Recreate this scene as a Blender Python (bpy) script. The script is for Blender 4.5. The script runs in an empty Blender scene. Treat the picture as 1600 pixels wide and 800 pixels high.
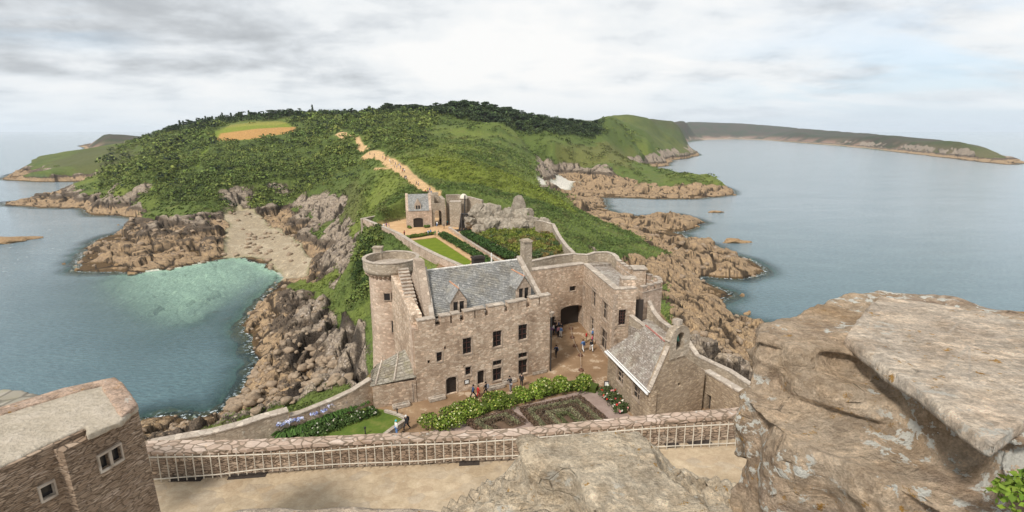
import bpy, bmesh, math, random
import numpy as np
from mathutils import Vector, Matrix
random.seed(7); RNG = np.random.default_rng(11)
SC = bpy.context.scene
COL = SC.collection
PI = math.pi

# ---------------------------------------------------------------- camera
CAMH = 60.0
FPX = 800.0                       # focal length in pixels of the 1600 px wide photograph
PITCH = math.atan(195 / 800)
cam = bpy.data.objects.new('camera', bpy.data.cameras.new('camera'))
COL.objects.link(cam); SC.camera = cam
cam.location = (0, 0, CAMH)
cam.rotation_euler = (PI / 2 - PITCH, 0, 0)
cam.data.sensor_width = 36; cam.data.lens = 18
cam.data.clip_start = 0.1; cam.data.clip_end = 80000

# ---------------------------------------------------------------- sky, sun, exposure
SUN_EL, SUN_AZ = math.radians(48), math.radians(215)     # azimuth clockwise from +Y
world = bpy.data.worlds.new('World'); SC.world = world; world.use_nodes = True
def build_world():
    nt = world.node_tree; N = nt.nodes; L = nt.links
    N.clear()
    out = N.new('ShaderNodeOutputWorld'); bg = N.new('ShaderNodeBackground'); L.new(bg.outputs[0], out.inputs[0])
    sky = N.new('ShaderNodeTexSky'); sky.sky_type = 'NISHITA'; sky.sun_disc = False
    sky.sun_elevation = SUN_EL; sky.sun_rotation = SUN_AZ; sky.altitude = 60; sky.air_density = 1.2; sky.dust_density = 2.0
    tc = N.new('ShaderNodeTexCoord')
    sep = N.new('ShaderNodeSeparateXYZ'); L.new(tc.outputs['Generated'], sep.inputs[0])
    def m(op, a, b=None, c=None):
        n = N.new('ShaderNodeMath'); n.operation = op
        for i, v in enumerate((a, b, c)):
            if v is None: continue
            if isinstance(v, (int, float)): n.inputs[i].default_value = v
            else: L.new(v, n.inputs[i])
        return n.outputs[0]
    def mapr(v, a, b, c=0.0, d=1.0):
        n = N.new('ShaderNodeMapRange'); n.interpolation_type = 'SMOOTHSTEP'; L.new(v, n.inputs[0])
        for i, k in enumerate((a, b, c, d)): n.inputs[i + 1].default_value = k
        return n.outputs[0]
    den = m('ADD', m('MAXIMUM', sep.outputs[2], 0.0), 0.16)
    px = m('DIVIDE', sep.outputs[0], den); py = m('DIVIDE', sep.outputs[1], den)
    cmb = N.new('ShaderNodeCombineXYZ'); L.new(px, cmb.inputs[0]); L.new(py, cmb.inputs[1])
    def noise(vec, scale, det, rough, loc=(0, 0, 0), sc=(1, 1, 1), dist=0.0):
        mp = N.new('ShaderNodeMapping'); L.new(vec, mp.inputs[0]); mp.inputs['Location'].default_value = loc; mp.inputs['Scale'].default_value = sc
        n = N.new('ShaderNodeTexNoise'); L.new(mp.outputs[0], n.inputs[0]); n.inputs['Scale'].default_value = scale
        n.inputs['Detail'].default_value = det; n.inputs['Roughness'].default_value = rough; n.inputs['Distortion'].default_value = dist
        return n.outputs[0]
    big = noise(cmb.outputs[0], 0.42, 5, 0.5, (3.1, 1.7, 0), (1, 1.2, 1), 0.1)
    mid = noise(cmb.outputs[0], 1.9, 8, 0.54, (8.1, 2.7, 0), (1, 1.15, 1), 0.15)
    fin = noise(tc.outputs['Generated'], 7.0, 8, 0.62, (1.3, 4.4, 2.0), (1, 1, 1.8), 0.3)
    s = m('ADD', m('MULTIPLY', big, 0.50), m('ADD', m('MULTIPLY', mid, 0.46), m('MULTIPLY', fin, 0.26)))
    # the bank of dark cloud lies to the left and overhead, a bright one in front
    leftdark = m('MULTIPLY', mapr(sep.outputs[0], 0.0, -0.62), mapr(sep.outputs[2], 0.02, 0.20))
    topdark = mapr(sep.outputs[2], 0.16, 0.42)
    bright = m('MULTIPLY', mapr(m('ABSOLUTE', m('ADD', sep.outputs[0], 0.02)), 0.42, 0.0), mapr(m('ABSOLUTE', m('SUBTRACT', sep.outputs[2], 0.10)), 0.14, 0.0))
    v = m('SUBTRACT', m('ADD', s, m('MULTIPLY', bright, 0.07)), m('ADD', m('MULTIPLY', leftdark, 0.14), m('MULTIPLY', topdark, 0.0)))
    ramp = N.new('ShaderNodeValToRGB'); L.new(v, ramp.inputs[0])
    cr = ramp.color_ramp
    cr.elements[0].position = 0.36; cr.elements[0].color = (0.235, 0.25, 0.265, 1)
    cr.elements[1].position = 0.70; cr.elements[1].color = (0.56, 0.56, 0.555, 1)
    e = cr.elements.new(0.46); e.color = (0.315, 0.332, 0.348, 1)
    e = cr.elements.new(0.53); e.color = (0.41, 0.43, 0.45, 1)
    e = cr.elements.new(0.60); e.color = (0.50, 0.515, 0.525, 1)
    # blue gaps: low on the right, a slot at the far upper left
    gap_n = noise(cmb.outputs[0], 0.8, 6, 0.55, (5.5, 9.0, 0), (0.7, 1.5, 1), 0.4)
    gr = m('MULTIPLY', mapr(sep.outputs[0], 0.15, 0.65), mapr(sep.outputs[2], 0.26, 0.02))
    gl = m('MULTIPLY', mapr(sep.outputs[0], -0.52, -0.64), mapr(m('ABSOLUTE', m('SUBTRACT', sep.outputs[2], 0.155)), 0.06, 0.0))
    gap = m('MULTIPLY', m('ADD', m('MULTIPLY', gr, 1.0), gl), mapr(gap_n, 0.40, 0.58))
    skyc = N.new('ShaderNodeMix'); skyc.data_type = 'RGBA'; skyc.blend_type = 'MULTIPLY'; skyc.inputs[0].default_value = 1
    L.new(sky.outputs[0], skyc.inputs[6]); skyc.inputs[7].default_value = (0.10, 0.105, 0.115, 1)
    blu = N.new('ShaderNodeMix'); blu.data_type = 'RGBA'; blu.inputs[0].default_value = 0.55
    L.new(skyc.outputs[2], blu.inputs[6]); blu.inputs[7].default_value = (0.30, 0.42, 0.56, 1)
    mx = N.new('ShaderNodeMix'); mx.data_type = 'RGBA'; L.new(m('MULTIPLY', gap, 0.75), mx.inputs[0])
    L.new(ramp.outputs[0], mx.inputs[6]); L.new(blu.outputs[2], mx.inputs[7])
    # pale murk over the sea horizon
    hz = N.new('ShaderNodeMix'); hz.data_type = 'RGBA'; L.new(mapr(sep.outputs[2], 0.10, -0.01, 0.0, 0.75), hz.inputs[0])
    L.new(mx.outputs[2], hz.inputs[6]); hz.inputs[7].default_value = (0.44, 0.485, 0.525, 1)
    L.new(hz.outputs[2], bg.inputs[0]); bg.inputs[1].default_value = 0.88
build_world()
sun = bpy.data.objects.new('sun', bpy.data.lights.new('sun', 'SUN')); COL.objects.link(sun)
sun.data.energy = 2.0; sun.data.angle = math.radians(9); sun.data.color = (1.0, 0.94, 0.86)
sd = Vector((math.sin(SUN_AZ) * math.cos(SUN_EL), math.cos(SUN_AZ) * math.cos(SUN_EL), math.sin(SUN_EL)))
sun.rotation_euler = sd.to_track_quat('Z', 'Y').to_euler(); sun.location = (0, -50, 200)
vs = SC.view_settings; vs.view_transform = 'Standard'; vs.look = 'None'; vs.gamma = 1; vs.exposure = 1.0; vs.use_curve_mapping = False
SC.cycles.max_bounces = 6; SC.cycles.transparent_max_bounces = 12; SC.cycles.volume_bounces = 1

# ---------------------------------------------------------------- photograph geometry: pixel (1600x800) to a point at a known height or distance
SP, CP = math.sin(PITCH), math.cos(PITCH)
def ray(px, py):
    x = (px - 800) / FPX; u = -(py - 400) / FPX
    return (x, CP + u * SP, -SP + u * CP)
def P(px, py, z):
    d = ray(px, py); t = (z - CAMH) / d[2]
    return Vector((d[0] * t, d[1] * t, z))
def at(px, py, y):
    d = ray(px, py); t = y / d[1]
    return Vector((d[0] * t, y, CAMH + d[2] * t))

# ---------------------------------------------------------------- noise in numpy
def _hash(ix, iy, s):
    a = (ix.astype(np.int64) * 374761393 + iy.astype(np.int64) * 668265263 + s * 1274126177) & 0xFFFFFFFF
    a = ((a ^ (a >> 13)) * 1274126177) & 0xFFFFFFFF
    a = a ^ (a >> 16)
    return (a & 0xFFFFFF) / float(0xFFFFFF)
def vnoise(x, y, s=0):
    ix = np.floor(x); iy = np.floor(y); fx = x - ix; fy = y - iy
    ux = fx * fx * (3 - 2 * fx); uy = fy * fy * (3 - 2 * fy)
    a = _hash(ix, iy, s); b = _hash(ix + 1, iy, s); c = _hash(ix, iy + 1, s); d = _hash(ix + 1, iy + 1, s)
    return (a * (1 - ux) + b * ux) * (1 - uy) + (c * (1 - ux) + d * ux) * uy
def fbm(x, y, s=0, o=4, g=0.5):
    t = 0; a = 1; n = 0
    for k in range(o):
        t = t + a * vnoise(x * 2 ** k + 17.3 * k, y * 2 ** k - 9.1 * k, s + k); n += a; a *= g
    return t / n
def blocks(x, y, s=0, tilt=1.0):
    """cracked, tilted blocks: nearest cell's own height and tilt, crack distance"""
    ix = np.floor(x); iy = np.floor(y)
    f1 = np.full(x.shape, 9.0); f2 = np.full(x.shape, 9.0); val = np.zeros(x.shape)
    for dx in (-1, 0, 1):
        for dy in (-1, 0, 1):
            cx = ix + dx; cy = iy + dy
            px = cx + 0.15 + 0.7 * _hash(cx, cy, s); py = cy + 0.15 + 0.7 * _hash(cx, cy, s + 1)
            d = np.hypot(px - x, py - y)
            v = _hash(cx, cy, s + 2) + tilt * ((_hash(cx, cy, s + 3) - 0.5) * (x - px) + (_hash(cx, cy, s + 4) - 0.5) * (y - py))
            new = d < f1
            f2 = np.where(new, f1, np.minimum(f2, d)); val = np.where(new, v, val); f1 = np.where(new, d, f1)
    return val, f2 - f1, f1

# ---------------------------------------------------------------- names, labels, linking
def tag(o, label=None, cat=None, group=None, kind=None):
    if label: o['label'] = label
    if cat: o['category'] = cat
    if group: o['group'] = group
    if kind: o['kind'] = kind
    return o
def link(name, me, mat=None, parent=None, smooth=False):
    o = bpy.data.objects.new(name, me); COL.objects.link(o)
    if mat is not None:
        for mm in (mat if isinstance(mat, (list, tuple)) else [mat]): me.materials.append(mm)
    if smooth: me.polygons.foreach_set('use_smooth', [True] * len(me.polygons))
    if parent is not None: o.parent = parent; o.matrix_parent_inverse = Matrix.Identity(4)
    return o
def empty(name, loc=(0, 0, 0), rz=0.0):
    o = bpy.data.objects.new(name, None); COL.objects.link(o); o.location = loc; o.rotation_euler = (0, 0, rz); o.empty_display_size = 0.3
    return o
def copy_tree(o, parent=None):
    c = o.copy(); COL.objects.link(c)
    if parent is not None: c.parent = parent
    for ch in [k for k in o.children]: copy_tree(ch, c)
    return c
class MB:
    """collects faces in a local frame, builds ONE mesh"""
    def __init__(s, M=None): s.v = []; s.f = []; s.M = M or Matrix.Identity(4)
    def add(s, vs, fs):
        n = len(s.v); s.v += [s.M @ Vector(v) for v in vs]; s.f += [tuple(n + i for i in f) for f in fs]; return s
    def box(s, x0, x1, y0, y1, z0, z1):
        return s.add([(x0, y0, z0), (x1, y0, z0), (x1, y1, z0), (x0, y1, z0), (x0, y0, z1), (x1, y0, z1), (x1, y1, z1), (x0, y1, z1)],
                     [(0, 3, 2, 1), (4, 5, 6, 7), (0, 1, 5, 4), (1, 2, 6, 5), (2, 3, 7, 6), (3, 0, 4, 7)])
    def prism(s, pts, z0, z1):
        """pts: xy ring; z0, z1 numbers or lists"""
        n = len(pts); a = z0 if isinstance(z0, (list, tuple)) else [z0] * n; b = z1 if isinstance(z1, (list, tuple)) else [z1] * n
        ar = sum(pts[i][0] * pts[(i + 1) % n][1] - pts[(i + 1) % n][0] * pts[i][1] for i in range(n))
        if ar < 0: pts = pts[::-1]; a = a[::-1]; b = b[::-1]
        vs = [(p[0], p[1], a[i]) for i, p in enumerate(pts)] + [(p[0], p[1], b[i]) for i, p in enumerate(pts)]
        fs = [tuple(range(n))[::-1], tuple(range(n, 2 * n))] + [(i, (i + 1) % n, n + (i + 1) % n, n + i) for i in range(n)]
        return s.add(vs, fs)
    def tube(s, pts, r, n=8, cap=True):
        pts = [Vector(p) for p in pts]; rs = r if isinstance(r, (list, tuple)) else [r] * len(pts)
        vs = []; fs = []
        for i, p in enumerate(pts):
            d = (pts[min(i + 1, len(pts) - 1)] - pts[max(i - 1, 0)]).normalized()
            a = d.cross(Vector((0, 0, 1)));
            if a.length < 0.05: a = d.cross(Vector((1, 0, 0)))
            a.normalize(); b = a.cross(d)
            for k in range(n):
                t = 2 * PI * k / n; vs.append(p + (a * math.cos(t) + b * math.sin(t)) * rs[i])
        for i in range(len(pts) - 1):
            for k in range(n):
                fs.append((i * n + k, (i + 1) * n + k, (i + 1) * n + (k + 1) % n, i * n + (k + 1) % n))
        if cap: fs.append(tuple(range(n))); fs.append(tuple(range((len(pts) - 1) * n, len(pts) * n))[::-1])
        return s.add(vs, fs)
    def lathe(s, prof, n=24, c=(0, 0), a0=0, a1=2 * PI):
        full = abs(a1 - a0 - 2 * PI) < 1e-6; m = n if full else n + 1
        vs = [(c[0] + r * math.cos(a0 + (a1 - a0) * k / n), c[1] + r * math.sin(a0 + (a1 - a0) * k / n), z) for r, z in prof for k in range(m)]
        fs = [(i * m + k, i * m + (k + 1) % m, (i + 1) * m + (k + 1) % m, (i + 1) * m + k) for i in range(len(prof) - 1) for k in range(n)]
        return s.add(vs, fs)
    def mesh(s, name, fix=True, bevel=0.0, weld=False):
        me = bpy.data.meshes.new(name); me.from_pydata([tuple(v) for v in s.v], [], s.f); me.update()
        if fix or bevel or weld:
            bm = bmesh.new(); bm.from_mesh(me)
            if weld: bmesh.ops.remove_doubles(bm, verts=bm.verts, dist=1e-4)
            if bevel: bmesh.ops.bevel(bm, geom=list(bm.edges), offset=bevel, segments=2, affect='EDGES', clamp_overlap=True)
            bmesh.ops.recalc_face_normals(bm, faces=bm.faces); bm.to_mesh(me); bm.free()
        return me
    def build(s, name, mat=None, parent=None, smooth=False, bevel=0.0, weld=False):
        return link(name, s.mesh(name, bevel=bevel, weld=weld), mat, parent, smooth)
def np_mesh(name, V, Fq, col=None):
    """V (n,3), Fq (m,k) faces, optional per-vertex colours (n,3)"""
    me = bpy.data.meshes.new(name); n = len(V); m, k = Fq.shape
    me.vertices.add(n); me.vertices.foreach_set('co', V.astype(np.float32).ravel())
    me.loops.add(m * k); me.loops.foreach_set('vertex_index', Fq.astype(np.int32).ravel())
    me.polygons.add(m); me.polygons.foreach_set('loop_start', np.arange(0, m * k, k, dtype=np.int32))
    me.update(calc_edges=True)
    if col is not None:
        a = me.color_attributes.new('Col', 'FLOAT_COLOR', 'POINT')
        c = np.ones((n, 4), np.float32); c[:, :3] = col; a.data.foreach_set('color', c.ravel())
    return me

# ---------------------------------------------------------------- materials
MATS = {}
class NB:
    def __init__(s, name):
        s.m = bpy.data.materials.new(name); s.m.use_nodes = True; s.nt = s.m.node_tree; s.N = s.nt.nodes; s.L = s.nt.links
        s.bs = s.N['Principled BSDF']; s.tc = s.N.new('ShaderNodeTexCoord'); MATS[name] = s.m
        s.geo = s.N.new('ShaderNodeNewGeometry'); s.pos = s.geo.outputs['Position']
    def put(s, sock, v):
        if isinstance(v, (int, float)): sock.default_value = v
        elif isinstance(v, (tuple, list)): sock.default_value = tuple(v) + ((1,) if len(v) == 3 and sock.type == 'RGBA' else ())
        else: s.L.new(v, sock)
    def map(s, vec=None, sc=(1, 1, 1), rot=(0, 0, 0), loc=(0, 0, 0)):
        n = s.N.new('ShaderNodeMapping'); s.put(n.inputs[0], vec if vec is not None else s.pos)
        n.inputs['Scale'].default_value = sc; n.inputs['Rotation'].default_value = rot; n.inputs['Location'].default_value = loc
        return n.outputs[0]
    def noise(s, scale=1, det=4, rough=0.55, vec=None, dist=0):
        n = s.N.new('ShaderNodeTexNoise'); s.put(n.inputs['Vector'], vec if vec is not None else s.pos)
        n.inputs['Scale'].default_value = scale; n.inputs['Detail'].default_value = det; n.inputs['Roughness'].default_value = rough; n.inputs['Distortion'].default_value = dist
        return n.outputs[0]
    def vor(s, scale=1, vec=None, feat='F1', out='Distance', rand=1.0):
        n = s.N.new('ShaderNodeTexVoronoi'); n.feature = feat; s.put(n.inputs['Vector'], vec if vec is not None else s.pos)
        n.inputs['Scale'].default_value = scale; n.inputs['Randomness'].default_value = rand
        return n.outputs[out]
    def ramp(s, v, *stops, mode='LINEAR'):
        n = s.N.new('ShaderNodeValToRGB'); s.put(n.inputs[0], v); cr = n.color_ramp; cr.interpolation = mode
        for i, (p, c) in enumerate(stops):
            c = (c, c, c) if isinstance(c, (int, float)) else c
            e = cr.elements[i] if i < 2 else cr.elements.new(p)
            e.position = p; e.color = tuple(c) + (1,)
        return n.outputs[0]
    def mix(s, f, a, b, mode='MIX'):
        n = s.N.new('ShaderNodeMix'); n.data_type = 'RGBA'; n.blend_type = mode
        s.put(n.inputs[0], f); s.put(n.inputs[6], a); s.put(n.inputs[7], b); return n.outputs[2]
    def math(s, op, a, b=0.0, c=0.0):
        n = s.N.new('ShaderNodeMath'); n.operation = op; s.put(n.inputs[0], a); s.put(n.inputs[1], b); s.put(n.inputs[2], c); return n.outputs[0]
    def mr(s, v, a, b, c=0.0, d=1.0):
        n = s.N.new('ShaderNodeMapRange'); n.interpolation_type = 'SMOOTHSTEP'; s.put(n.inputs[0], v)
        for i, k in enumerate((a, b, c, d)): n.inputs[i + 1].default_value = k
        return n.outputs[0]
    def sep(s, v, i):
        n = s.N.new('ShaderNodeSeparateXYZ'); s.put(n.inputs[0], v); return n.outputs[i]
    def attr(s, name, out='Color'):
        n = s.N.new('ShaderNodeAttribute'); n.attribute_name = name; return n.outputs[out]
    def bump(s, h, strength=0.5, dist=0.1, nrm=None):
        n = s.N.new('ShaderNodeBump'); s.put(n.inputs['Height'], h); n.inputs['Strength'].default_value = strength; n.inputs['Distance'].default_value = dist
        if nrm is not None: s.L.new(nrm, n.inputs['Normal'])
        return n.outputs[0]
    def done(s, col, rough=0.9, nrm=None, spec=0.25, **kw):
        s.put(s.bs.inputs['Base Color'], col); s.put(s.bs.inputs['Roughness'], rough); s.bs.inputs['Specular IOR Level'].default_value = spec
        if nrm is not None: s.L.new(nrm, s.bs.inputs['Normal'])
        for k, v in kw.items(): s.put(s.bs.inputs[k.replace('_', ' ')], v)
        return s.m

# ================================================================ TERRAIN
def WP(lst, z=0.0): return [tuple(P(a, b, z)[:2]) for a, b in lst]
west = [(228,655),(262,650),(300,655),(340,645),(368,622),(392,592),(408,560),(395,530),(382,508),(400,488),(412,470),(428,452),(438,440),(432,425),(415,412),(385,403),
        (345,405),(300,414),(262,421),(238,423),(215,427),(185,424),(150,425),(118,422),(125,405),(136,388),(160,372),(200,360),(218,350),(220,342),(185,337),(145,337),
        (125,325),(60,325),(10,319),(5,316),(60,311),(100,303),(135,293),(165,288),(172,284),(150,284),(100,284),(60,284),(20,282),(3,279),(12,274),(60,262),(110,243),(135,231),(122,228),(140,224)]
east = [(1230,515),(1200,509),(1172,510),(1135,512),(1125,508),(1154,502),(1150,497),(1120,484),(1092,479),(1090,475),(1120,471),(1140,462),(1136,456),(1110,447),(1092,438),
        (1095,431),(1125,434),(1160,435),(1188,428),(1191,418),(1172,406),(1135,396),(1112,382),(1085,376),(1052,363),(1085,356),(1100,348),(1085,342),(1060,335),(1022,337),
        (990,338),(970,336),(950,328),(943,320),(941,309),(980,309),(1040,311),(1080,311),(1120,308),(1146,303),(1144,298),(1125,290),(1100,286),(1060,279),(1020,271),(998,265),
        (1020,262),(1045,259),(1052,250),(1075,247),(1092,243),(1090,240),(1080,234),(1065,228),(1060,224),(1080,221),(1105,218.6),(1150,217.5),(1200,219.5),(1260,224),(1340,231),
        (1440,242),(1520,251.5),(1570,257),(1592,257.5),(1598,254)]
COAST = [(-70, -80), (-72, 50)] + WP(west) + [(-2600, 7000), (2500, 9000), (2700, 5200), (1950, 2700), (1480, 1640)] + WP(east)[::-1] + [(118, 60), (95, -80)]
def jag(poly, amp):
    """roughen a traced shoreline a little"""
    out = []
    for i in range(len(poly)):
        a = poly[i]; b = poly[(i + 1) % len(poly)]; L = math.hypot(b[0] - a[0], b[1] - a[1]); r = math.hypot(*a)
        n = max(1, min(12, int(L / max(2.5, r * 0.02)))) if r < 1500 else 1
        for k in range(n):
            t = k / n; w = 0 if k == 0 else min(amp * (0.5 + r / 250), L * 0.12)
            out.append((a[0] + (b[0] - a[0]) * t + random.uniform(-w, w), a[1] + (b[1] - a[1]) * t + random.uniform(-w, w)))
    return out
COAST = jag(COAST, 1.2)
def sdf(x, y, poly):
    """signed distance, positive inside"""
    x = x.ravel(); y = y.ravel(); d2 = np.full(x.shape, 1e18); ins = np.zeros(x.shape, bool); n = len(poly)
    for i in range(n):
        ax, ay = poly[i]; bx, by = poly[(i + 1) % n]; ex, ey = bx - ax, by - ay; L = ex * ex + ey * ey + 1e-9
        t = np.clip(((x - ax) * ex + (y - ay) * ey) / L, 0, 1)
        d2 = np.minimum(d2, (x - ax - t * ex) ** 2 + (y - ay - t * ey) ** 2)
        if ay != by:
            c = ((ay > y) != (by > y)) & (x < ax + (y - ay) * ex / (by - ay)); ins ^= c
    return np.where(ins, 1, -1) * np.sqrt(d2)
ctrl = []
def cz(*a):
    for px, py, z in a: v = P(px, py, z); ctrl.append(tuple(v))
def cy(*a):
    for px, py, y in a: v = at(px, py, y); ctrl.append(tuple(v))
def cw(*a): ctrl.extend(a)
for q in west[::2] + east[::2]: cz((q[0], q[1], 0))
# west shore, bay and the hill behind it
cz((370,330,4),(400,345,3.5),(440,370,3.5),(400,375,1.8),(450,400,2.5),(480,425,2.5),(350,370,2.2),(300,390,3),(250,390,3.5),(200,395,2.5),(160,400,2.0),(230,365,4),(290,350,6),(320,340,7),
   (250,345,6),(200,328,8),(150,318,4.5),(100,315,3),(50,318,2),(230,330,11),(280,325,13),(330,318,13),(180,305,13),(260,300,18),(300,300,17),(350,300,17),(400,300,16),(450,312,10),
   (410,322,8),(450,328,6),(480,335,6),(500,318,13),(480,300,18),(430,280,24),(350,270,28),(300,270,28),(250,280,24),(200,280,22),(160,272,17),(120,270,14),(80,268,12),(40,272,8),(60,280,5),(120,281,5),
   (150,280,7),(190,290,17),(520,345,11),(515,330,14),(500,350,7),(520,380,9),(500,400,5),(520,400,12),(490,420,4),(470,395,3.2),(505,430,5))
cy((550,290,300),(520,300,330),(530,270,380),(480,260,440),(400,250,490),(340,240,540),(280,240,590),(220,250,620),(180,255,660),(140,250,740),(100,250,800),(140,232,930),
   (180,232,900),(200,224,900),(260,207,850),(330,194,800),(400,187,780),(450,184,760),(500,180,750),(560,180,730),(620,178,710),(680,175,700),(740,176,700),(800,184,720),(860,192,740),
   (930,193,800),(980,200,880),(1010,213,950),(340,205,640),(460,205,620),(400,215,590),(540,230,480),(460,235,530),(600,200,560),(560,190,640),(500,195,660),(700,195,620),(650,185,650))
cy((668,298,200),(640,276,240),(610,254,300),(575,236,370),(545,216,450),(530,207,500),(600,285,238),(570,290,245),(640,262,275),(690,250,290),(730,262,275),(690,240,400),(650,230,420),(620,225,430),
   (760,245,420),(760,225,500),(800,200,600),(860,210,640),(900,215,700),(940,215,760),(800,240,470),(840,252,520),(860,235,620),(720,215,540))
cz((760,273,38),(800,288,34),(840,302,30),(870,318,26),(910,345,20),(950,380,15),(790,300,33),(760,290,34),(700,280,36),(830,330,28),(880,350,23),(920,375,17),(900,385,24),(930,395,18),(980,420,9),
   (840,280,2.5),(870,283,2),(905,286,3),(850,266,16),(880,262,19),(920,264,19),(960,268,16),(1000,273,13),(1030,279,11),(1060,279,10),(1090,281,9),(1112,278,12),(1130,290,7),(1080,300,3),(1000,298,3.5),(940,296,4),(900,292,4),
   (880,242,32),(930,246,29),(960,256,24),(870,300,3),(900,310,4),(910,330,5),(940,350,6),(970,360,7),(950,335,3),(1000,350,3),(1000,370,8),(1030,390,8),(1060,400,8),(1100,400,6),(1140,415,5),(1160,425,3),(1080,385,3),(1030,350,4),(1070,347,4),
   (1000,400,12),(1040,430,9),(1080,430,6),(1000,440,10),(1050,450,8),(1100,455,6),(1120,463,4),(1060,475,7),(1100,490,6),(1130,497,4),(1060,500,10),(1090,520,8),(1130,530,7),(1170,525,4),(1120,555,13),(1090,545,14),(1060,530,14),(1150,580,15),
   (1000,227,36),(1030,226,32),(1050,232,20),(1075,240,10),(1020,245,12),(980,245,22),(1000,256,5),(1040,253,5))
cy((950,180,1100),(1000,181,1350),(1040,190,1700),(1000,200,1100),(1040,210,1300),(1070,200,2400),(1100,193,3300),(1150,196,4600),(1200,199,4300),(1230,200.5,3700),(1245,201,3400),(1260,202,3100),(1280,203.5,2750),(1300,205,2400),(1340,208,2050),(1370,210.5,1900),(1400,213,1750),(1425,215,1650),
   (1450,217,1550),(1500,223,1350),(1540,231,1200),(1570,243,1080),(1585,251,1010),(1100,210,3000),(1200,212,3900),(1300,218,2350),(1400,228,1600),(1500,240,1200))
for a_, b_, Y_ in ((200,222,900),(260,207,850),(330,194,800),(400,188,780),(450,185,760),(500,182,750),(560,181,730),(620,179,710),(680,176,700),(740,177,700),(800,185,720),(860,187,740),(930,191,800),(980,200,880)):
    cy((a_, b_ + 9, Y_ * 1.22), (a_, b_ + 22, Y_ * 1.6))
cy((950,184,1300),(1000,188,1700),(1040,197,2000))
cy((1620,262,960),(1590,262,1350),(1540,250,1600),(1500,240,2000),(1450,228,2300))
cy((165,211,1950),(215,214,2100),(150,220,1900),(190,222,1900))
# west slope of the isthmus, down from the fort
cz((600,320,31),(640,310,33),(570,310,30),(540,330,21),(560,350,23),(545,380,17),(560,370,25),(560,400,22),(540,420,13),(555,440,18),(530,450,11),(520,480,10),(560,480,17),(500,480,8),
   (480,447,9),(455,452,7),(440,470,5),(430,500,4),(460,500,5),(500,510,5),(480,540,5),(540,500,14),(570,500,20),(560,530,12),(520,530,6),(570,560,16),(530,570,8),(500,590,7),(450,600,4),(430,560,3),(400,620,3),
   (550,600,14),(500,625,13),(450,640,11),(400,655,9),(350,660,5),(300,672,5),(250,670,4))
cw((-60,40,8),(-45,38,20),(-36,60,16),(-30,75,16),(-60,20,10),(60,60,12),(45,40,18),(60,20,14),(90,60,5),(95,100,4),(40,75,18),(45,95,12),(34,62,22),(60,110,6),(-2600,5000,40),(0,1500,60),(0,3000,60),(3000,6000,50),(-1200,2600,30),(800,2500,60))
ctrl = np.array([c for c in ctrl if c != (0, 1500, 60)])
def tcoord(x, y): return np.arctan2(x, np.maximum(y, -0.2 * np.hypot(x, y))) , np.log(np.hypot(x, y) + 1e-6)
ct, cr_ = tcoord(ctrl[:, 0], ctrl[:, 1])
def tps_fit(t, r, z, lam=2e-4):
    n = len(t); d2 = (t[:, None] - t[None]) ** 2 + (r[:, None] - r[None]) ** 2
    K = 0.5 * d2 * np.log(d2 + 1e-12) + lam * np.eye(n); Pm = np.stack([np.ones(n), t, r], 1)
    A = np.zeros((n + 3, n + 3)); A[:n, :n] = K; A[:n, n:] = Pm; A[n:, :n] = Pm.T
    return np.linalg.solve(A, np.concatenate([z, np.zeros(3)]))
TW = tps_fit(ct, cr_, ctrl[:, 2])
def tps(x, y):
    t, r = tcoord(x, y); sh = t.shape; t = t.ravel(); r = r.ravel(); o = np.empty(len(t)); n = len(ct)
    for i in range(0, len(t), 40000):
        a = t[i:i + 40000, None] - ct[None]; b = r[i:i + 40000, None] - cr_[None]; d2 = a * a + b * b
        o[i:i + 40000] = (0.5 * d2 * np.log(d2 + 1e-12)) @ TW[:n] + TW[n] + TW[n + 1] * t[i:i + 40000] + TW[n + 2] * r[i:i + 40000]
    return o.reshape(sh)
# level ground of the fort
FORT = WP([(120,790),(232,712),(300,690),(400,665),(480,640),(560,606)], 30) + [(-17.0, 63), (-15.0, 70)] + [tuple((P(a,b,31.8)+Vector((1.0,.6,0)))[:2]) for a,b in ((680,398),(650,383),(620,364),(592,352),(568,343))] + WP([(600,350),(640,340),(680,322),(760,330),(830,345)], 30) + WP([(868,372),(893,398),(985,432),(1040,500),(1085,560),(1165,625)], 30) + [(28, 20), (25, -40), (-30, -40), (-40, 10)]
SANDSEA = WP([(205,470),(180,445),(250,424),(330,412),(400,408),(432,432),(400,442),(368,456),(330,482),(296,510),(262,500)], -2)
WEEDSEA = WP([(180,560),(230,520),(300,500),(370,465),(425,450),(405,480),(385,520),(405,560),(380,600),(330,640),(290,648),(250,600)], -2)
def smooth(a, b, x): t = np.clip((x - a) / (b - a), 0, 1); return t * t * (3 - 2 * t)
def base_height(x, y):
    sh = x.shape
    d = sdf(x, y, COAST).reshape(sh); h = tps(x, y)
    land = np.maximum(h, 0.30 * np.minimum(np.maximum(d, 0), 3) + 0.02)
    sea = -(0.15 + np.minimum(-np.minimum(d, 0) * 0.16, 14))
    sd = sdf(x, y, SANDSEA).reshape(sh); wd = sdf(x, y, WEEDSEA).reshape(sh)
    sea = np.where(d < 0, np.maximum(sea, -1.2 - 5 * smooth(0, -45, sd)), sea)
    sea = np.where(d < 0, np.maximum(sea, -2.1 - 9 * smooth(4, -22, wd)), sea)
    rr_ = np.hypot(x, y); land = np.where(rr_ > 1500, land * (0.12 + 0.88 * smooth(0, 0.03 * rr_, d)), land)
    h = np.where(d > 0, land, sea)
    f = sdf(x, y, FORT).reshape(sh)
    h = np.where(d > 0, h + (29.85 - h) * smooth(-2.5, -0.3, f), h)
    return h, d, f, sd, wd
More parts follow.
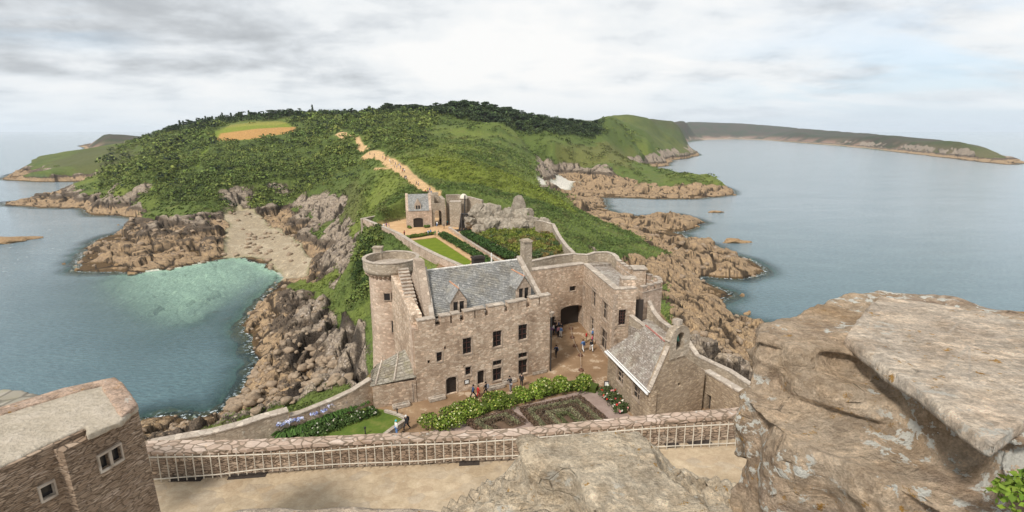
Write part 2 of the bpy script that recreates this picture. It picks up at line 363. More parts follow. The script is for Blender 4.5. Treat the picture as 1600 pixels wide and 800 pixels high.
# polar grid: even detail in the picture, plain ground in the world
TH = np.radians(np.linspace(-64, 64, 1060))
RR = np.concatenate([np.geomspace(14, 45, 30, endpoint=False), np.geomspace(45, 300, 430, endpoint=False), np.geomspace(300, 1500, 330, endpoint=False), np.geomspace(1500, 9000, 130)])
tt, rr = np.meshgrid(TH, RR, indexing='ij')
GX = rr * np.sin(tt); GY = rr * np.cos(tt)
H0, DC, DF, DS, DW = base_height(GX, GY)
print('terrain base', H0.shape, H0.min(), H0.max())
# the skyline measured in the photograph, as elevation above the horizon per bearing: stretch the far ground to reach it
def fit_skyline(H):
    sky = [(70,262),(85,252),(100,246),(120,238),(135,231),(145,223),(162,211),(172,210),(190,213),(215,214),(240,210),(260,206),(300,199),(330,194),(400,187),(450,184),(500,180),(560,180),(620,176),(680,173),(740,173),(800,182),(860,189),(930,189),(945,181),(980,180),(1010,184),(1040,189),(1070,190),(1100,191),(1150,192.5),(1200,196),(1260,201.5),(1300,204.5),(1400,212),(1450,217),(1500,222),(1540,231),(1570,243),(1585,250)]
    tq = []; eq = []
    for a, b in sky: d = ray(a, b); tq.append(math.atan2(d[0], d[1])); eq.append(d[2] / math.hypot(d[0], d[1]))
    et = np.interp(TH, tq, eq); t0 = tq[[q[0] for q in sky].index(215)]; ta = tq[[q[0] for q in sky].index(135)]
    def solve(H, w, rmin, act):
        lo = np.full(len(TH), .35); hi = np.full(len(TH), 9.0)
        for it in range(22):
            f = (lo + hi) / 2; Hf = np.where(H > 0, H * (1 + w * (f[:, None] - 1)), H); e = np.where((rr > rmin) & (H > 0.5), (Hf - CAMH) / rr, -9).max(1); up = e < et; lo = np.where(up, f, lo); hi = np.where(up, hi, f)
        f = np.where(act, (lo + hi) / 2, np.nan); return f
    # the conical headland far off to the left
    R0 = 2450.0; zt = np.where((TH > ta - .004) & (TH < t0 + .02), CAMH + et * R0, -30); zt = np.where(TH < ta, zt - 25 * (ta - TH) / .004, zt)
    prof = (zt[:, None] + 8) * np.exp(-((rr - R0) / 330.0) ** 2 * np.where(rr < R0, .55, 1)) - 8; H = np.where(rr > 1700, np.maximum(H, prof), H)
    # the long low headland closing the bay on the right
    wl = [(1300,227),(1340,231),(1440,242),(1520,251.5),(1570,257),(1592,257.5)]; tw_ = []; rw_ = []
    for a, b in wl: q = P(a, b, 0); tw_.append(math.atan2(q.x, q.y)); rw_.append(math.hypot(q.x, q.y))
    R1 = np.interp(TH, tw_, rw_) * 1.10; zr = np.where((TH > tw_[0]) & (TH < tw_[-1] + .002), CAMH + et * R1, -30); zr = np.where(TH >= tw_[-1], -30, zr)
    pr = (zr[:, None] + 6) * np.exp(-((rr - R1[:, None]) / (.055 * R1[:, None])) ** 2 * np.where(rr < R1[:, None], 1, .35)) - 6; m_ = smooth(tw_[0], tw_[0] + .03, TH)[:, None]; H = np.where((TH[:, None] > tw_[0]) & (rr > 900), np.maximum(H, pr * m_ - 10 * (1 - m_)), H)
    w = smooth(430, 640, rr); act = (TH > t0 + .012) & (TH < tq[-1]); f = solve(H, w, 560, act); ok = ~np.isnan(f); k0 = np.nonzero(ok)[0][0]; k1 = np.nonzero(ok)[0][-1]
    f[:k0] = 1 + (f[k0] - 1) * smooth(TH[k0] - .09, TH[k0], TH[:k0]); f[k1 + 1:] = f[k1]; k = np.ones(7) / 7; f = np.convolve(np.pad(f, 3, mode='edge'), k, 'valid')
    print('skyline factors', f.min(), f.max()); return np.where(H > 0, H * (1 + w * (f[:, None] - 1)), H)
H0 = fit_skyline(H0); DC = np.where((H0 > 1) & (rr > 1100), np.maximum(DC, 6), DC)
def sample(x, y, F):
    x = np.asarray(x, float); y = np.asarray(y, float)
    t = np.arctan2(x, y); r = np.hypot(x, y)
    ti = np.clip((t - TH[0]) / (TH[1] - TH[0]), 0, len(TH) - 1.001); ri = np.clip(np.interp(r, RR, np.arange(len(RR))), 0, len(RR) - 1.001)
    a = ti.astype(int); b = ri.astype(int); u = ti - a; v = ri - b
    return (F[a, b] * (1 - u) + F[a + 1, b] * u) * (1 - v) + (F[a, b + 1] * (1 - u) + F[a + 1, b + 1] * u) * v
def W(px, py, z_guess=None):
    """where the view ray through a pixel of the photograph meets the smooth ground"""
    d = ray(px, py); s = np.geomspace(25, 8000, 1500); X = d[0] * s; Y = d[1] * s; Z = CAMH + d[2] * s
    hh = np.maximum(sample(X, Y, H0), 0); below = np.nonzero(Z < hh)[0]
    k = below[0] if len(below) else -1
    return (float(X[k]), float(Y[k]))
def WW(lst): return [W(a, b) for a, b in lst]
def inpoly(poly, soft=0.0):
    s = sdf(GX, GY, poly).reshape(GX.shape); return s
# slope of the smooth ground
gt = np.gradient(H0, axis=0) / (np.gradient(GX, axis=0) ** 2 + np.gradient(GY, axis=0) ** 2) ** 0.5
gr = np.gradient(H0, axis=1) / (np.gradient(RR)[None, :] + 1e-6)
SL = np.hypot(gt, gr)
n1 = fbm(GX / 14, GY / 14, 5, 5); n2 = fbm(GX / 60, GY / 60, 9, 4); n3 = fbm(GX / 4, GY / 4, 21, 4)
far = smooth(900, 2500, rr)
# rock: near the water, on steep ground low down, in traced outcrops
lim = 8.0 + 7 * (n1 - 0.5)
ROCK = smooth(lim + 1.5, lim - 1.5, H0)
lim2 = 15 + 14 * (n1 - 0.5)
ROCK = np.maximum(ROCK, smooth(0.55, 0.85, SL + 0.5 * (n1 - 0.5)) * smooth(lim2 + 10, lim2, H0) * np.where(GX < 0, smooth(650, 480, rr), 1))
def region(px, w=4.0, amp=1.0):
    s = inpoly(WW(px)); ww = w * np.maximum(rr / 150, 0.4); return smooth(-ww, ww, s + amp * ww * 3 * (n1 - 0.5))
ROCK = np.maximum(ROCK, region([(430,430),(480,455),(505,470),(540,500),(578,505),(578,560),(600,600),(540,605),(400,655),(380,500),(400,480)], 2))
ROCK = np.maximum(ROCK, region([(835,255),(850,255),(905,264),(960,268),(1000,280),(1000,300),(840,290)], 2) * 0.9)
ROCK = np.maximum(ROCK, region([(985,425),(1012,432),(1042,445),(1045,500),(1090,550),(1165,592),(1260,640),(1260,500),(1190,500),(1150,440),(1060,400),(1010,395),(975,410)], 1.5))
ROCK = np.maximum(ROCK, smooth(2, -2, sdf(GX, GY, [(24, 20), (30, 62), (26, 80), (60, 140), (200, 140), (150, -60), (40, -60)]).reshape(GX.shape) * -1))
ROCK = np.where(DC > 0, ROCK, 1.0)
keepgrass = region([(505,470),(530,430),(560,380),(580,380),(578,500),(545,498)], 2); ROCK *= 1 - keepgrass
ROCK *= 1 - region([(448,447),(470,437),(498,440),(500,452),(462,460)], 1.2)
ROCK *= 1 - region([(620,240),(760,262),(870,305),(940,370),(945,390),(890,375),(800,330),(620,320)], 2)
BEACH = region([(352,338),(372,325),(392,328),(410,342),(440,362),(475,385),(492,402),(482,432),(455,436),(436,440),(432,425),(415,412),(385,402),(345,404),(350,370)], 1.5, 0.8)
COVE = region([(838,278),(875,274),(908,283),(895,289),(845,289)], 1.2)
FARBEACH = smooth(6, 2, H0) * smooth(1500, 2200, rr) * (GX > 500)
PATH = np.zeros(GX.shape); PD = np.full(GX.shape, 99.0)
for a, b, wdt in [((682,312),(668,297),2.4),((668,297),(653,285),3.2),((653,285),(640,275),3.6),((640,275),(625,262),3.9),((625,262),(607,251),3.3),((607,251),(600,248),2.8),((600,248),(590,242),2.8),((590,242),(575,240),5),((575,236),(566,231),4),((566,231),(545,217),2.0),((545,217),(532,208),5),((680,316),(668,297),2.6),((612,262),(586,263),0.8)]:
    p = W(*a); q = W(*b); ex, ey = q[0] - p[0], q[1] - p[1]; L2 = ex * ex + ey * ey + 1e-6
    t = np.clip(((GX - p[0]) * ex + (GY - p[1]) * ey) / L2, 0, 1); dd = np.hypot(GX - p[0] - t * ex, GY - p[1] - t * ey)
    PD = np.minimum(PD, dd - wdt); PATH = np.maximum(PATH, smooth(wdt + 0.6, wdt - 0.6, dd + 1.2 * (n3 - 0.5)))
FIELD = region([(334,222),(342,206),(352,201),(440,191),(456,196),(464,204),(440,211),(400,218),(352,222)], 0.5, 0.3)
FIELDO = region([(336,221),(345,209),(380,204.5),(462,198.5),(464,205),(440,210),(400,217),(352,221)], 0.5, 0.6)
STRIP = region([(304,264),(308,246),(326,218),(338,206),(344,206),(330,222),(314,250),(312,264)], 0.3, 0.4)
SHRUB = np.maximum(region([(165,290),(200,225),(330,188),(340,204),(330,222),(465,206),(480,172),(600,168),(640,190),(660,215),(640,235),(590,240),(560,235),(540,215),(605,262),(560,272),(520,300),(505,322),(330,322),(250,320),(200,312)], 3),
                   0.8 * region([(600,180),(650,180),(690,184),(660,205),(630,215)], 2))
SHRUB = np.maximum(SHRUB, region([(548,440),(560,385),(590,365),(590,420),(578,470),(560,480)], 1))
SHRUB = np.maximum(SHRUB, .75 * region([(915,196),(945,186),(1000,184),(1035,192),(1055,215),(1020,222),(975,212),(940,208)], 3))
SHRUB = np.maximum(SHRUB, far)
SHRUB = SHRUB * (1 - FIELD) * (1 - STRIP) * smooth(1.5, 9, PD) * (1 - ROCK) * (DC > 0)
inside = smooth(-1.0, 0.3, DF)
# ---- displacement
h = H0.copy()
def rockh(sc, s, tilt=1.3, an=0.6, rot=0.5):
    c, q = math.cos(rot), math.sin(rot); wx = GX + 0.5 * sc * (fbm(GX / sc, GY / sc, s + 40, 3) - 0.5) * 2; wy = GY + 0.5 * sc * (fbm(GX / sc, GY / sc, s + 50, 3) - 0.5) * 2
    return blocks((c * wx + q * wy) / sc, (-q * wx + c * wy) * an / sc * 1.0 / 0.6, s, tilt)
det = smooth(1400, 500, rr)
amp = ROCK * (1 - BEACH) * (1 - COVE) * (1 - inside) * smooth(-3, 2.5, H0 + 0.0) * (0.35 + 0.65 * smooth(0, 9, np.abs(DC)))
crack = np.ones(GX.shape)
for sc, s, a in ((18, 3, 5.0), (7, 13, 3.0), (2.6, 23, 1.25)):
    v, c, f1 = rockh(sc, s, 1.4, 0.42, 0.75 if sc > 5 else 0.4)
    vis = smooth(sc * 180, sc * 60, rr)
    h += amp * a * (v - 0.45) * vis; h -= amp * a * 0.32 * smooth(0.16, 0.0, c) * vis
    crack = np.minimum(crack, 1 - vis * smooth(0.10, 0.0, c) * (0.8 if sc < 5 else 1))
h += amp * 1.2 * (n3 - 0.5) * det
und = (1 - ROCK) * (1 - inside) * (1 - BEACH) * (1 - PATH) * (1 - FIELD) * (DC > 0)
h += und * 2.6 * (n1 - 0.5) * smooth(60, 250, rr) * det + und * 6 * (n2 - 0.5) * smooth(300, 600, rr) * smooth(4000, 900, rr)
bv, bc, b1 = blocks(GX / 6.5, GY / 6.5, 71, 0.5); bv2, _, b2 = blocks(GX / 3.0, GY / 3.0, 75, 0.5)
h += SHRUB * det * smooth(4, 12, H0) * (2.2 * np.maximum(0, 1 - b1 * 1.3) * (0.6 + bv * 0.8) + 1.0 * np.maximum(0, 1 - b2 * 1.3))
gb = und * (1 - SHRUB) * det
h += gb * (0.55 * (n3 - 0.5) + 0.8 * np.maximum(0, 1 - b1 * 1.6) * (bv > 0.55))
h += (1 - det) * (1 - ROCK) * (DC > 0) * (7 * (fbm(GX / 90, GY / 90, 31, 3) - 0.5)) * smooth(20, 50, H0)
h -= PATH * 0.5
h += BEACH * 0.18 * (n3 - 0.5)
h = np.where(DC > 0.4, np.maximum(h, 0.12), np.where(DC < -1, np.minimum(h, -0.25), h))
HT = h
# ---- colour of everything that is not rock
def mixc(c, m, k): return c * (1 - m[..., None]) + np.array(k)[None, None] * m[..., None]
C = np.zeros(GX.shape + (3,)); C[:] = (0.115, 0.155, 0.038)
C = mixc(C, smooth(0.45, 0.75, n2), (0.165, 0.20, 0.042)); C = mixc(C, 0.7 * smooth(0.45, 0.75, n1), (0.070, 0.110, 0.026)); C = mixc(C, 0.5 * smooth(0.58, 0.75, n3), (0.15, 0.145, 0.05))
br = np.maximum(region([(640,250),(700,246),(760,268),(830,292),(900,335),(860,322),(790,300),(720,285),(650,270)], 1.5, 1.2), 0)
C = mixc(C, 0.7 * br, (0.165, 0.195, 0.026))
C = mixc(C, 0.6 * region([(660,180),(760,172),(860,190),(960,205),(1010,225),(960,240),(860,235),(760,215),(680,200)], 3), (0.095, 0.135, 0.030))
C = mixc(C, 0.65 * region([(885,228),(940,222),(990,235),(985,262),(900,262),(875,250)], 2), (0.17, 0.165, 0.05))
C = mixc(C, 0.5 * region([(520,330),(545,290),(580,280),(560,340),(530,380)], 2), (0.13, 0.125, 0.05))
C = mixc(C, 0.8 * SHRUB, (0.085, 0.120, 0.030)); C = mixc(C, SHRUB * smooth(0.5, 0.8, bv) * 0.6, (0.085, 0.115, 0.028))
C = mixc(C, 0.85 * far, (0.042, 0.050, 0.028)); C = mixc(C, far * smooth(0.4, 0.6, n2) * 0.7, (0.085, 0.060, 0.045)); C = mixc(C, far * smooth(34, 8, H0) * smooth(0.38, 0.5, fbm(GX/70,GY/70,77,4)) * 0.9, (0.33, 0.205, 0.15))
C = mixc(C, region([(70,262),(100,246),(140,232),(190,226),(215,235),(170,270)], 2) * 0.8, (0.105, 0.110, 0.045))
C = mixc(C, 0.8 * STRIP, (0.17, 0.23, 0.03)); C = mixc(C, 0.9 * FIELD, (0.22, 0.26, 0.035)); C = mixc(C, 0.9 * FIELDO, (0.50, 0.27, 0.10))
C = mixc(C, region([(352,201),(430,196),(450,193),(440,189),(360,196)], 0.4, 0.3) * 0.6, (0.33, 0.30, 0.07))
C = mixc(C, PATH, (0.60, 0.40, 0.21))
C = mixc(C, BEACH, (0.40, 0.325, 0.225)); C = mixc(C, BEACH * smooth(0.5, 0.7, n3) * 0.6, (0.52, 0.44, 0.32)); C = mixc(C, COVE, (0.72, 0.68, 0.60)); C = mixc(C, FARBEACH * 0.5, (0.55, 0.45, 0.33))
C = mixc(C, inside, (0.36, 0.24, 0.13))
under = (DC < 0)
sandm = smooth(-32, 14, DS + 14 * (n1 - 0.5)) * (1 - 0.9 * smooth(-3, 8, DW + 14 * (n1 - 0.5)))
CU = np.zeros_like(C); CU[:] = (0.11, 0.15, 0.12); CU = mixc(CU, sandm, (0.66, 0.66, 0.56)); CU = mixc(CU, (1 - sandm) * smooth(0.55, 0.7, n3) * smooth(0.4, 0.6, n1), (0.17, 0.13, 0.06))
C = np.where(under[..., None], CU, C)
R = np.where(under, np.where(DC > -5, (1 - sandm) * smooth(-6, -2, DC), 0), ROCK) * (1 - BEACH) * (1 - COVE) * (1 - inside) * (1 - PATH * 0.9) * (1 - 0.7 * FARBEACH)
def grid_faces(nt_, nr_):
    i = np.arange(nt_ - 1)[:, None] * nr_ + np.arange(nr_ - 1)[None]
    return np.stack([i, i + 1, i + nr_ + 1, i + nr_], -1).reshape(-1, 4)[:, ::-1]
def terrain_mesh():
    V = np.stack([GX, GY, HT], -1).reshape(-1, 3)
    me = np_mesh('terrain', V, grid_faces(len(TH), len(RR)), C.reshape(-1, 3))
    for nm, arr in (('rock', R), ('crack', crack), ('zoff', 9.0 * smooth(-20, 30, GX) * smooth(900, 500, rr))):
        a = me.attributes.new(nm, 'FLOAT', 'POINT'); a.data.foreach_set('value', arr.astype(np.float32).ravel())
    return me
def mat_terrain():
    b = NB('terrain')
    z = b.sep(b.pos, 2)
    big = b.noise(0.06, 5, 0.6); med = b.noise(0.45, 6, 0.62); fine = b.noise(2.6, 5, 0.6)
    strat = b.noise(0.5, 5, 0.65, b.map(sc=(0.5, 0.5, 2.6), rot=(0.5, 0.3, 0.6)))
    zz = b.math('ADD', z, b.math('MULTIPLY', b.math('SUBTRACT', med, 0.5), 5.5))
    zz = b.math('ADD', zz, b.math('MULTIPLY', b.math('SUBTRACT', big, 0.5), 7.0))
    zz = b.math('SUBTRACT', zz, b.attr('zoff', 'Fac'))
    tan = b.mix(b.mr(med, 0.35, 0.65), (0.42, 0.29, 0.165), (0.25, 0.175, 0.11))
    tan = b.mix(b.mr(fine, 0.5, 0.72, 0, 0.75), tan, (0.50, 0.385, 0.26))
    grey = b.mix(b.mr(strat, 0.4, 0.62), (0.36, 0.29, 0.215), (0.20, 0.16, 0.125))
    grey = b.mix(b.mr(b.noise(1.1, 5, 0.6), 0.53, 0.68, 0, 0.75), grey, (0.56, 0.48, 0.41))
    dark = b.mix(b.mr(fine, 0.4, 0.7), (0.055, 0.044, 0.036), (0.15, 0.115, 0.085))
    weed = b.mix(fine, (0.035, 0.026, 0.014), (0.15, 0.085, 0.03))
    r = b.mix(b.mr(zz, 4.0, 5.6, 0, 0.88), tan, dark)
    r = b.mix(b.mr(zz, 7.2, 9.0), r, grey)
    zw = b.math('ADD', z, b.math('MULTIPLY', b.math('SUBTRACT', b.noise(0.9, 4, 0.6), 0.5), 1.6))
    r = b.mix(b.mr(zw, 0.95, 0.45, 0, 0.9), r, weed)
    r = b.mix(b.mr(b.attr('crack', 'Fac'), 0.9, 0.2, 0, 0.85), r, (0.022, 0.017, 0.013))
    cv = b.vor(1.3, b.map(sc=(1, 1, 0.6)), 'DISTANCE_TO_EDGE')
    r = b.mix(b.mr(cv, 0.05, 0.0, 0, 0.45), r, (0.06, 0.045, 0.035))
    veg = b.mix(b.mr(b.noise(1.7, 6, 0.7), 0.3, 0.7), b.attr('Col'), (0.5, 0.5, 0.5), 'MULTIPLY')
    veg = b.mix(b.mr(b.noise(0.8, 6, 0.7, b.map(sc=(1, 0.35, 1), rot=(0, 0, 0.6))), 0.5, 0.75, 0, 0.7), veg, b.mix(1, b.attr('Col'), (1.55, 1.5, 1.4), 'MULTIPLY'))
    f = b.mr(b.math('ADD', b.attr('rock', 'Fac'), b.math('MULTIPLY', b.math('SUBTRACT', fine, 0.5), 0.7)), 0.38, 0.55)
    col = b.mix(f, veg, r)
    hgt = b.math('ADD', b.math('MULTIPLY', strat, 1.0), b.math('ADD', b.math('MULTIPLY', fine, 0.6), b.mr(cv, 0.0, 0.12, 0, 0.35)))
    hgt = b.math('MULTIPLY', hgt, b.math('ADD', 0.35, b.math('MULTIPLY', f, 0.65)))
    hgt = b.math('ADD', b.math('MULTIPLY', b.mr(cv, 0.0, 0.12, 0, 0.35), f), b.math('MULTIPLY', b.math('ADD', strat, b.math('MULTIPLY', fine, 0.6)), b.math('ADD', 0.35, b.math('MULTIPLY', f, 0.65))))
    nr = b.bump(hgt, 0.9, 0.5)
    return b.done(col, 0.92, nr, 0.2)
ter = link('terrain', terrain_mesh(), mat_terrain(), smooth=True)
tag(ter, kind='structure')

# ================================================================ SEA
def mat_sea():
    b = NB('sea_water')
    dep = b.attr('depth', 'Fac')
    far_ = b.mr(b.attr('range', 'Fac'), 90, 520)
    deep = b.mix(far_, (0.070, 0.132, 0.152), (0.235, 0.295, 0.335))  # paler with distance: grazing sky reflection painted into the base colour
    deep = b.mix(b.mr(b.noise(0.012, 4, 0.6, b.map(sc=(1, 2.2, 1))), 0.35, 0.7, 0, 0.25), deep, (0.11, 0.18, 0.22))
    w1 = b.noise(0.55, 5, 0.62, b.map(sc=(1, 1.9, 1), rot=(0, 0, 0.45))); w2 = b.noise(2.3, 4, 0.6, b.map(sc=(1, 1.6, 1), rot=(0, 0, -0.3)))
    foamn = b.noise(0.16, 6, 0.65)
    b.bs.inputs['IOR'].default_value = 1.33
    # froth close to rocks
    fr = b.math('MULTIPLY', b.mr(dep, 0.6, 0.05), b.mr(b.noise(0.9, 6, 0.7), 0.53, 0.60))
    fl = b.math('MULTIPLY', b.mr(b.attr('swell', 'Fac'), 0.2, 0.9), b.math('MULTIPLY', b.mr(b.noise(0.22, 6, 0.72, b.map(sc=(1, 2.6, 1))), 0.62, 0.67), 0.9))
    fr = b.math('MAXIMUM', fr, fl)
    col = b.mix(fr, deep, (0.75, 0.78, 0.80))
    nr = b.bump(b.math('ADD', w1, b.math('MULTIPLY', w2, 0.25)), 0.7, 0.7)
    wv = b.noise(0.035, 5, .6, b.map(sc=(1, 3.0, 1), rot=(0, 0, .2))); col = b.mix(b.mr(wv, .4, .65, 0, .3), col, b.mix(1, col, (1.35, 1.3, 1.25), 'MULTIPLY'))  # wind-streak sheen painted into the water colour
    col = b.mix(b.mr(w1, .38, .62), b.mix(1, col, (.84, .87, .88), 'MULTIPLY'), b.mix(1, col, (1.13, 1.12, 1.1), 'MULTIPLY'))  # light and dark ripple facets painted into the colour from wave noise
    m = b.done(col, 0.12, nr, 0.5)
    tr = b.N.new('ShaderNodeBsdfTransparent'); tr.inputs[0].default_value = (0.78, 0.95, 0.90, 1)
    mx = b.N.new('ShaderNodeMixShader'); out = b.N['Material Output']
    op = b.mr(b.math('ADD', dep, b.math('MULTIPLY', fr, 9)), 0.0, 1.9, 0.08, 1.0)
    op = b.math('MULTIPLY', op, b.math('SUBTRACT', 1.0, b.math('MULTIPLY', b.attr('clear', 'Fac'), 0.62)))
    b.L.new(op, mx.inputs[0]); b.L.new(tr.outputs[0], mx.inputs[1]); b.L.new(b.bs.outputs[0], mx.inputs[2]); b.L.new(mx.outputs[0], out.inputs[0])
    return m
def sea():
    th = np.radians(np.linspace(-80, 80, 420)); r = np.concatenate([np.geomspace(30, 1500, 420, endpoint=False), np.geomspace(1500, 60000, 60)])
    t, q = np.meshgrid(th, r, indexing='ij'); X = q * np.sin(t); Y = q * np.cos(t)
    dep = -sample(X, Y, H0); dep = np.where((q > 7000) | (np.abs(t) > 1.1), 14, dep)
    me = np_mesh('sea', np.stack([X, Y, np.zeros_like(X)], -1).reshape(-1, 3), grid_faces(len(th), len(r)))
    sw = WP([(-40,330),(60,330),(130,350),(120,400),(60,420),(-40,440)], 0); s = sdf(X, Y, sw).reshape(X.shape)
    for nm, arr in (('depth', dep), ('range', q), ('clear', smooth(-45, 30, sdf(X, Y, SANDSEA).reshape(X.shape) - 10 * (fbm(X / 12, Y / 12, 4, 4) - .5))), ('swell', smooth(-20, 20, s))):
        a = me.attributes.new(nm, 'FLOAT', 'POINT'); a.data.foreach_set('value', arr.astype(np.float32).ravel())
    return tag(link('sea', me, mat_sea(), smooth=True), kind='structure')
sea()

# ================================================================ MASONRY MATERIALS
def mat_stone(name, a, bcol, c, mortar, size=0.42, flat=1.9, stain=0.5, bump=0.5, lich=0.0):
    b = NB(name); wob = b.noise(0.9, 3, 0.5)
    vec = b.N.new('ShaderNodeVectorMath'); vec.operation = 'ADD'; b.L.new(b.map(sc=(1, 1, flat)), vec.inputs[0])
    sc = b.N.new('ShaderNodeVectorMath'); sc.operation = 'SCALE'; nn = b.N.new('ShaderNodeTexNoise'); nn.inputs['Scale'].default_value = 1.2 / size; b.L.new(b.pos, nn.inputs['Vector'])
    b.L.new(nn.outputs[1], sc.inputs[0]); sc.inputs[3].default_value = size * 0.5; b.L.new(sc.outputs[0], vec.inputs[1])
    cell = b.vor(1 / size, vec.outputs[0], 'F1', 'Color'); edge = b.vor(1 / size, vec.outputs[0], 'DISTANCE_TO_EDGE')
    k = b.sep(cell, 0)
    col = b.ramp(k, (0.0, a), (0.5, bcol), (1.0, c))
    col = b.mix(b.mr(b.sep(cell, 1), 0.82, 0.95, 0, 0.6), col, tuple(min(1, x * 1.5) for x in a))
    col = b.mix(b.mr(edge, 0.07, 0.015, 0, 0.75), col, mortar)
    st = b.noise(0.22, 6, 0.65); st2 = b.noise(0.6, 6, 0.7, b.map(sc=(1, 1, 0.22)))
    col = b.mix(b.mr(st, 0.42, 0.68, 0, stain), col, b.mix(1, col, (0.55, 0.50, 0.46), 'MULTIPLY'))
    col = b.mix(b.mr(st2, 0.5, 0.72, 0, stain), col, b.mix(1, col, (0.52, 0.49, 0.47), 'MULTIPLY'))
    fine = b.noise(9, 4, 0.6)
    col = b.mix(b.mr(fine, 0.3, 0.7, 0.25, 0), col, b.mix(1, col, (0.6, 0.58, 0.56), 'MULTIPLY'))
    if lich: col = b.mix(b.mr(b.noise(1.4, 6, 0.7), 0.58, 0.66, 0, lich), col, (0.50, 0.49, 0.43))
    h = b.math('ADD', b.mr(edge, 0.0, 0.12), b.math('MULTIPLY', fine, 0.5))
    h = b.math('ADD', h, b.math('MULTIPLY', k, 0.5))
    return b.done(col, 0.93, b.bump(h, bump, 0.06), 0.2)
M_PINK = mat_stone('pink_granite_wall', (0.60, 0.465, 0.35), (0.43, 0.325, 0.24), (0.72, 0.60, 0.475), (0.37, 0.285, 0.205), stain=0.7)
M_ROSE = mat_stone('rose_granite_wall', (0.57, 0.435, 0.335), (0.45, 0.34, 0.26), (0.64, 0.515, 0.41), (0.46, 0.36, 0.27), stain=0.6)
M_BROWN = mat_stone('brown_rubble_wall', (0.42, 0.335, 0.235), (0.29, 0.225, 0.16), (0.50, 0.41, 0.305), (0.24, 0.18, 0.125), size=0.36, flat=2.4)
M_GREYW = mat_stone('weathered_grey_wall', (0.42, 0.355, 0.275), (0.33, 0.275, 0.21), (0.50, 0.43, 0.34), (0.32, 0.265, 0.20), lich=0.4)
M_ASHLAR = mat_stone('dressed_stone', (0.43, 0.345, 0.27), (0.38, 0.30, 0.235), (0.47, 0.39, 0.31), (0.33, 0.26, 0.20), size=0.7, stain=0.3)
M_COPE = mat_stone('coping_stone', (0.46, 0.40, 0.33), (0.40, 0.34, 0.28), (0.52, 0.46, 0.39), (0.34, 0.29, 0.24), size=0.6, flat=1, stain=0.35, lich=0.45)
def mat_slate(name, a, bcol, light, s=0.33, lich=0.4, lc=(0.42, 0.40, 0.34)):
    b = NB(name); cell = b.vor(1 / s, b.map(sc=(1, 1, 1.5)), 'F1', 'Color'); edge = b.vor(1 / s, b.map(sc=(1, 1, 1.5)), 'DISTANCE_TO_EDGE')
    col = b.ramp(b.sep(cell, 0), (0.0, a), (0.6, bcol), (1.0, light))
    col = b.mix(b.mr(edge, 0.08, 0.02, 0, 0.6), col, tuple(x * 0.4 for x in a))
    col = b.mix(b.mr(b.noise(0.9, 6, 0.7), 0.5, 0.62, 0, lich), col, lc)
    col = b.mix(b.mr(b.noise(0.35, 5, 0.6), 0.45, 0.7, 0, lich), col, b.mix(1, col, (0.75, 0.66, 0.52), 'MULTIPLY'))
    return b.done(col, 0.75, b.bump(b.math('ADD', b.sep(cell, 0), b.mr(edge, 0, 0.1)), 0.5, 0.05), 0.3)
M_SLATE = mat_slate('blue_slate', (0.21, 0.21, 0.205), (0.27, 0.27, 0.26), (0.37, 0.365, 0.345), lich=0.55, lc=(0.33, 0.315, 0.27))
M_LAUZE = mat_slate('lichened_stone_slate', (0.22, 0.185, 0.155), (0.31, 0.265, 0.225), (0.42, 0.385, 0.345), s=0.30, lich=0.55)
M_MOSSR = mat_slate('mossy_roof_slabs', (0.23, 0.205, 0.165), (0.28, 0.255, 0.205), (0.36, 0.33, 0.28), s=0.5, lich=0.5, lc=(0.24, 0.22, 0.13))
def simple(name, col, rough=0.8, n=0.0, sc=3.0, spec=0.3, **kw):
    b = NB(name); c = b.mix(b.mr(b.noise(sc, 5, 0.6), 0.35, 0.65, 0, 1), tuple(x * (1 - n) for x in col), tuple(min(1, x * (1 + n)) for x in col)) if n else col
    return b.done(c, rough, None, spec, **kw)
M_DARKWIN = simple('dark_glass', (0.018, 0.018, 0.020), 0.25, spec=0.5)
M_BLACKWOOD = simple('black_brown_wood', (0.030, 0.022, 0.018), 0.7, 0.3, 8)
M_REDWOOD = simple('dark_red_frame', (0.075, 0.035, 0.028), 0.6, 0.2)
M_OLDWOOD = simple('weathered_dark_timber', (0.045, 0.040, 0.037), 0.85, 0.4, 5)
M_LEAD = simple('pale_lead', (0.58, 0.56, 0.52), 0.6, 0.2, 2)
M_TILE = simple('terracotta', (0.50, 0.27, 0.17), 0.8, 0.3, 6)
M_WHITE = simple('white_paint', (0.72, 0.72, 0.70), 0.6, 0.06)
M_BRONZE = simple('green_bronze', (0.05, 0.16, 0.11), 0.5, 0.4, 6)
M_RUST = simple('rusty_iron', (0.13, 0.065, 0.04), 0.8, 0.4, 9)
M_IRON = simple('dark_iron', (0.03, 0.03, 0.032), 0.5)
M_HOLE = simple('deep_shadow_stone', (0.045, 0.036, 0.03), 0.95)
GZ = 30.0                                   # level of the courtyard

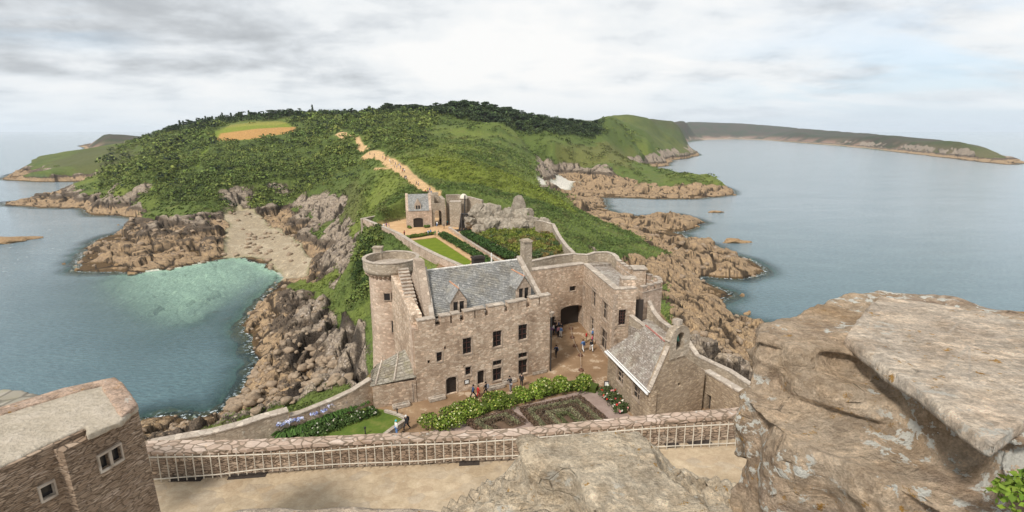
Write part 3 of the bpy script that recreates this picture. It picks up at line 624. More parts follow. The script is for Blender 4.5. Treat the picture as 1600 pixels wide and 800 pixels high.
class Frame:
    """vertical wall plane through A and B: (u, v, z) with v away from the camera"""
    def __init__(s, A, B):
        s.A = Vector((A[0], A[1], 0)); d = Vector((B[0] - A[0], B[1] - A[1], 0)); s.L = d.length; s.U = d / s.L
        s.V = Vector((-s.U.y, s.U.x, 0))
        s.M = Matrix(((s.U.x, s.V.x, 0, s.A.x), (s.U.y, s.V.y, 0, s.A.y), (0, 0, 1, 0), (0, 0, 0, 1)))
    def uz(s, px, py, v=0.0):
        """where a traced pixel meets the plane at depth v"""
        d = ray(px, py); o = s.A + s.V * v; n = s.V
        t = (o.x * n.x + o.y * n.y) / (d[0] * n.x + d[1] * n.y)
        p = Vector((d[0] * t, d[1] * t, 0)); return ((p - o).dot(s.U), CAMH + d[2] * t)
    def rect(s, x0, y0, x1, y1, v=0.0):
        a = s.uz((x0 + x1) / 2, y0, v); b = s.uz((x0 + x1) / 2, y1, v); l = s.uz(x0, (y0 + y1) / 2, v)[0]; r = s.uz(x1, (y0 + y1) / 2, v)[0]
        return (min(l, r), max(l, r), b[1], a[1])
    def w(s, u, v, z=0): return s.M @ Vector((u, v, z))
def wall_grid(mb, L, z0, tops, t, holes, u0=0.0):
    """wall in u,z with real openings; tops: [(u_start, u_end, ztop)] (battlements), holes: (u0,u1,z0,z1)"""
    us = sorted({round(x, 3) for x in [u0, L] + [a for q in tops for a in q[:2]] + [a for h in holes for a in h[:2]] if u0 - 1e-6 <= x <= L + 1e-6})
    zs = sorted({round(x, 3) for x in [z0] + [q[2] for q in tops] + [a for h in holes for a in h[2:4]]})
    def top(u):
        for a, b, z in tops:
            if a - 1e-6 <= u < b: return z
        return tops[-1][2]
    nu, nz = len(us) - 1, len(zs) - 1
    def solid(i, j):
        if i < 0 or j < 0 or i >= nu or j >= nz: return False
        u = (us[i] + us[i + 1]) / 2; z = (zs[j] + zs[j + 1]) / 2
        if z > top(u): return False
        return not any(h[0] < u < h[1] and h[2] < z < h[3] for h in holes)
    idx = {}; vs = []; fs = []
    def v(i, j, k):
        if (i, j, k) not in idx: idx[(i, j, k)] = len(vs); vs.append((us[i], t * k, zs[j]))
        return idx[(i, j, k)]
    for i in range(nu):
        for j in range(nz):
            if not solid(i, j): continue
            fs.append((v(i, j, 0), v(i + 1, j, 0), v(i + 1, j + 1, 0), v(i, j + 1, 0)))
            fs.append((v(i, j, 1), v(i, j + 1, 1), v(i + 1, j + 1, 1), v(i + 1, j, 1)))
            if not solid(i - 1, j): fs.append((v(i, j, 0), v(i, j + 1, 0), v(i, j + 1, 1), v(i, j, 1)))
            if not solid(i + 1, j): fs.append((v(i + 1, j, 0), v(i + 1, j, 1), v(i + 1, j + 1, 1), v(i + 1, j + 1, 0)))
            if not solid(i, j - 1): fs.append((v(i, j, 0), v(i, j, 1), v(i + 1, j, 1), v(i + 1, j, 0)))
            if not solid(i, j + 1): fs.append((v(i, j + 1, 0), v(i + 1, j + 1, 0), v(i + 1, j + 1, 1), v(i, j + 1, 1)))
    mb.add(vs, fs)
def opening(fr, parent, r, kind='window', mull=0, trans=0, sur=0.14, deep=0.28, arch=False, framemat=None, pane=None, label=None):
    """surround proud of the wall, recessed leaf or glass, bars"""
    u0, u1, z0, z1 = r
    m = MB(fr.M); e = 0.03
    if sur:
        m.box(u0 - sur, u0 + .002, -e, 0.12, z0 - (sur if kind == 'window' else 0), z1 + sur); m.box(u1 - .002, u1 + sur, -e, 0.12, z0 - (sur if kind == 'window' else 0), z1 + sur)
        m.box(u0 + .003, u1 - .003, -e + .004, 0.12, z1 - .002, z1 + sur - .003)
        if kind == 'window': m.box(u0 + .003, u1 - .003, -e - .03, 0.14, z0 - sur, z0 + .002)
    if arch:
        n = 8; c = (u0 + u1) / 2; w = (u1 - u0) / 2; hh = min(w * 0.55, 0.5)
        pts = [(c + w * math.cos(PI * k / n), z1 - hh + hh * math.sin(PI * k / n)) for k in range(n + 1)]
        for k in range(n):
            (a, za), (b_, zb) = pts[k], pts[k + 1]
            m.add([(a, 0.01, za), (b_, 0.01, zb), (b_, 0.01, z1), (a, 0.01, z1), (a, deep, za), (b_, deep, zb), (b_, deep, z1), (a, deep, z1)], [(0, 1, 2, 3), (4, 7, 6, 5), (0, 4, 5, 1)])
    if not m.v: m.box(u0, u1, -e, .05, z0 - .12, z0)
    o = m.build(kind, M_ASHLAR, parent)
    p = MB(fr.M); p.box(u0, u1, deep, deep + 0.06, z0, z1); p.build('door_leaf' if kind == 'door' else 'pane', pane or (M_BLACKWOOD if kind == 'door' else M_DARKWIN), o)
    if mull or trans:
        q = MB(fr.M); t = 0.032
        for k in range(mull): c = u0 + (u1 - u0) * (k + 1) / (mull + 1); q.box(c - t, c + t, deep - .1, deep - .004, z0, z1)
        for k in range(trans): c = z0 + (z1 - z0) * (k + 1) / (trans + 1); q.box(u0, u1, deep - .095, deep - .008, c - t * .8, c + t * .8)
        q.build('mullion', framemat or M_REDWOOD, o)
    if label: o['label'] = label
    return o
def strip_wall(name, pts, thick, zbot, mat, label, cat, cope=0.12, copemat=None, side=1, group=None, merlon=None, over=0.06):
    """wall along a world polyline (x, y, ztop); side=+1 puts the thickness to the left of travel"""
    P2 = [Vector((p[0], p[1])) for p in pts]; n = len(P2); off = []
    for i in range(n):
        a = (P2[i] - P2[i - 1]).normalized() if i else None; b = (P2[i + 1] - P2[i]).normalized() if i < n - 1 else None
        d = ((a or b) + (b or a)).normalized(); nn = Vector((-d.y, d.x)) * side; c = max(0.5, nn.dot(Vector((-(a or b).y, (a or b).x)) * side)); off.append(nn / c)
    def ring(mb, lo, hi, t0, t1):
        vs = []; fs = []
        for i in range(n):
            a = P2[i] + off[i] * t0; b = P2[i] + off[i] * t1; zt = pts[i][2]; l = lo(zt); h_ = hi(zt)
            vs += [(a.x, a.y, l), (b.x, b.y, l), (b.x, b.y, h_), (a.x, a.y, h_)]
        for i in range(n - 1):
            k = 4 * i
            for q in range(4): fs.append((k + q, k + (q + 1) % 4, k + 4 + (q + 1) % 4, k + 4 + q))
        fs += [(0, 1, 2, 3), (4 * n - 4, 4 * n - 1, 4 * n - 2, 4 * n - 3)]
        mb.add(vs, fs)
    m = MB(); ring(m, lambda z: zbot, lambda z: z - cope, 0, thick)
    o = m.build(name, mat); tag(o, label, cat, group)
    if cope:
        c = MB(); ring(c, lambda z: z - cope, lambda z: z, -over, thick + over); c.build('coping', copemat or M_COPE, o)
    return o
def pline(lst): return [tuple(P(a, b, z)) for a, b, z in lst]

# ================================================================ MAIN HALL (logis)
FA = Frame(P(652, 628, GZ), P(858, 580, GZ))
LH = FA.L
hall = empty('stone_hall'); tag(hall, 'large pink stone hall with crenellated facade and steep blue slate roof beside the courtyard', 'building')
wins = [(723,528,737,553,1,2),(770,517,784,542,1,2),(810,507,824,531,1,2),(682,550,691,565,0,1),(727,573,736,586,0,1),(770,563,784,571,1,0),(810,551,824,559,1,0),(770,575,784,595,1,1),(810,562,824,584,1,1)]
drs = [(697,589,714,617),(746,579,757,600)]
WR = [FA.rect(*w[:4]) for w in wins]; DR = [FA.rect(*d) for d in drs]
for i, d in enumerate(DR): DR[i] = (d[0], d[1], max(GZ + .05, d[2]), d[3])
hl = [FA.rect(668,563,672,568), FA.rect(724,571,727,574), FA.rect(694,541,697,546)]
mer = [(652,679),(688,703),(706,718),(725,741),(743,757),(763,788),(794,809),(810,822),(829,842),(844,859)]
ZT = FA.uz(800, 478)[1]
tops = []; cur = 0.0; MZ0 = FA.uz(665.5, 501)[1]; MZ1 = FA.uz(850, 462.5)[1]; print('merlon z', MZ0, MZ1, FA.uz(750, 485.5)[1])
for a, b_ in mer:
    ua = max(0, FA.uz(a, 490 - (a - 652) * .15)[0]); ub = min(LH, FA.uz(b_, 490 - (b_ - 652) * .15)[0])
    zt_ = MZ0 + (MZ1 - MZ0) * (ua + ub) / 2 / LH
    if ua > cur + .05: tops.append((cur, ua, round(zt_ - 1.05, 2)))
    tops.append((ua, ub, round(zt_, 2))); cur = ub
if cur < LH: tops.append((cur, LH, round(MZ1, 2)))
m = MB(FA.M); wall_grid(m, LH, GZ - 1, tops, 0.8, WR + DR + hl); 
m.build('facade', M_PINK, hall)
m = MB(FA.M)
for a, b_, z in tops:
    if z > MZ0 - .3: m.box(a - .05, b_ + .05, -.06, .86, z + .002, z + .13)
m.build('merlon_coping', M_COPE, hall)
for w, r in zip(wins, WR): opening(FA, hall, r, 'window', w[4], w[5])
opening(FA, hall, DR[0], 'door', arch=True); opening(FA, hall, DR[1], 'door', arch=True)
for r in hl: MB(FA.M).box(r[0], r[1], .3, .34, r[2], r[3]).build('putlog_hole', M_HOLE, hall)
m = MB(FA.M); DEPTH = 10.5
m.box(LH - .9, LH + .001, .8, DEPTH, GZ - 1, 39.2); m.box(0, LH, DEPTH - .8, DEPTH, GZ - 4, 39.2)   # right and rear walls
m.prism([(0, .8), (1.2, .8), (1.2, DEPTH - .8), (0, DEPTH - .8)], GZ - 3, [40.2, 40.2, 42.5, 42.5])
m.build('side_wall', M_PINK, hall)
m = MB(FA.M); m.box(.8, LH - .9, .8, DEPTH - .8, 38.9, 39.1); m.build('wall_walk', M_COPE, hall)
UE0, UE1, UR0, UR1, RD, VE, ZE = 2.7, 16.5, 3.5, 15.7, 4.4, 1.5, 39.3
ZR = FA.M and at(740, 414, FA.w(9.5, VE + RD).y).z
def roofpt(u, s):   # s 0..1 from eave to ridge
    return (u, VE + RD * s, ZE + (ZR - ZE) * s)
def slate_roof():
    m = MB(FA.M); rows = 26
    for k in range(rows):     # overlapping courses
        s0 = k / rows; s1 = (k + 1) / rows; l0 = UE0 + (UR0 - UE0) * s0; l1 = UE0 + (UR0 - UE0) * s1; r0 = UE1 + (UR1 - UE1) * s0; r1 = UE1 + (UR1 - UE1) * s1
        a = roofpt(l0, s0); b_ = roofpt(r0, s0); c = roofpt(r1, s1); d = roofpt(l1, s1); e = 0.05
        m.add([(a[0], a[1] - e, a[2] + e), (b_[0], b_[1] - e, b_[2] + e), (c[0], c[1], c[2] + .01), (d[0], d[1], d[2] + .01), a, b_], [(0, 1, 2, 3), (4, 5, 1, 0)])
    y1 = VE + 2 * RD
    m.add([(UR0, VE + RD, ZR), (UR1, VE + RD, ZR), (UE1, y1, ZE), (UE0, y1, ZE)], [(0, 1, 2, 3)])
    m.add([(UE0, VE, ZE), (UR0, VE + RD, ZR), (UE0, y1, ZE)], [(0, 1, 2)]); m.add([(UE1, VE, ZE), (UR1, VE + RD, ZR), (UE1, y1, ZE)], [(0, 1, 2)])
    r = m.build('roof', M_SLATE, hall)
    t = MB(FA.M)
    n = 42
    for k in range(n):
        a = UR0 + (UR1 - UR0) * k / n; b_ = UR0 + (UR1 - UR0) * (k + .93) / n; t.tube([(a, VE + RD, ZR + .02), (b_, VE + RD, ZR + .03)], [.11, .13], 6)
    t.build('ridge_tiles', M_LEAD, r)
    # raking parapets of the two gables
    for u0, u1, w0 in ((UE1, UR1, .0), (UE0, UR0, -.55)):
        g = MB(FA.M); ln = [(u0, VE - .6, ZE + .1), (u1, VE + RD, ZR + .35), (u0, VE + 2 * RD, ZE + .1)]
        for q in range(2):
            a, b_ = ln[q], ln[q + 1]; t0, t1 = (0.0 + w0, .55 + w0)
            g.add([(a[0] + t0, a[1], a[2] - 2.2), (a[0] + t1, a[1], a[2] - 2.2), (b_[0] + t1, b_[1], b_[2] - 2.2), (b_[0] + t0, b_[1], b_[2] - 2.2), (a[0] + t0, a[1], a[2] + .15), (a[0] + t1, a[1], a[2] + .15), (b_[0] + t1, b_[1], b_[2] + .15), (b_[0] + t0, b_[1], b_[2] + .15)],
                  [(0, 3, 2, 1), (4, 5, 6, 7), (0, 1, 5, 4), (1, 2, 6, 5), (2, 3, 7, 6), (3, 0, 4, 7)])
        g.build('gable_parapet', M_COPE, hall)
    return r
hroof = slate_roof()
# tall west gable slab with its stack
m = MB(FA.M)
prof = [(1.0, 38.5), (2.2, 40.9), (VE + RD - .9, ZR + .6), (VE + RD - .7, ZR + 1.5), (VE + RD + .9, ZR + 1.5), (VE + RD + 1.0, ZR), (DEPTH - .8, 39.5), (DEPTH - .8, GZ), (1.0, GZ)]
U0, U1 = 1.75, 2.7
n = len(prof); m.add([(U0 + (.35 if z > 42 else 0), v_, z) for v_, z in prof] + [(U1 + (.35 if z > 42 else 0), v_, z) for v_, z in prof], [tuple(range(n)), tuple(range(n, 2 * n))[::-1]] + [(i, n + i, n + (i + 1) % n, (i + 1) % n) for i in range(n)])
m.build('west_gable', M_ASHLAR, hall)
def chimney(px, ptop, pbot, v, w, d, mat, cap=.2, label=None):
    u, zb = FA.uz(px, pbot, v); _, zt = FA.uz(px, ptop, v)
    m = MB(FA.M); m.box(u - w / 2, u + w / 2, v - d / 2, v + d / 2, zb - 1.6, zt - cap); c = m.build('chimney', mat, hroof)
    m = MB(FA.M); m.box(u - w / 2 - .1, u + w / 2 + .1, v - d / 2 - .1, v + d / 2 + .1, zt - cap, zt); m.box(u - w / 2 + .1, u + w / 2 - .1, v - d / 2 + .1, v + d / 2 - .1, zt, zt + .12); m.build('chimney_cap', mat, c)
    if label: c['label'] = label
chimney(822, 375, 404, VE + RD + .6, 1.15, 1.2, M_GREYW, label='tall pale stone chimney')
chimney(747, 401, 412, VE + RD + 2.2, 1.5, .9, M_HOLE, label='squat dark chimney')
for px, pt in ((768, 403),):
    u, z = FA.uz(px, pt, VE + RD); MB(FA.M).lathe([(0, z + .7), (.08, z + .6), (.12, z + .3), (.06, z + .1), (.15, ZR - .1)], 8, (u, VE + RD)).build('finial', M_LEAD, hroof)
def dormer(px, pw0, pw1, wy0, wy1, apex):
    v = 1.35; uL = FA.uz(pw0, (wy0 + wy1) / 2, v)[0]; uR = FA.uz(pw1, (wy0 + wy1) / 2, v)[0]; c = (uL + uR) / 2
    z0 = FA.uz(px, wy1, v)[1]; z1 = FA.uz(px, wy0, v)[1]; za = FA.uz(px, apex, v)[1]; W_ = (uR - uL) / 2 + .32
    e = MB(FA.M); t = .3; zs = z1 + .05
    wall_grid(e, c + W_, z0 - .9, [(c - W_, c + W_, zs)], t, [(uL, c - .09, z0, z1), (c + .09, uR, z0, z1)], c - W_)
    e.v = [FA.M @ (FA.M.inverted() @ q + Vector((0, v, 0))) for q in e.v]
    e.add([(c - W_, v, zs), (c + W_, v, zs), (c, v, za), (c - W_, v + t, zs), (c + W_, v + t, zs), (c, v + t, za)], [(0, 1, 2), (3, 5, 4), (0, 3, 4, 1), (1, 4, 5, 2), (2, 5, 3, 0)])
    back = VE + RD * ((za - .2 - ZE) / (ZR - ZE)); bl = VE + RD * ((zs - ZE) / (ZR - ZE))
    d = e.build('dormer', M_ASHLAR, hroof)
    r = MB(FA.M)
    for sg in (-1, 1):
        r.add([(c, v - .12, za + .04), (c + sg * (W_ + .12), v - .12, zs - .1), (c + sg * (W_ + .12), bl + .2, zs - .1), (c, back + .25, za + .04)], [(0, 1, 2, 3)])
        r.add([(c + sg * W_, v + t, z0 - .9), (c + sg * W_, v + t, zs), (c + sg * W_, bl + .3, zs)], [(0, 1, 2)])
    r.build('dormer_roof', M_SLATE, d)
    k = MB(FA.M); n = 9
    for q in range(n): a = v - .1 + (back + .2 - v) * q / n; k.tube([(c, a, za + .08), (c, a + (back - v) / n * .8, za + .09)], .09, 6)
    k.build('ridge_tiles', M_TILE, d)
    k = MB(FA.M); k.tube([(c, v, za), (c, v, za + .55)], [.08, .03], 6); k.build('finial', M_LEAD, d)
    for a, b_ in ((uL, c - .09), (c + .09, uR)): MB(FA.M).box(a, b_, v + .18, v + .22, z0, z1).build('pane', M_DARKWIN, d)
dormer(717, 708.5, 725.5, 471, 489, 451); dormer(818.5, 811, 826, 450, 467.5, 432)
# drainpipe, sign
u, z = FA.uz(857.5, 489)
m = MB(FA.M); m.tube([(LH + .12, -.15, GZ + .1), (LH + .12, -.15, 37.6)], .08, 8); dp = m.build('drainpipe', M_IRON, hall)
MB(FA.M).lathe([(.1, 37.4), (.34, 37.95), (.34, 38.1), (.26, 38.1), (.1, 37.7)], 12, (LH + .12, -.15)).build('rain_hopper', M_COPE, dp)
r = FA.rect(725.5, 593, 733, 600); sg = MB(FA.M).box(r[0], r[1], -.06, -.004, r[2], r[3]).build('notice_board', M_IRON); tag(sg, 'small white notice in a dark frame on the hall wall beside the arched door', 'sign')
MB(FA.M).box(r[0] + .09, r[1] - .09, -.075, -.06, r[2] + .09, r[3] - .09).build('notice_sheet', M_WHITE, sg)
# wall from the hall corner up the tower stair
# ================================================================ ROUND TOWER
TC = P(611, 402, 44.0); TZ = 44.0
tower = empty('round_tower'); tag(tower, 'round pink stone tower with an overhanging parapet ring left of the hall', 'tower')
m = MB(); nseg = 40
m.lathe([(3.55, 16), (3.2, 29), (3.0, 33), (2.95, TZ - 2.0)], nseg, TC[:2]); m.build('shaft', M_ROSE, tower, smooth=False)
m = MB(); m.lathe([(2.95, TZ - 2.0), (3.05, TZ - 1.85), (3.5, TZ - 1.45), (3.6, TZ - 1.2), (3.6, TZ), (3.25, TZ), (3.25, TZ - 1.0)], nseg, TC[:2]); m.build('parapet_ring', M_GREYW, tower)
m = MB(); m.lathe([(3.56, TZ + .003), (3.68, TZ + .003), (3.68, TZ + .1), (3.2, TZ + .1), (3.2, TZ + .003)], nseg, TC[:2]); m.build('ring_coping', M_COPE, tower)
m = MB(); m.lathe([(0, TZ - .72), (2.2, TZ - .78), (3.27, TZ - 1.0)], nseg, TC[:2]); m.build('tower_floor', M_COPE, tower)
m = MB(); bx_ = P(590, 387, TZ + .6); m.box(bx_[0] - .55, bx_[0] + .6, bx_[1] - .5, bx_[1] + .5, TZ - 1, TZ + .6); m.box(bx_[0] - .65, bx_[0] + .7, bx_[1] - .6, bx_[1] + .6, TZ + .6, TZ + .75); m.build('stair_hood', M_GREYW, tower)
for k in range(34):
    t = 2 * PI * k / 34; c, s = math.cos(t), math.sin(t); M_ = Matrix.Translation((TC[0], TC[1], 0)) @ Matrix.Rotation(t, 4, 'Z'); q = MB(M_); q.add([(2.9, -.12, TZ - 2.3), (2.9, .12, TZ - 2.3), (3.45, .12, TZ - 1.75), (3.45, -.12, TZ - 1.75), (2.9, -.12, TZ - 1.75), (2.9, .12, TZ - 1.75)], [(0, 3, 2, 1), (0, 4, 3), (1, 2, 5), (3, 4, 5, 2)]); q.build('corbel', M_ROSE, tower)
def tower_hole(px0, py0, px1, py1, name='window'):
    cx = (px0 + px1) / 2; cyy = (py0 + py1) / 2; d = ray(cx, cyy)
    # near intersection with the cylinder
    a = d[0] ** 2 + d[1] ** 2; b_ = -2 * (d[0] * TC[0] + d[1] * TC[1]); c = TC[0] ** 2 + TC[1] ** 2 - 3.0 ** 2; disc = b_ * b_ - 4 * a * c
    if disc < 0: return
    t = (-b_ - math.sqrt(disc)) / (2 * a); p = Vector((d[0] * t, d[1] * t, CAMH + d[2] * t)); n_ = Vector((p.x - TC[0], p.y - TC[1], 0)).normalized()
    w = (px1 - px0) / FPX * p.length / 2 / max(.4, abs(n_.y)); hh = (py1 - py0) / FPX * p.length / 2 / .93
    f = Frame((p.x + n_.y * w + n_.x * .02, p.y - n_.x * w + n_.y * .02), (p.x - n_.y * w + n_.x * .02, p.y + n_.x * w + n_.y * .02))
    M_ = f.M; q = MB(M_); 
    q.box(-.14, 0, -.08, .2, p.z - hh - .1, p.z + hh + .1); q.box(2 * w, 2 * w + .14, -.08, .2, p.z - hh - .1, p.z + hh + .1); q.box(0, 2 * w, -.08, .2, p.z + hh, p.z + hh + .1); q.box(0, 2 * w, -.08, .2, p.z - hh - .1, p.z - hh)
    o = q.build(name, M_ASHLAR, tower); MB(M_).box(0, 2 * w, -.04, .2, p.z - hh, p.z + hh).build('pane', M_DARKWIN, o)
tower_hole(601, 459, 609, 468); tower_hole(612.5, 502, 615, 518, 'arrow_slit'); tower_hole(599, 556, 601.5, 563, 'arrow_slit')
# stair from the hall parapet to the tower top
stair = empty('tower_stair'); tag(stair, 'steep worn stone stair climbing from the hall battlements to the round tower top', 'stair')
s0 = FA.w(.55, 1.0); s1 = Vector((TC[0] + 2.1, TC[1] - 2.9, 0)); NS = 15; SZ0, SZ1 = 39.3, 43.35
sf = Frame(s0, s1); LS = sf.L
m = MB(sf.M)
for k in range(NS):
    a = LS * k / NS; m.box(a, LS * (k + 1) / NS + .001, -.62, .62, SZ0 - 5, SZ0 + (SZ1 - SZ0) * (k + 1) / NS - .09)
m.build('stair_mass', M_ROSE, stair)
for k in range(NS):
    a = LS * k / NS; z = SZ0 + (SZ1 - SZ0) * (k + 1) / NS; MB(sf.M).box(a - .07, LS * (k + 1) / NS - .02, -.66, .66, z - .09, z).build('step', M_COPE, stair)
# the mass of wall under the stair, between hall and tower
m = MB(sf.M); m.prism([(-.9, -.62), (LS, -.62), (LS, .64), (-.9, .64)][:4], GZ - 6, [38.6, 40.8, 41.2, 38.9]); stw = m.build('stair_wall', M_ROSE, stair)
# ================================================================ LEAN-TO with stone slab roof
lt = empty('lean_to'); tag(lt, 'low stone lean-to with mossy slab roof against the foot of the round tower', 'outbuilding')
la = P(577, 634, GZ); lb = P(651.5, 629, GZ); FL = Frame(la, lb)
dr = FL.rect(644, 599, 658, 625); 
FL2 = Frame(P(584, 638, GZ), FA.w(-.05, -.05)); dr = FL2.rect(645, 600, 658, 625); dr = (dr[0], min(dr[1], FL2.L - .35), GZ + .15, dr[3])
m = MB(FL2.M); wall_grid(m, FL2.L, GZ - 2, [(0, FL2.L, 32.72)], .7, [dr]); m.build('front_wall', M_PINK, lt)
opening(FL2, lt, dr, 'door', sur=.12)
c0 = P(584, 638, GZ); c1 = FA.w(0, 0); T1 = at(650, 534, FA.w(0, 5.2).y); T0 = at(589, 569, 56.2); S0 = P(577, 604, 33.0); 
E0 = Vector((c0.x, c0.y, 32.7)); E1 = Vector((c1.x, c1.y, 33.1))
m = MB(); m.prism([(c0.x, c0.y), (la.x - .4, la.y + 3.0), (T0.x, T0.y), (c0.x + 1.5, T0.y)], GZ - 6, 32.65); m.build('end_wall', M_PINK, lt)
def slab_roof():
    m = MB(); a = E0 + Vector((-.2, -.15, .03)); b_ = E1 + Vector((0, -.12, .03)); c = Vector((T1.x + .3, T1.y, T1.z)); d = Vector((T0.x, T0.y, T0.z)); e = Vector((la.x - .5, la.y + 3.2, 32.7))
    n = 10
    for k in range(n):
        s0, s1 = k / n, (k + 1) / n; p0 = a.lerp(d, s0); p1 = b_.lerp(c, s0); p2 = b_.lerp(c, s1); p3 = a.lerp(d, s1); up = Vector((0, 0, .06))
        m.add([p0 + up, p1 + up, p2, p3, p0, p1], [(0, 1, 2, 3), (4, 5, 1, 0)])
    m.add([a, d, e], [(0, 1, 2)]); m.add([a, b_, c, d, e], [(4, 3, 2, 1, 0)]); 
    r = m.build('roof', M_MOSSR, lt)
    q = MB()
    for s in (.12, .52): q.tube([a.lerp(b_, s) + Vector((0, 0, .1)), d.lerp(c, s) + Vector((0, 0, .1))], .12, 5)
    q.build('roof_rib', M_COPE, r)
slab_roof()
# ================================================================ EAST WING
ew = empty('east_wing'); tag(ew, 'two storey pink stone wing with mullioned windows on the right side of the courtyard', 'building')
CN = P(954, 566, GZ); CF = P(908.5, 507, GZ); ZN = at(961, 453, CN.y).z; ZF = at(909.6, 413, CF.y).z; print('ZF', ZF, ZN)
FE = Frame((CF.x, CF.y), (CN.x, CN.y))     # faces the courtyard
ew_w = [(925,451,931,480,1,1),(941,469,949,500,1,1),(922,496,928,521,1,1),(938,514,948,546,1,1),(911,447,914,466,0,0)]
def ew_rect(x0, y0, x1, y1): 
    r = FE.rect(x0, y0, x1, y1); return r
ER = [ew_rect(*w[:4]) for w in ew_w]
def sloped(mb, L, z0, za, zb, t, holes, u0=0.0):
    """wall_grid whose top runs from za to zb"""
    zm = max(za, zb); q = MB(mb.M); wall_grid(q, L, z0, [(u0, L, zm)], t, holes, u0); inv = mb.M.inverted()
    for i, v_ in enumerate(q.v):
        l = inv @ v_
        if abs(l.z - zm) < 1e-3: l.z = za + (zb - za) * (l.x - u0) / (L - u0); q.v[i] = mb.M @ l
    n = len(mb.v); mb.v += q.v; mb.f += [tuple(n + i for i in f) for f in q.f]
m = MB(FE.M); dE = FE.rect(903.5, 487, 911, 508); dE = (max(.4, dE[0]), dE[1], GZ + .05, dE[3]) 
ER = [r for r in ER]
sloped(m, FE.L, GZ - 1, ZF, ZN, .8, ER + [dE]); 
CR = P(995, 560, GZ); CR = Vector((at(995, 451, CN.y + .6).x, CN.y + .6, 0))
FN = Frame((CN.x, CN.y), (CR.x, CR.y)); r = FN.rect(966, 484, 978, 508)
m2 = MB(FN.M); wall_grid(m2, FN.L, GZ - 1, [(0, FN.L, ZN)], .8, [r])
n0 = len(m.v); m.v += m2.v; m.f += [tuple(n0 + i for i in f) for f in m2.f]
m.build('wall', M_PINK, ew)
opening(FN, ew, r, 'window', 2, 4, framemat=M_REDWOOD)
for w, q in zip(ew_w, ER): opening(FE, ew, q, 'window', w[4], w[5], sur=.2, framemat=M_ASHLAR)
opening(FE, ew, dE, 'door', arch=True)
# quoins of yellow stone
m = MB(); 
for k in range(22): w = .5 if k % 2 else .3; m.box(CN.x - .02, CN.x + w, CN.y - .03, CN.y + .2, GZ + .1 + k * .43, GZ + .5 + k * .43)
m.build('quoins', M_ASHLAR, ew)
m = MB(FE.M); m.box(0, FE.L + .02, -.08, .0, 37.4, 37.6); m.build('string_course', M_ASHLAR, ew)
# roof terrace
B0 = at(995, 451, CN.y + .6); B1 = P(956, 408, 40.0)
m = MB(); m.prism([(CF.x + .5, CF.y + 1), (CN.x + .6, CN.y + .6), (CR.x, CR.y + .3), (CR.x + .4, CR.y + 4), (B1.x, B1.y)], 37.0, [ZF - .5, ZN - .55, ZN - .55, ZN - .55, 39.2]); m.build('roof_terrace', M_LAUZE, ew)
m = MB(FE.M)
k = 12
for i in range(k):
    a, b_ = FE.L * i / k, FE.L * (i + .98) / k; za = ZF + (ZN - ZF) * (i + .5) / k; m.box(a, b_, -.07, .87, za + .01 + (.03 if i % 2 else 0), za + .16)
m.build('coping', M_COPE, ew)
m = MB(FN.M); m.box(0, FN.L, -.06, .85, ZN + .004, ZN + .15); m.build('coping', M_COPE, ew)
# gate range across the end of the courtyard
gt_ = empty('gate_range'); tag(gt_, 'thick pink stone gate range with a dark archway closing the far end of the courtyard', 'building')
G0 = P(835, 425, 39.9); FG = Frame((G0.x - 3, G0.y - .6), (CF.x + .3, CF.y + .2)); 
ar = FG.rect(876, 478, 904, 505); ar = (ar[0], FG.L - .25, GZ - .2, ar[3]); d2 = FG.rect(859.5, 495, 867, 520); d2 = (d2[0], d2[1], GZ, min(d2[3], 33)); w2 = FG.rect(890, 447, 900, 455)
m = MB(FG.M); wall_grid(m, FG.L, GZ - .3, [(0, FG.L, 39.9)], 1.2, [ar, d2, w2]); m.build('wall', M_PINK, gt_)
opening(FG, gt_, ar, 'archway', sur=0, deep=1.1, arch=True, pane=M_HOLE); opening(FG, gt_, d2, 'door', sur=.1); opening(FG, gt_, w2, 'window', sur=.08, deep=.5)
outer = pline([(826,407,41.0),(863,399,41.0),(895,395,41.0),(905,396,41.0),(917,396.5,41.0),(928,393,41.2),(949,392.5,41.2),(960,395.5,41.2),(966,400,41.0),(968,404.5,40.8)])
m = MB(); inner = [tuple(FG.w(0, 1.2)[:2]), tuple(FG.w(FG.L, 1.2)[:2]), (CF.x + .9, CF.y + .6), (B1.x, B1.y)]
m.prism(inner + [(p[0], p[1]) for p in outer[::-1]], 26, 39.6); m.build('wall_walk', M_LAUZE, gt_)
m = MB(FG.M); m.box(0, FG.L, -.05, 1.25, 39.904, 40.05); m.build('coping', M_COPE, gt_)
strip_wall('parapet_wall', outer, .55, 24, M_GREYW, 'curved grey parapet wall on the outer edge of the gate range roof', 'wall', side=-1, cope=.1)
p = outer[-1]
bat = [p] + pline([(980,413,40.6),(993,421,40.5)])
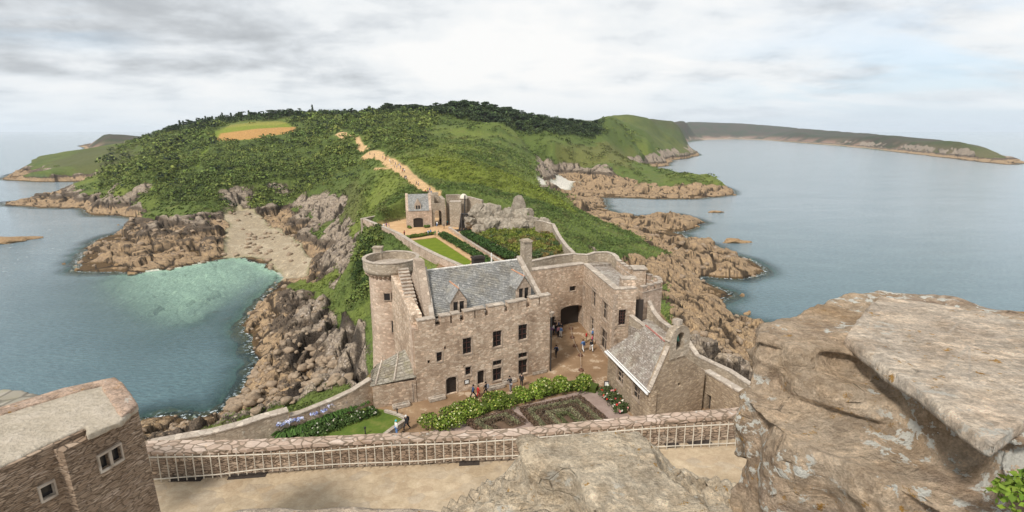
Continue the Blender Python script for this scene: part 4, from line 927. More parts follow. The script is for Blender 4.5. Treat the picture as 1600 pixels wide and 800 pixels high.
# battlements and corner block
def merlons(pts, thick, zbot, mat, name, label, cat, gap=.9, mw=1.3, mh=.8, side=1, group=None):
    o = strip_wall(name, [(a, b_, c - mh) for a, b_, c in pts], thick, zbot, mat, label, cat, side=side, cope=.06, group=group)
    m = MB(); c_ = MB()
    for (x0, y0, z0), (x1, y1, z1) in zip(pts, pts[1:]):
        L = math.hypot(x1 - x0, y1 - y0); k = max(1, int((L + gap) / (mw + gap))); st = L / k; f = Frame((x0, y0), (x1, y1)); t0, t1 = (0, thick) if side > 0 else (-thick, 0)
        for i in range(k):
            za = z0 + (z1 - z0) * (i + .5) / k; q = MB(f.M); q.box(st * i + .1, st * i + .1 + min(mw, st * .62), t0 + .02, t1 - .02, za - mh - .02, za - .12)
            r_ = MB(f.M); r_.box(st * i + .05, st * i + .15 + min(mw, st * .62), t0 - .04, t1 + .04, za - .12, za)
            for A_, B_ in ((m, q), (c_, r_)): n0 = len(A_.v); A_.v += B_.v; A_.f += [tuple(n0 + e for e in ff) for ff in B_.f]
    m.build('merlon', mat, o); c_.build('merlon_cap', M_COPE, o); return o
merlons(bat, .6, 30, M_PINK, 'battlement_wall', 'short crenellated wall between the curved parapet and the square turret', 'wall', side=-1, mw=.9, gap=.5)
q = P(998, 417, 40.8); m = MB(); m.box(q[0] - .9, q[0] + .9, q[1] - .9, q[1] + .9, 30, 40.6); tq = m.build('square_turret', M_PINK); tag(tq, 'small square turret with flat pale cap behind the east wing terrace', 'turret')
m = MB(); m.prism([(q[0] - 1.05, q[1] - 1.05), (q[0] + 1.05, q[1] - 1.05), (q[0] + 1.05, q[1] + 1.05), (q[0] - 1.05, q[1] + 1.05)], 40.6, 40.8); m.build('cap', M_COPE, tq)
# corner bastion with its own little battlements
k0 = at(1004, 452, 65.2); k1 = at(1035, 447, 67.5); k2 = P(1033, 433, 39.9); k3 = P(1009, 425, 39.9)
cb = merlons([(k0.x, k0.y, 39.9), (k1.x, k1.y, 39.9), tuple(k2)[:2] + (39.9,), tuple(k3)[:2] + (39.9,)], .55, 22, M_ROSE, 'corner_bastion', 'tall square corner bastion with low battlements at the right of the east wing', 'tower', side=1, mw=.9, gap=.55)
m = MB(); m.prism([(k0.x + .3, k0.y + .3), (k1.x - .3, k1.y + .3), (k2.x - .3, k2.y - .3), (k3.x + .2, k3.y - .2)], 24, 38.6); m.build('bastion_floor', M_LAUZE, cb)
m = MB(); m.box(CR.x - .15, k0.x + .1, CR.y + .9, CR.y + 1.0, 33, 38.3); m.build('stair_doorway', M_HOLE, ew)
m = MB(); d_ = at(973, 440, CR.y + 1.2); m.box(d_.x - .2, CR.x + .1, CR.y + .9, CR.y + 2.2, ZN - .5, at(980, 434, CR.y + 1.2).z - .15); sh_ = m.build('stair_hood', M_PINK, ew); 
m = MB(); m.box(d_.x - .28, CR.x + .18, CR.y + .82, CR.y + 2.28, at(980, 434, CR.y + 1.2).z - .15, at(980, 434, CR.y + 1.2).z); m.build('cap', M_COPE, sh_)
# ================================================================ CHAPEL
ch = empty('chapel'); tag(ch, 'small stone chapel with lichened slate roof and arched bell gable beside the courtyard', 'chapel')
Q0 = Vector((11.5, 57.0, 0)); EZ = 34.5; q_ = P(1016.6, 613.4, EZ); Q1 = Vector((q_.x, q_.y, 0)); q_ = P(950.6, 548.5, EZ); Q0 = Vector((q_.x, q_.y, 0))
q_ = P(1101.7, 580, 34.8); Q2 = Vector((q_.x, q_.y, 0)); RN = P(1047, 541, 38.7); RF = P(1009, 509, 38.7); Q3 = Q0 + (Q2 - Q1)
FC = Frame(Q0, Q1); cw_ = [FC.rect(963.5, 574, 968, 597), FC.rect(969.5, 578.5, 974, 601), FC.rect(988, 597.5, 1000, 624)]
cw_ = [(FC.rect(963.5, 575, 974, 599)), cw_[2]]
m = MB(FC.M); wall_grid(m, FC.L, GZ - 1, [(0, FC.L, EZ - .05)], .7, cw_)
FCG = Frame(Q1, Q2); m2 = MB(FCG.M); ghole = FCG.rect(1059.5, 598, 1063.5, 603); wall_grid(m2, FCG.L, GZ - 1, [(0, FCG.L, 34.5)], .7, [ghole]); n0 = len(m.v); m.v += m2.v; m.f += [tuple(n0 + i for i in f) for f in m2.f]
ra = FCG.uz(1047, 541, .0)
uR, zR = ra; ge = MB(FCG.M); ge.add([(0, 0, 34.5), (FCG.L, 0, 34.5), (FCG.L, 0, 34.8), (uR + .3, 0, zR - .1), (uR, 0, zR), (0, .0, 34.52), (0, .7, 34.5), (FCG.L, .7, 34.5), (FCG.L, .7, 34.8), (uR + .3, .7, zR - .1), (uR, .7, zR), (0, .7, 34.52)],
       [(0, 1, 2, 3, 4, 5), (11, 10, 9, 8, 7, 6), (2, 8, 9, 3), (3, 9, 10, 4), (4, 10, 11, 5)])
n0 = len(m.v); m.v += ge.v; m.f += [tuple(n0 + i for i in f) for f in ge.f]
rs = MB(); rs.prism([(Q0.x, Q0.y), (Q3.x, Q3.y), (Q3.x - .2, Q3.y - .6), (Q0.x + .2, Q0.y - .6)], GZ - 1, [EZ, EZ, EZ, EZ]); n0 = len(m.v); m.v += rs.v; m.f += [tuple(n0 + i for i in f) for f in rs.f]
m.build('wall', M_BROWN, ch)
for r in cw_: opening(FC, ch, r, 'window', 1, 2, sur=.12, framemat=M_ASHLAR)
MB(FCG.M).box(ghole[0], ghole[1], .3, .35, ghole[2], ghole[3]).build('vent_hole', M_HOLE, ch)
def chapel_roof():
    m = MB(); off = (Q0 - Q1).normalized(); a = Vector((Q0.x - .25, Q0.y, EZ - .02)); b_ = Vector((Q1.x - .25, Q1.y - .1, EZ - .02)); c = RN.copy(); d = RF.copy(); n = 24
    for k in range(n):
        s0, s1 = k / n, (k + 1) / n; m.add([a.lerp(d, s0) + Vector((0, 0, .05)), b_.lerp(c, s0) + Vector((0, 0, .05)), b_.lerp(c, s1), a.lerp(d, s1), a.lerp(d, s0), b_.lerp(c, s0)], [(0, 1, 2, 3), (4, 5, 1, 0)])
    e = Vector((Q2.x, Q2.y, 34.8)); f = Vector((Q3.x, Q3.y, 34.8)); m.add([c, e, f, d], [(0, 1, 2, 3)]); m.add([a, d, f], [(0, 1, 2)])
    r = m.build('roof', M_LAUZE, ch)
    q = MB(); q.tube([a + Vector((-.12, 0, -.05)), b_ + Vector((-.12, -.05, -.05))], .13, 6); q.tube([a + Vector((.1, 0, .12)), b_ + Vector((.1, 0, .12))], .08, 5); q.build('gutter', M_WHITE, r)
    q = MB(); q.tube([d + Vector((0, 0, .06)), c + Vector((0, 0, .06))], .1, 6); q.build('ridge_tiles', simple('faded_red_ridge', (0.36, 0.15, 0.12), .8, .3, 4), r)
    # raking stones on the front gable
    q = MB(); g0 = FCG.w(-.1, -.05, EZ + .05); g1 = FCG.w(uR, -.05, zR + .05); n = 16
    for k in range(n):
        s = k / n; p = g0.lerp(g1, s); t = g0.lerp(g1, s + .8 / n); w = FCG.V * .5; u_ = Vector((0, 0, .14)); q.add([p, t, t + w, p + w, p + u_, t + u_, t + w + u_, p + w + u_], [(0, 3, 2, 1), (4, 5, 6, 7), (0, 1, 5, 4), (1, 2, 6, 5), (2, 3, 7, 6), (3, 0, 4, 7)])
    q.build('verge_stones', M_COPE, r)
chapel_roof()
bb = FCG.rect(1047, 519, 1087, 566); bu0, bu1 = uR - .1, uR + 2.75; bz0, bz1 = zR - .95, zR + 1.35
def bellgable():
    cu = (bu0 + bu1) / 2; m = MB(FCG.M @ Matrix.Translation((0, -.12, 0))); w = .56; h0 = bz0 + 1.1
    wall_grid(m, bu1, bz0 - .5, [(bu0, bu1, h0 + .55)], .75, [(cu - w, cu + w, bz0 + .35, h0 + .55)], bu0)
    n = 12; R0, R1 = w, (bu1 - bu0) / 2; zc = h0 + .55
    for k in range(n):
        t0, t1 = PI * k / n, PI * (k + 1) / n
        v_ = []
        for y_ in (0, .75):
            for t in (t0, t1):
                for R_ in (R0, R1 * .97): v_.append((cu - R_ * math.cos(t), y_, zc + R_ * math.sin(t) * (.9 if R_ > R0 else 1)))
        m.add(v_, [(0, 2, 3, 1), (4, 5, 7, 6), (1, 3, 7, 5), (0, 4, 6, 2)])
    g = m.build('bell_gable', M_GREYW, ch)
    q = MB(FCG.M); q.box(bu0 - .15, bu1 + .15, -.1, .85, h0 + .35, h0 + .48) ; 
    q2 = MB(FCG.M); q2.box(bu0 - .15, cu - w - .01, -.1, .85, h0 + .35, h0 + .48); q2.box(cu + w + .01, bu1 + .15, -.1, .85, h0 + .35, h0 + .48); q2.build('impost', M_COPE, g)
    q = MB(FCG.M); q.box(cu - .35, cu + .35, .1, .8, zc + R1 * .86, zc + R1 * .86 + .55); q.build('cap_stone', M_COPE, g)
    b_ = MB(FCG.M); b_.lathe([(.02, zc + .2), (.12, zc + .18), (.17, zc - .05), (.2, zc - .3), (.3, zc - .48), (.27, zc - .48), (.0, zc - .3)], 16, (cu, .38)); b_.build('bell', M_BRONZE, g, smooth=True)
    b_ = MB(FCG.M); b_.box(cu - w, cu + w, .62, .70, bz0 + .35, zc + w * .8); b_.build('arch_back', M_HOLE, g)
bellgable()
# ================================================================ RIGHT WALLS
strip_wall('rampart_wall', pline([(1012,470,37.8),(1021,489,36.4),(1030,500,35.9),(1048,513,36.1),(1066,524,36.1),(1087,555,34.6),(1110,566,34.6),(1138,579,34.4),(1165,597,34.4),(1210,625,34.4)]), .55, 20, M_GREYW, 'outer rampart wall with worn coping running down behind the chapel to the right', 'wall', side=1)
iw = pline([(1101,580,34.3),(1130,597,34.3),(1165,618,34.3),(1210,650,34.3)])
FI = Frame(iw[0], iw[2]); dh = FI.rect(1102.5, 624, 1110, 640); m = MB(FI.M); wall_grid(m, FI.L + 4, GZ - 1, [(0, FI.L + 4, 34.2)], .7, [(max(.25, dh[0]), dh[1], GZ - 1, 31.9)])
iwo = m.build('courtyard_wall', M_BROWN); tag(iwo, 'brown rubble wall with a dark doorway running right from the chapel', 'wall')
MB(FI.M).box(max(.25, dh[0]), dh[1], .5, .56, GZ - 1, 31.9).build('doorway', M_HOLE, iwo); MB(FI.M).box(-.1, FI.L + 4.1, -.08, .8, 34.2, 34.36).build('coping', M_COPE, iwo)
m = MB(); ra_ = pline([(1021,489,36.4),(1048,513,36.1),(1087,555,34.6),(1138,579,34.4),(1210,625,34.4)]); m.prism([(p[0], p[1] ) for p in ra_] + [tuple(FI.w(FI.L + 4, .6)[:2]), tuple(FI.w(0, .6)[:2]), (Q2.x - .5, Q2.y + .6), (Q3.x, Q3.y)], GZ - 2, 33.4); o = m.build('rampart_walk', M_COPE); tag(o, 'paved rampart walk between the outer rampart and the brown courtyard wall', 'walkway')
# low stepped wall between wing and chapel
strip_wall('stepped_wall', pline([(983,492,36.6),(1004,508,36.0),(1012,515,35.8),(1030,528,35.5),(1050,548,35.3)]), .5, 29, M_GREYW, 'low sloping wall between the east wing and the chapel roof', 'wall', side=1)
m = MB(); a = pline([(983,492,36.6),(1012,470,37.8),(1021,489,36.4),(1048,513,36.1),(1050,548,35.3)]); m.prism([(p[0], p[1]) for p in a], 29, 35.2); o = m.build('rampart_landing', M_LAUZE); tag(o, 'stone landing of the rampart below the corner bastion', 'walkway')
# ================================================================ LEFT WALLS
strip_wall('curtain_wall', pline([(236,686,32.6),(282,677.5,32.6),(329,669.5,32.6),(376,657.5,32.6),(407,647,32.6),(448,636,32.6)]), .9, 20, M_GREYW, 'lichened grey curtain wall above the rocky shore at the lower left', 'wall', side=-1)
strip_wall('garden_wall', pline([(452,645,32.0),(467,641.5,32.0),(517,621.5,32.2),(548,607,32.6),(576,589,33.2)]), .6, 21, M_PINK, 'pink stone garden wall rising from the curtain wall to the lean-to', 'wall', side=-1)
wl = pline([(566,341.5,31.8),(592,352,31.8),(620,364,31.8),(650,383,31.8),(680,398,31.8),(723,417,31.8),(760,436,31.8)])
o = strip_wall('west_rampart', wl, 1.0, 14, M_ROSE, 'long pink rampart wall running from the far corner down past the lawn', 'wall', side=1, cope=.12)
strip_wall('north_rampart', pline([(566,341.5,31.9),(590,337,31.9),(605,334,31.9),(636,331,32.0)]), .9, 18, M_GREYW, 'low far rampart wall between the gatehouse and the corner', 'wall', side=1)
strip_wall('east_rampart', pline([(837,344,35),(849,346,34.6),(862.5,350,34.2),(868,362,33.4),(874,372,33.0),(883,384,33.0),(893.5,394.5,33.6)]), .8, 18, M_GREYW, 'pale rampart wall stepping down from the rock outcrop beside the planted garden', 'wall', side=1)
m = MB(FA.M)
# ================================================================ FAR GATEHOUSE
gh = empty('gatehouse'); tag(gh, 'small square gatehouse with slate roof and arched dark door at the far end', 'gatehouse')
ga = P(635.5, 356, GZ); gb_ = P(675.5, 354.5, GZ); FH = Frame(ga, gb_); dz = FH.rect(646, 340.5, 661, 355); dz = (dz[0], dz[1], GZ, dz[3]); ez = FH.uz(655, 329)[1]; hd = 4.0
rz = at(655, 303, FH.w(4, hd).y).z
m = MB(FH.M); wall_grid(m, FH.L, GZ - 3, [(0, FH.L, ez)], .8, [dz]); m.box(0, .7, .8, 2 * hd, GZ - 3, ez); m.box(FH.L - .7, FH.L, .8, 2 * hd, GZ - 3, ez); m.box(.7, FH.L - .7, 2 * hd - .7, 2 * hd, GZ - 3, ez)
for u0 in (0, FH.L - .8): m.add([(u0, 0, ez), (u0 + .8, 0, ez), (u0 + .8, hd, rz + .3), (u0, hd, rz + .3), (u0, 2 * hd, ez), (u0 + .8, 2 * hd, ez)], [(0, 1, 2, 3), (3, 2, 5, 4), (0, 3, 4), (1, 5, 2)])
m.build('wall', M_ROSE, gh); opening(FH, gh, dz, 'door', arch=True, sur=.2)
m = MB(FH.M); n = 14
for k in range(n):
    s0, s1 = k / n, (k + 1) / n; f = lambda s: (-.15 + (hd + .15) * s, ez - .1 + (rz - ez + .1) * s); (y0, z0), (y1, z1) = f(s0), f(s1)
    m.add([(.8, y0, z0 + .06), (FH.L - .8, y0, z0 + .06), (FH.L - .8, y1, z1), (.8, y1, z1), (.8, y0, z0), (FH.L - .8, y0, z0)], [(0, 1, 2, 3), (4, 5, 1, 0)])
m.add([(.8, hd, rz), (FH.L - .8, hd, rz), (FH.L - .8, 2 * hd, ez), (.8, 2 * hd, ez)], [(0, 1, 2, 3)]); gr_ = m.build('roof', M_SLATE, gh)
cc = FH.uz(653, 325, .4); za = FH.uz(653, 311, .4)[1]; z0 = FH.uz(653, 330, .4)[1]; z1 = FH.uz(653, 321, .4)[1]
m = MB(FH.M); m.add([(cc[0] - 1.0, .35, z0 - .1), (cc[0] + 1.0, .35, z0 - .1), (cc[0] + 1.0, .35, z1 + .3), (cc[0], .35, za), (cc[0] - 1.0, .35, z1 + .3), (cc[0] - 1.0, 2.4, z0 - .1), (cc[0] + 1.0, 2.4, z0 - .1), (cc[0] + 1.0, 2.4, z1 + .3), (cc[0], 3.2, za), (cc[0] - 1.0, 2.4, z1 + .3)],
      [(0, 1, 2, 3, 4), (1, 6, 7, 2), (2, 7, 8, 3), (3, 8, 9, 4), (4, 9, 5, 0)]); dm = m.build('dormer', M_ASHLAR, gr_)
for sg in (-.36, .36): MB(FH.M).box(cc[0] + sg - .25, cc[0] + sg + .25, .3, .345, z0 + .1, z1).build('pane', M_DARKWIN, dm)
# passage beside it
ps = empty('gate_passage'); tag(ps, 'roofless stone gate passage with an archway right of the slate roofed gatehouse', 'gate')
pa = P(676, 354, GZ); pb = P(697, 353, GZ); FP = Frame(pa, pb); a1 = FP.rect(679, 328, 690.5, 352); a1 = (a1[0], a1[1], GZ, a1[3]); zt = FP.uz(685, 318)[1]
m = MB(FP.M); wall_grid(m, FP.L, GZ - 2, [(0, FP.L, zt)], .8, [a1]); tp = FP.uz(693, 305)[1] ; m.box(FP.L - 1.1, FP.L, -.05, 9, GZ - 2, tp - 1.2); m.box(0.02, .9, .8, 9, GZ - 2, tp); m.box(.9, FP.L - 1.1, 8.2, 9, GZ + 4, tp); m.build('wall', M_GREYW, ps)
m = MB(FP.M); n = 8; c = (a1[0] + a1[1]) / 2; w = (a1[1] - a1[0]) / 2
for k in range(n):
    t0, t1 = PI * k / n, PI * (k + 1) / n; p0 = (c + w * math.cos(t0), a1[3] - w + w * math.sin(t0)); p1 = (c + w * math.cos(t1), a1[3] - w + w * math.sin(t1)); m.add([(p0[0], .01, p0[1]), (p1[0], .01, p1[1]), (p1[0], .01, a1[3]), (p0[0], .01, a1[3]), (p0[0], .8, p0[1]), (p1[0], .8, p1[1])], [(0, 1, 2, 3), (0, 4, 5, 1)])
m.build('arch', M_ASHLAR, ps)
strip_wall('barbican_wall', [tuple(at(697, 304.5, 168)), tuple(at(715, 304, 169)), tuple(at(735, 308, 168)), tuple(at(753, 313, 166))], .9, 26, M_GREYW, 'ruined grey barbican wall behind the tall timber catapult', 'wall', side=1)
strip_wall('ruined_wall', [tuple(at(702, 315, 162)), tuple(at(720, 315, 162))], 3.0, 29, M_GREYW, 'block of ruined wall with a flat pale top in front of the domed turret', 'wall', side=1)
dt = empty('domed_turret'); tag(dt, 'slim stone turret with a pale domed cap above the far gate', 'turret'); q = at(724.5, 310, 167)
MB().lathe([(1.15, 28), (1.1, q.z)], 20, (q.x, q.y)).build('shaft', M_GREYW, dt); MB().lathe([(1.3, q.z), (1.3, q.z + .2), (1.15, q.z + .7), (.8, q.z + 1.2), (.35, q.z + 1.5), (.0, q.z + 1.55)], 20, (q.x, q.y)).build('dome', simple('pale_render', (.62, .56, .46), .8, .1), dt, smooth=True)

# ================================================================ FOLIAGE TOOLS
def mat_leaf(name, tint=(1, 1, 1), var=0.35):
    b = NB(name); c = b.mix(1, b.attr('Col'), tint, 'MULTIPLY'); oi = b.N.new('ShaderNodeObjectInfo')
    c = b.mix(b.mr(oi.outputs['Random'], 0, 1, 0, var), c, b.mix(1, c, (0.65, 0.7, 0.7), 'MULTIPLY'))
    return b.done(c, 0.75, None, 0.2)
M_LEAF = mat_leaf('leaves')
M_FLOW = mat_leaf('petals', var=0)
def leafmass(centers, radii, n, leaf, col, var=0.3, shell=0.75, squash=1.0, rng=None, up=0.0):
    """many small leaf faces spread through ellipsoids; centers (k,3), radii (k,) or (k,3), col (k,3) or (3,)"""
    rng = rng or RNG; centers = np.asarray(centers, float); k = len(centers); radii = np.asarray(radii, float)
    if radii.ndim == 0: radii = np.full(k, radii)
    if radii.ndim == 1: radii = np.stack([radii, radii, radii * squash], 1)
    col = np.broadcast_to(np.asarray(col, float), (k, 3)); leaf = np.broadcast_to(np.asarray(leaf, float), (k,))
    d = rng.normal(size=(k, n, 3)); d /= np.linalg.norm(d, axis=2, keepdims=True); d[..., 2] = np.where(d[..., 2] < -0.3, -d[..., 2], d[..., 2])
    rad = shell + (1.08 - shell) * rng.random((k, n, 1)) ; lump = 0.82 + 0.36 * rng.random((k, n, 1))
    pos = centers[:, None] + d * rad * lump * radii[:, None]
    nrm = d + 0.7 * rng.normal(size=d.shape); nrm[..., 2] += up; nrm /= np.linalg.norm(nrm, axis=2, keepdims=True)
    t = np.cross(nrm, rng.normal(size=d.shape)); t /= np.linalg.norm(t, axis=2, keepdims=True) + 1e-9; s = np.cross(nrm, t)
    L = leaf[:, None, None] * (0.6 + 0.8 * rng.random((k, n, 1)))
    q = np.stack([pos - t * L - s * L * .6, pos + t * L * .3 - s * L * .7, pos + t * L + s * L * .5, pos - t * L * .4 + s * L * .7], 2)
    V = q.reshape(-1, 3); F = np.arange(len(V)).reshape(-1, 4)
    c = col[:, None] * (1 - var + 2 * var * rng.random((k, n, 1))) * (0.9 + 0.2 * rng.random((k, n, 3)))
    return V, F, np.repeat(c.reshape(-1, 3), 4, axis=0)
def cat(parts):
    V = []; F = []; C_ = []; n = 0
    for v, f, c in parts: V.append(v); F.append(f + n); C_.append(c); n += len(v)
    return np.concatenate(V), np.concatenate(F), np.concatenate(C_)
def leafobj(name, parts, parent=None, mat=None):
    V, F, c = cat(parts) if isinstance(parts, list) else parts
    return link(name, np_mesh(name, V, F, c), mat or M_LEAF, parent)
# ---------------------------------------------------------------- scrub on the hill
def pick(mask, n, rmin, rmax, power=1.0):
    """random ground points, weighted by mask, even in the picture's terms of distance"""
    a = RNG.random(n * 8) * (len(TH) - 1); b_ = np.interp(np.exp(RNG.uniform(math.log(rmin), math.log(rmax), n * 8)), RR, np.arange(len(RR)))
    ai = a.astype(int); bi = np.minimum(b_.astype(int), len(RR) - 2); ok = RNG.random(n * 8) < mask[ai, bi]
    a = a[ok][:n]; b_ = b_[ok][:n]; t = np.interp(a, np.arange(len(TH)), TH); r = np.interp(b_, np.arange(len(RR)), RR)
    x = r * np.sin(t); y = r * np.cos(t); return x, y, sample(x, y, HT), r
M1 = SHRUB * (rr < 1300) * smooth(0.15, 0.5, n1 + 0.35)
x, y, z, r = pick(M1 * (.35 + .9 * (n2 > .45)), 20000, 95, 1000)
sz = np.clip(r * 0.0042, .9, 3.0) * np.exp(RNG.normal(-.1, .38, len(r))); nn = vnoise(x / 45, y / 45, 3); n_b = RNG.random(len(r))
col = np.stack([0.095 + 0.07 * nn, 0.135 + 0.06 * nn, 0.032 + 0.012 * nn], 1) * (0.55 + 0.85 * n_b[:, None]); col[n_b > 0.9] = (0.17, 0.20, 0.045); col[n_b < 0.12] = (0.025, 0.04, 0.018)
leafobj('shrub_cover', leafmass(np.stack([x, y, z + sz * .25], 1), np.stack([sz * 1.25, sz * 1.25, sz * .8], 1), 44, sz * .20, col, 0.35, up=0.5)); tag(bpy.data.objects['shrub_cover'], 'dense dark green scrub covering the hillside across the bay', 'scrub', kind='stuff')
GR = (1 - SHRUB) * (1 - ROCK) * (1 - inside) * (1 - BEACH) * (1 - COVE) * (PATH < .05) * (FIELD < .1) * (STRIP < .2) * (DC > 1) * (rr < 800) * (H0 > 4)
x, y, z, r = pick(GR * smooth(0.40, 0.60, n1), 8000, 70, 750)
sz = np.clip(r * 0.0045, .6, 2.6) * RNG.uniform(0.5, 1.3, len(r)); nb = RNG.random((len(r), 1)); base = np.stack([sample(x, y, C[..., i]) for i in range(3)], 1)
leafobj('gorse_clumps', leafmass(np.stack([x, y, z], 1), np.stack([sz * 1.5, sz * 1.5, sz * .6], 1), 26, sz * .25, base * (0.5 + 0.75 * nb), 0.35, up=0.6)); tag(bpy.data.objects['gorse_clumps'], 'low scattered gorse and bracken clumps on the grassy headland slopes', 'gorse', kind='stuff')
def tufts(name, label, mask, n, r0, r1, size):
    x, y, z, r = pick(mask, n, r0, r1); m = len(x); s = size * np.clip(r / 140, .5, 3.5) * RNG.uniform(.5, 1.4, m); a = RNG.random(m) * 2 * PI; base = np.stack([sample(x, y, C[..., i]) for i in range(3)], 1)
    V = []; cols = []
    for k in range(3):
        aa = a + k * 2.1; dx, dy = np.cos(aa) * s * .45, np.sin(aa) * s * .45; lx, ly = s * .55 + dx * .3, s * .25 + dy * .3
        V.append(np.stack([np.stack([x - dx, y - dy, z - .1], 1), np.stack([x + dx, y + dy, z - .1], 1), np.stack([x + dx * .3 + lx, y + dy * .3 + ly, z + s * .6], 1), np.stack([x - dx * .3 + lx, y - dy * .3 + ly, z + s * .55], 1)], 1)); cols.append(base * RNG.uniform(.7, 1.6, (m, 1)))
    V = np.stack(V, 1).reshape(-1, 3); cols = np.repeat(np.stack(cols, 1).reshape(-1, 3), 4, axis=0)
    tag(leafobj(name, (V, np.arange(len(V)).reshape(-1, 4), cols)), label, 'grass', kind='stuff')
tufts('long_grass', 'long windblown grass on the slopes around the fort', GR, 26000, 60, 520, .55)
# ivy and brambles on the slope left of the fort
ivp = WW([(552,455),(560,430),(575,395),(585,375),(592,368),(590,395),(585,430),(575,462),(560,470)])
IV = smooth(-1, 1, sdf(GX, GY, ivp).reshape(GX.shape)); x, y, z, r = pick(IV * (rr < 200), 520, 80, 190)
sz = RNG.uniform(1.0, 2.2, len(x)); nb = RNG.random((len(x), 1))
if len(x): tag(leafobj('bramble_thicket', leafmass(np.stack([x, y, z + 1.0], 1), np.stack([sz, sz, sz * 1.25], 1), 110, .2, np.array([(0.035, 0.062, 0.016)]) * (.6 + .9 * nb), .4)), 'dark green thicket climbing the slope beside the long rampart', 'thicket', kind='stuff')

# ---------------------------------------------------------------- trees on the skyline
def tree_variant(seed, h, w, kind):
    rng = np.random.default_rng(seed); root = []; 
    m = MB(); lean = rng.uniform(-.6, .6)
    m.tube([(0, 0, -1.5), (lean * .3, 0, h * .3), (lean, .2, h * .62), (lean * 1.2, 0, h * .85)], [.32 * h / 10, .24 * h / 10, .14 * h / 10, .05], 6)
    cs = []; rs = []
    nl = 16 if kind == 'dome' else 14
    for k in range(nl):
        if kind == 'dome': zz = h * rng.uniform(.24, .84); rr_ = w * math.sqrt(max(.05, 1 - ((zz / h - .34) / .55) ** 2)) * rng.uniform(.2, .85); sz_ = w * rng.uniform(.34, .5)
        elif kind == 'cone': zz = h * (.25 + .7 * k / nl); rr_ = w * (1 - zz / h) * rng.uniform(.2, .8); sz_ = w * (1.15 - zz / h) * .55 + .25
        else: zz = h * rng.uniform(.34, .9); rr_ = w * rng.uniform(.2, .95); sz_ = w * rng.uniform(.25, .4)
        t = rng.uniform(0, 2 * PI); c = (lean * zz / h + rr_ * math.cos(t), rr_ * math.sin(t), zz); cs.append(c); rs.append((sz_, sz_, sz_ * (.62 if kind != 'cone' else .8)))
        m.tube([(lean * .6 * zz / h, 0, zz * .72), (c[0] * .7, c[1] * .7, zz - .3)], [.09 * h / 10, .04], 4)
    col = np.array([(0.034, 0.054, 0.021)]) * rng.uniform(.7, 1.7, (nl, 1))
    V, F, c = leafmass(cs, rs, 48, .42 * w / 3.5, col, .4, shell=.55, rng=rng)
    return m.mesh('trunk'), np_mesh('crown', V, F, c)
M_BARK = simple('bark', (0.09, 0.07, 0.055), .9, .3, 4)
TV = [tree_variant(1, 11, 3.6, 'dome'), tree_variant(2, 12, 3.0, 'cone'), tree_variant(3, 10, 4.0, 'flat'), tree_variant(4, 9.5, 3.8, 'dome'), tree_variant(5, 13, 3.2, 'flat')]
for t_, c_ in TV: t_.materials.append(M_BARK); c_.materials.append(M_LEAF)
def tree(px, Y, s, v, label, name='pine_tree', group='trees along the hilltop skyline', pyr=None, wide=1.0):
    X = at(px, 205, Y).x; zz = float(sample(X, Y, HT)); o = empty(name, (X, Y, zz), random.uniform(0, 6.28)); o.scale = (s * wide, s * wide, s)
    t_, c_ = TV[v]; a = bpy.data.objects.new('trunk', t_); COL.objects.link(a); a.parent = o; b_ = bpy.data.objects.new('crown', c_); COL.objects.link(b_); b_.parent = o
    tag(o, label, 'tree', group); return o
RIDX = [200, 260, 330, 400, 450, 500, 560, 620, 680, 740, 800, 860, 930, 960]; RIDY = [900, 850, 800, 780, 760, 750, 730, 710, 700, 700, 720, 740, 800, 840]
def rowtree(x0, x1, n, s0, s1, vs_, label, dy=(-25, 40), name='pine_tree', wide=1.0, group='trees along the hilltop skyline'):
    for k in range(n):
        px = x0 + (x1 - x0) * (k + random.uniform(.1, .9)) / n; Y = np.interp(px, RIDX, RIDY) + random.uniform(*dy); tree(px, Y, random.uniform(s0, s1), random.choice(vs_), label, name, group, wide=wide)
rowtree(196, 262, 18, .45, .85, (0, 2, 3), 'dark windswept tree on the left shoulder of the hill', wide=1.2, group='trees on the left shoulder')
rowtree(262, 478, 88, .7, 1.15, (0, 1, 2, 3, 4), 'dark tree in the uneven row above the orange field', dy=(-75, 40), wide=1.25, group='trees above the field')
rowtree(478, 600, 30, .55, 1.0, (0, 2, 3), 'low dark tree on the skyline just left of the hilltop', group='trees left of the hilltop')
rowtree(600, 705, 44, .8, 1.15, (0, 2, 3), 'dark tree in the thick belt on the hilltop skyline', wide=1.5, group='trees of the hilltop belt')
rowtree(705, 805, 46, 1.1, 1.5, (0, 3), 'tall rounded dark tree in the hilltop clump', wide=1.5, group='trees of the hilltop clump')
rowtree(805, 935, 62, .75, 1.1, (0, 2, 3), 'dark tree in the wood descending right of the hilltop', wide=1.6, group='trees of the descending wood')
tree(491, 748, 1.25, 1, 'tall isolated dark pine standing up from the skyline above the field edge', wide=.9)
tree(606, 710, 1.4, 2, 'broad dark pine at the left end of the hilltop belt', wide=1.2); tree(917, 790, 1.1, 0, 'round headed tree standing alone at the right end of the wood', 'round_tree', wide=1.4)
tree(350, 790, 1.25, 1, 'pointed dark conifer rising above the row over the field')
tree(1030, 205, 1, 0, 'x') if False else None

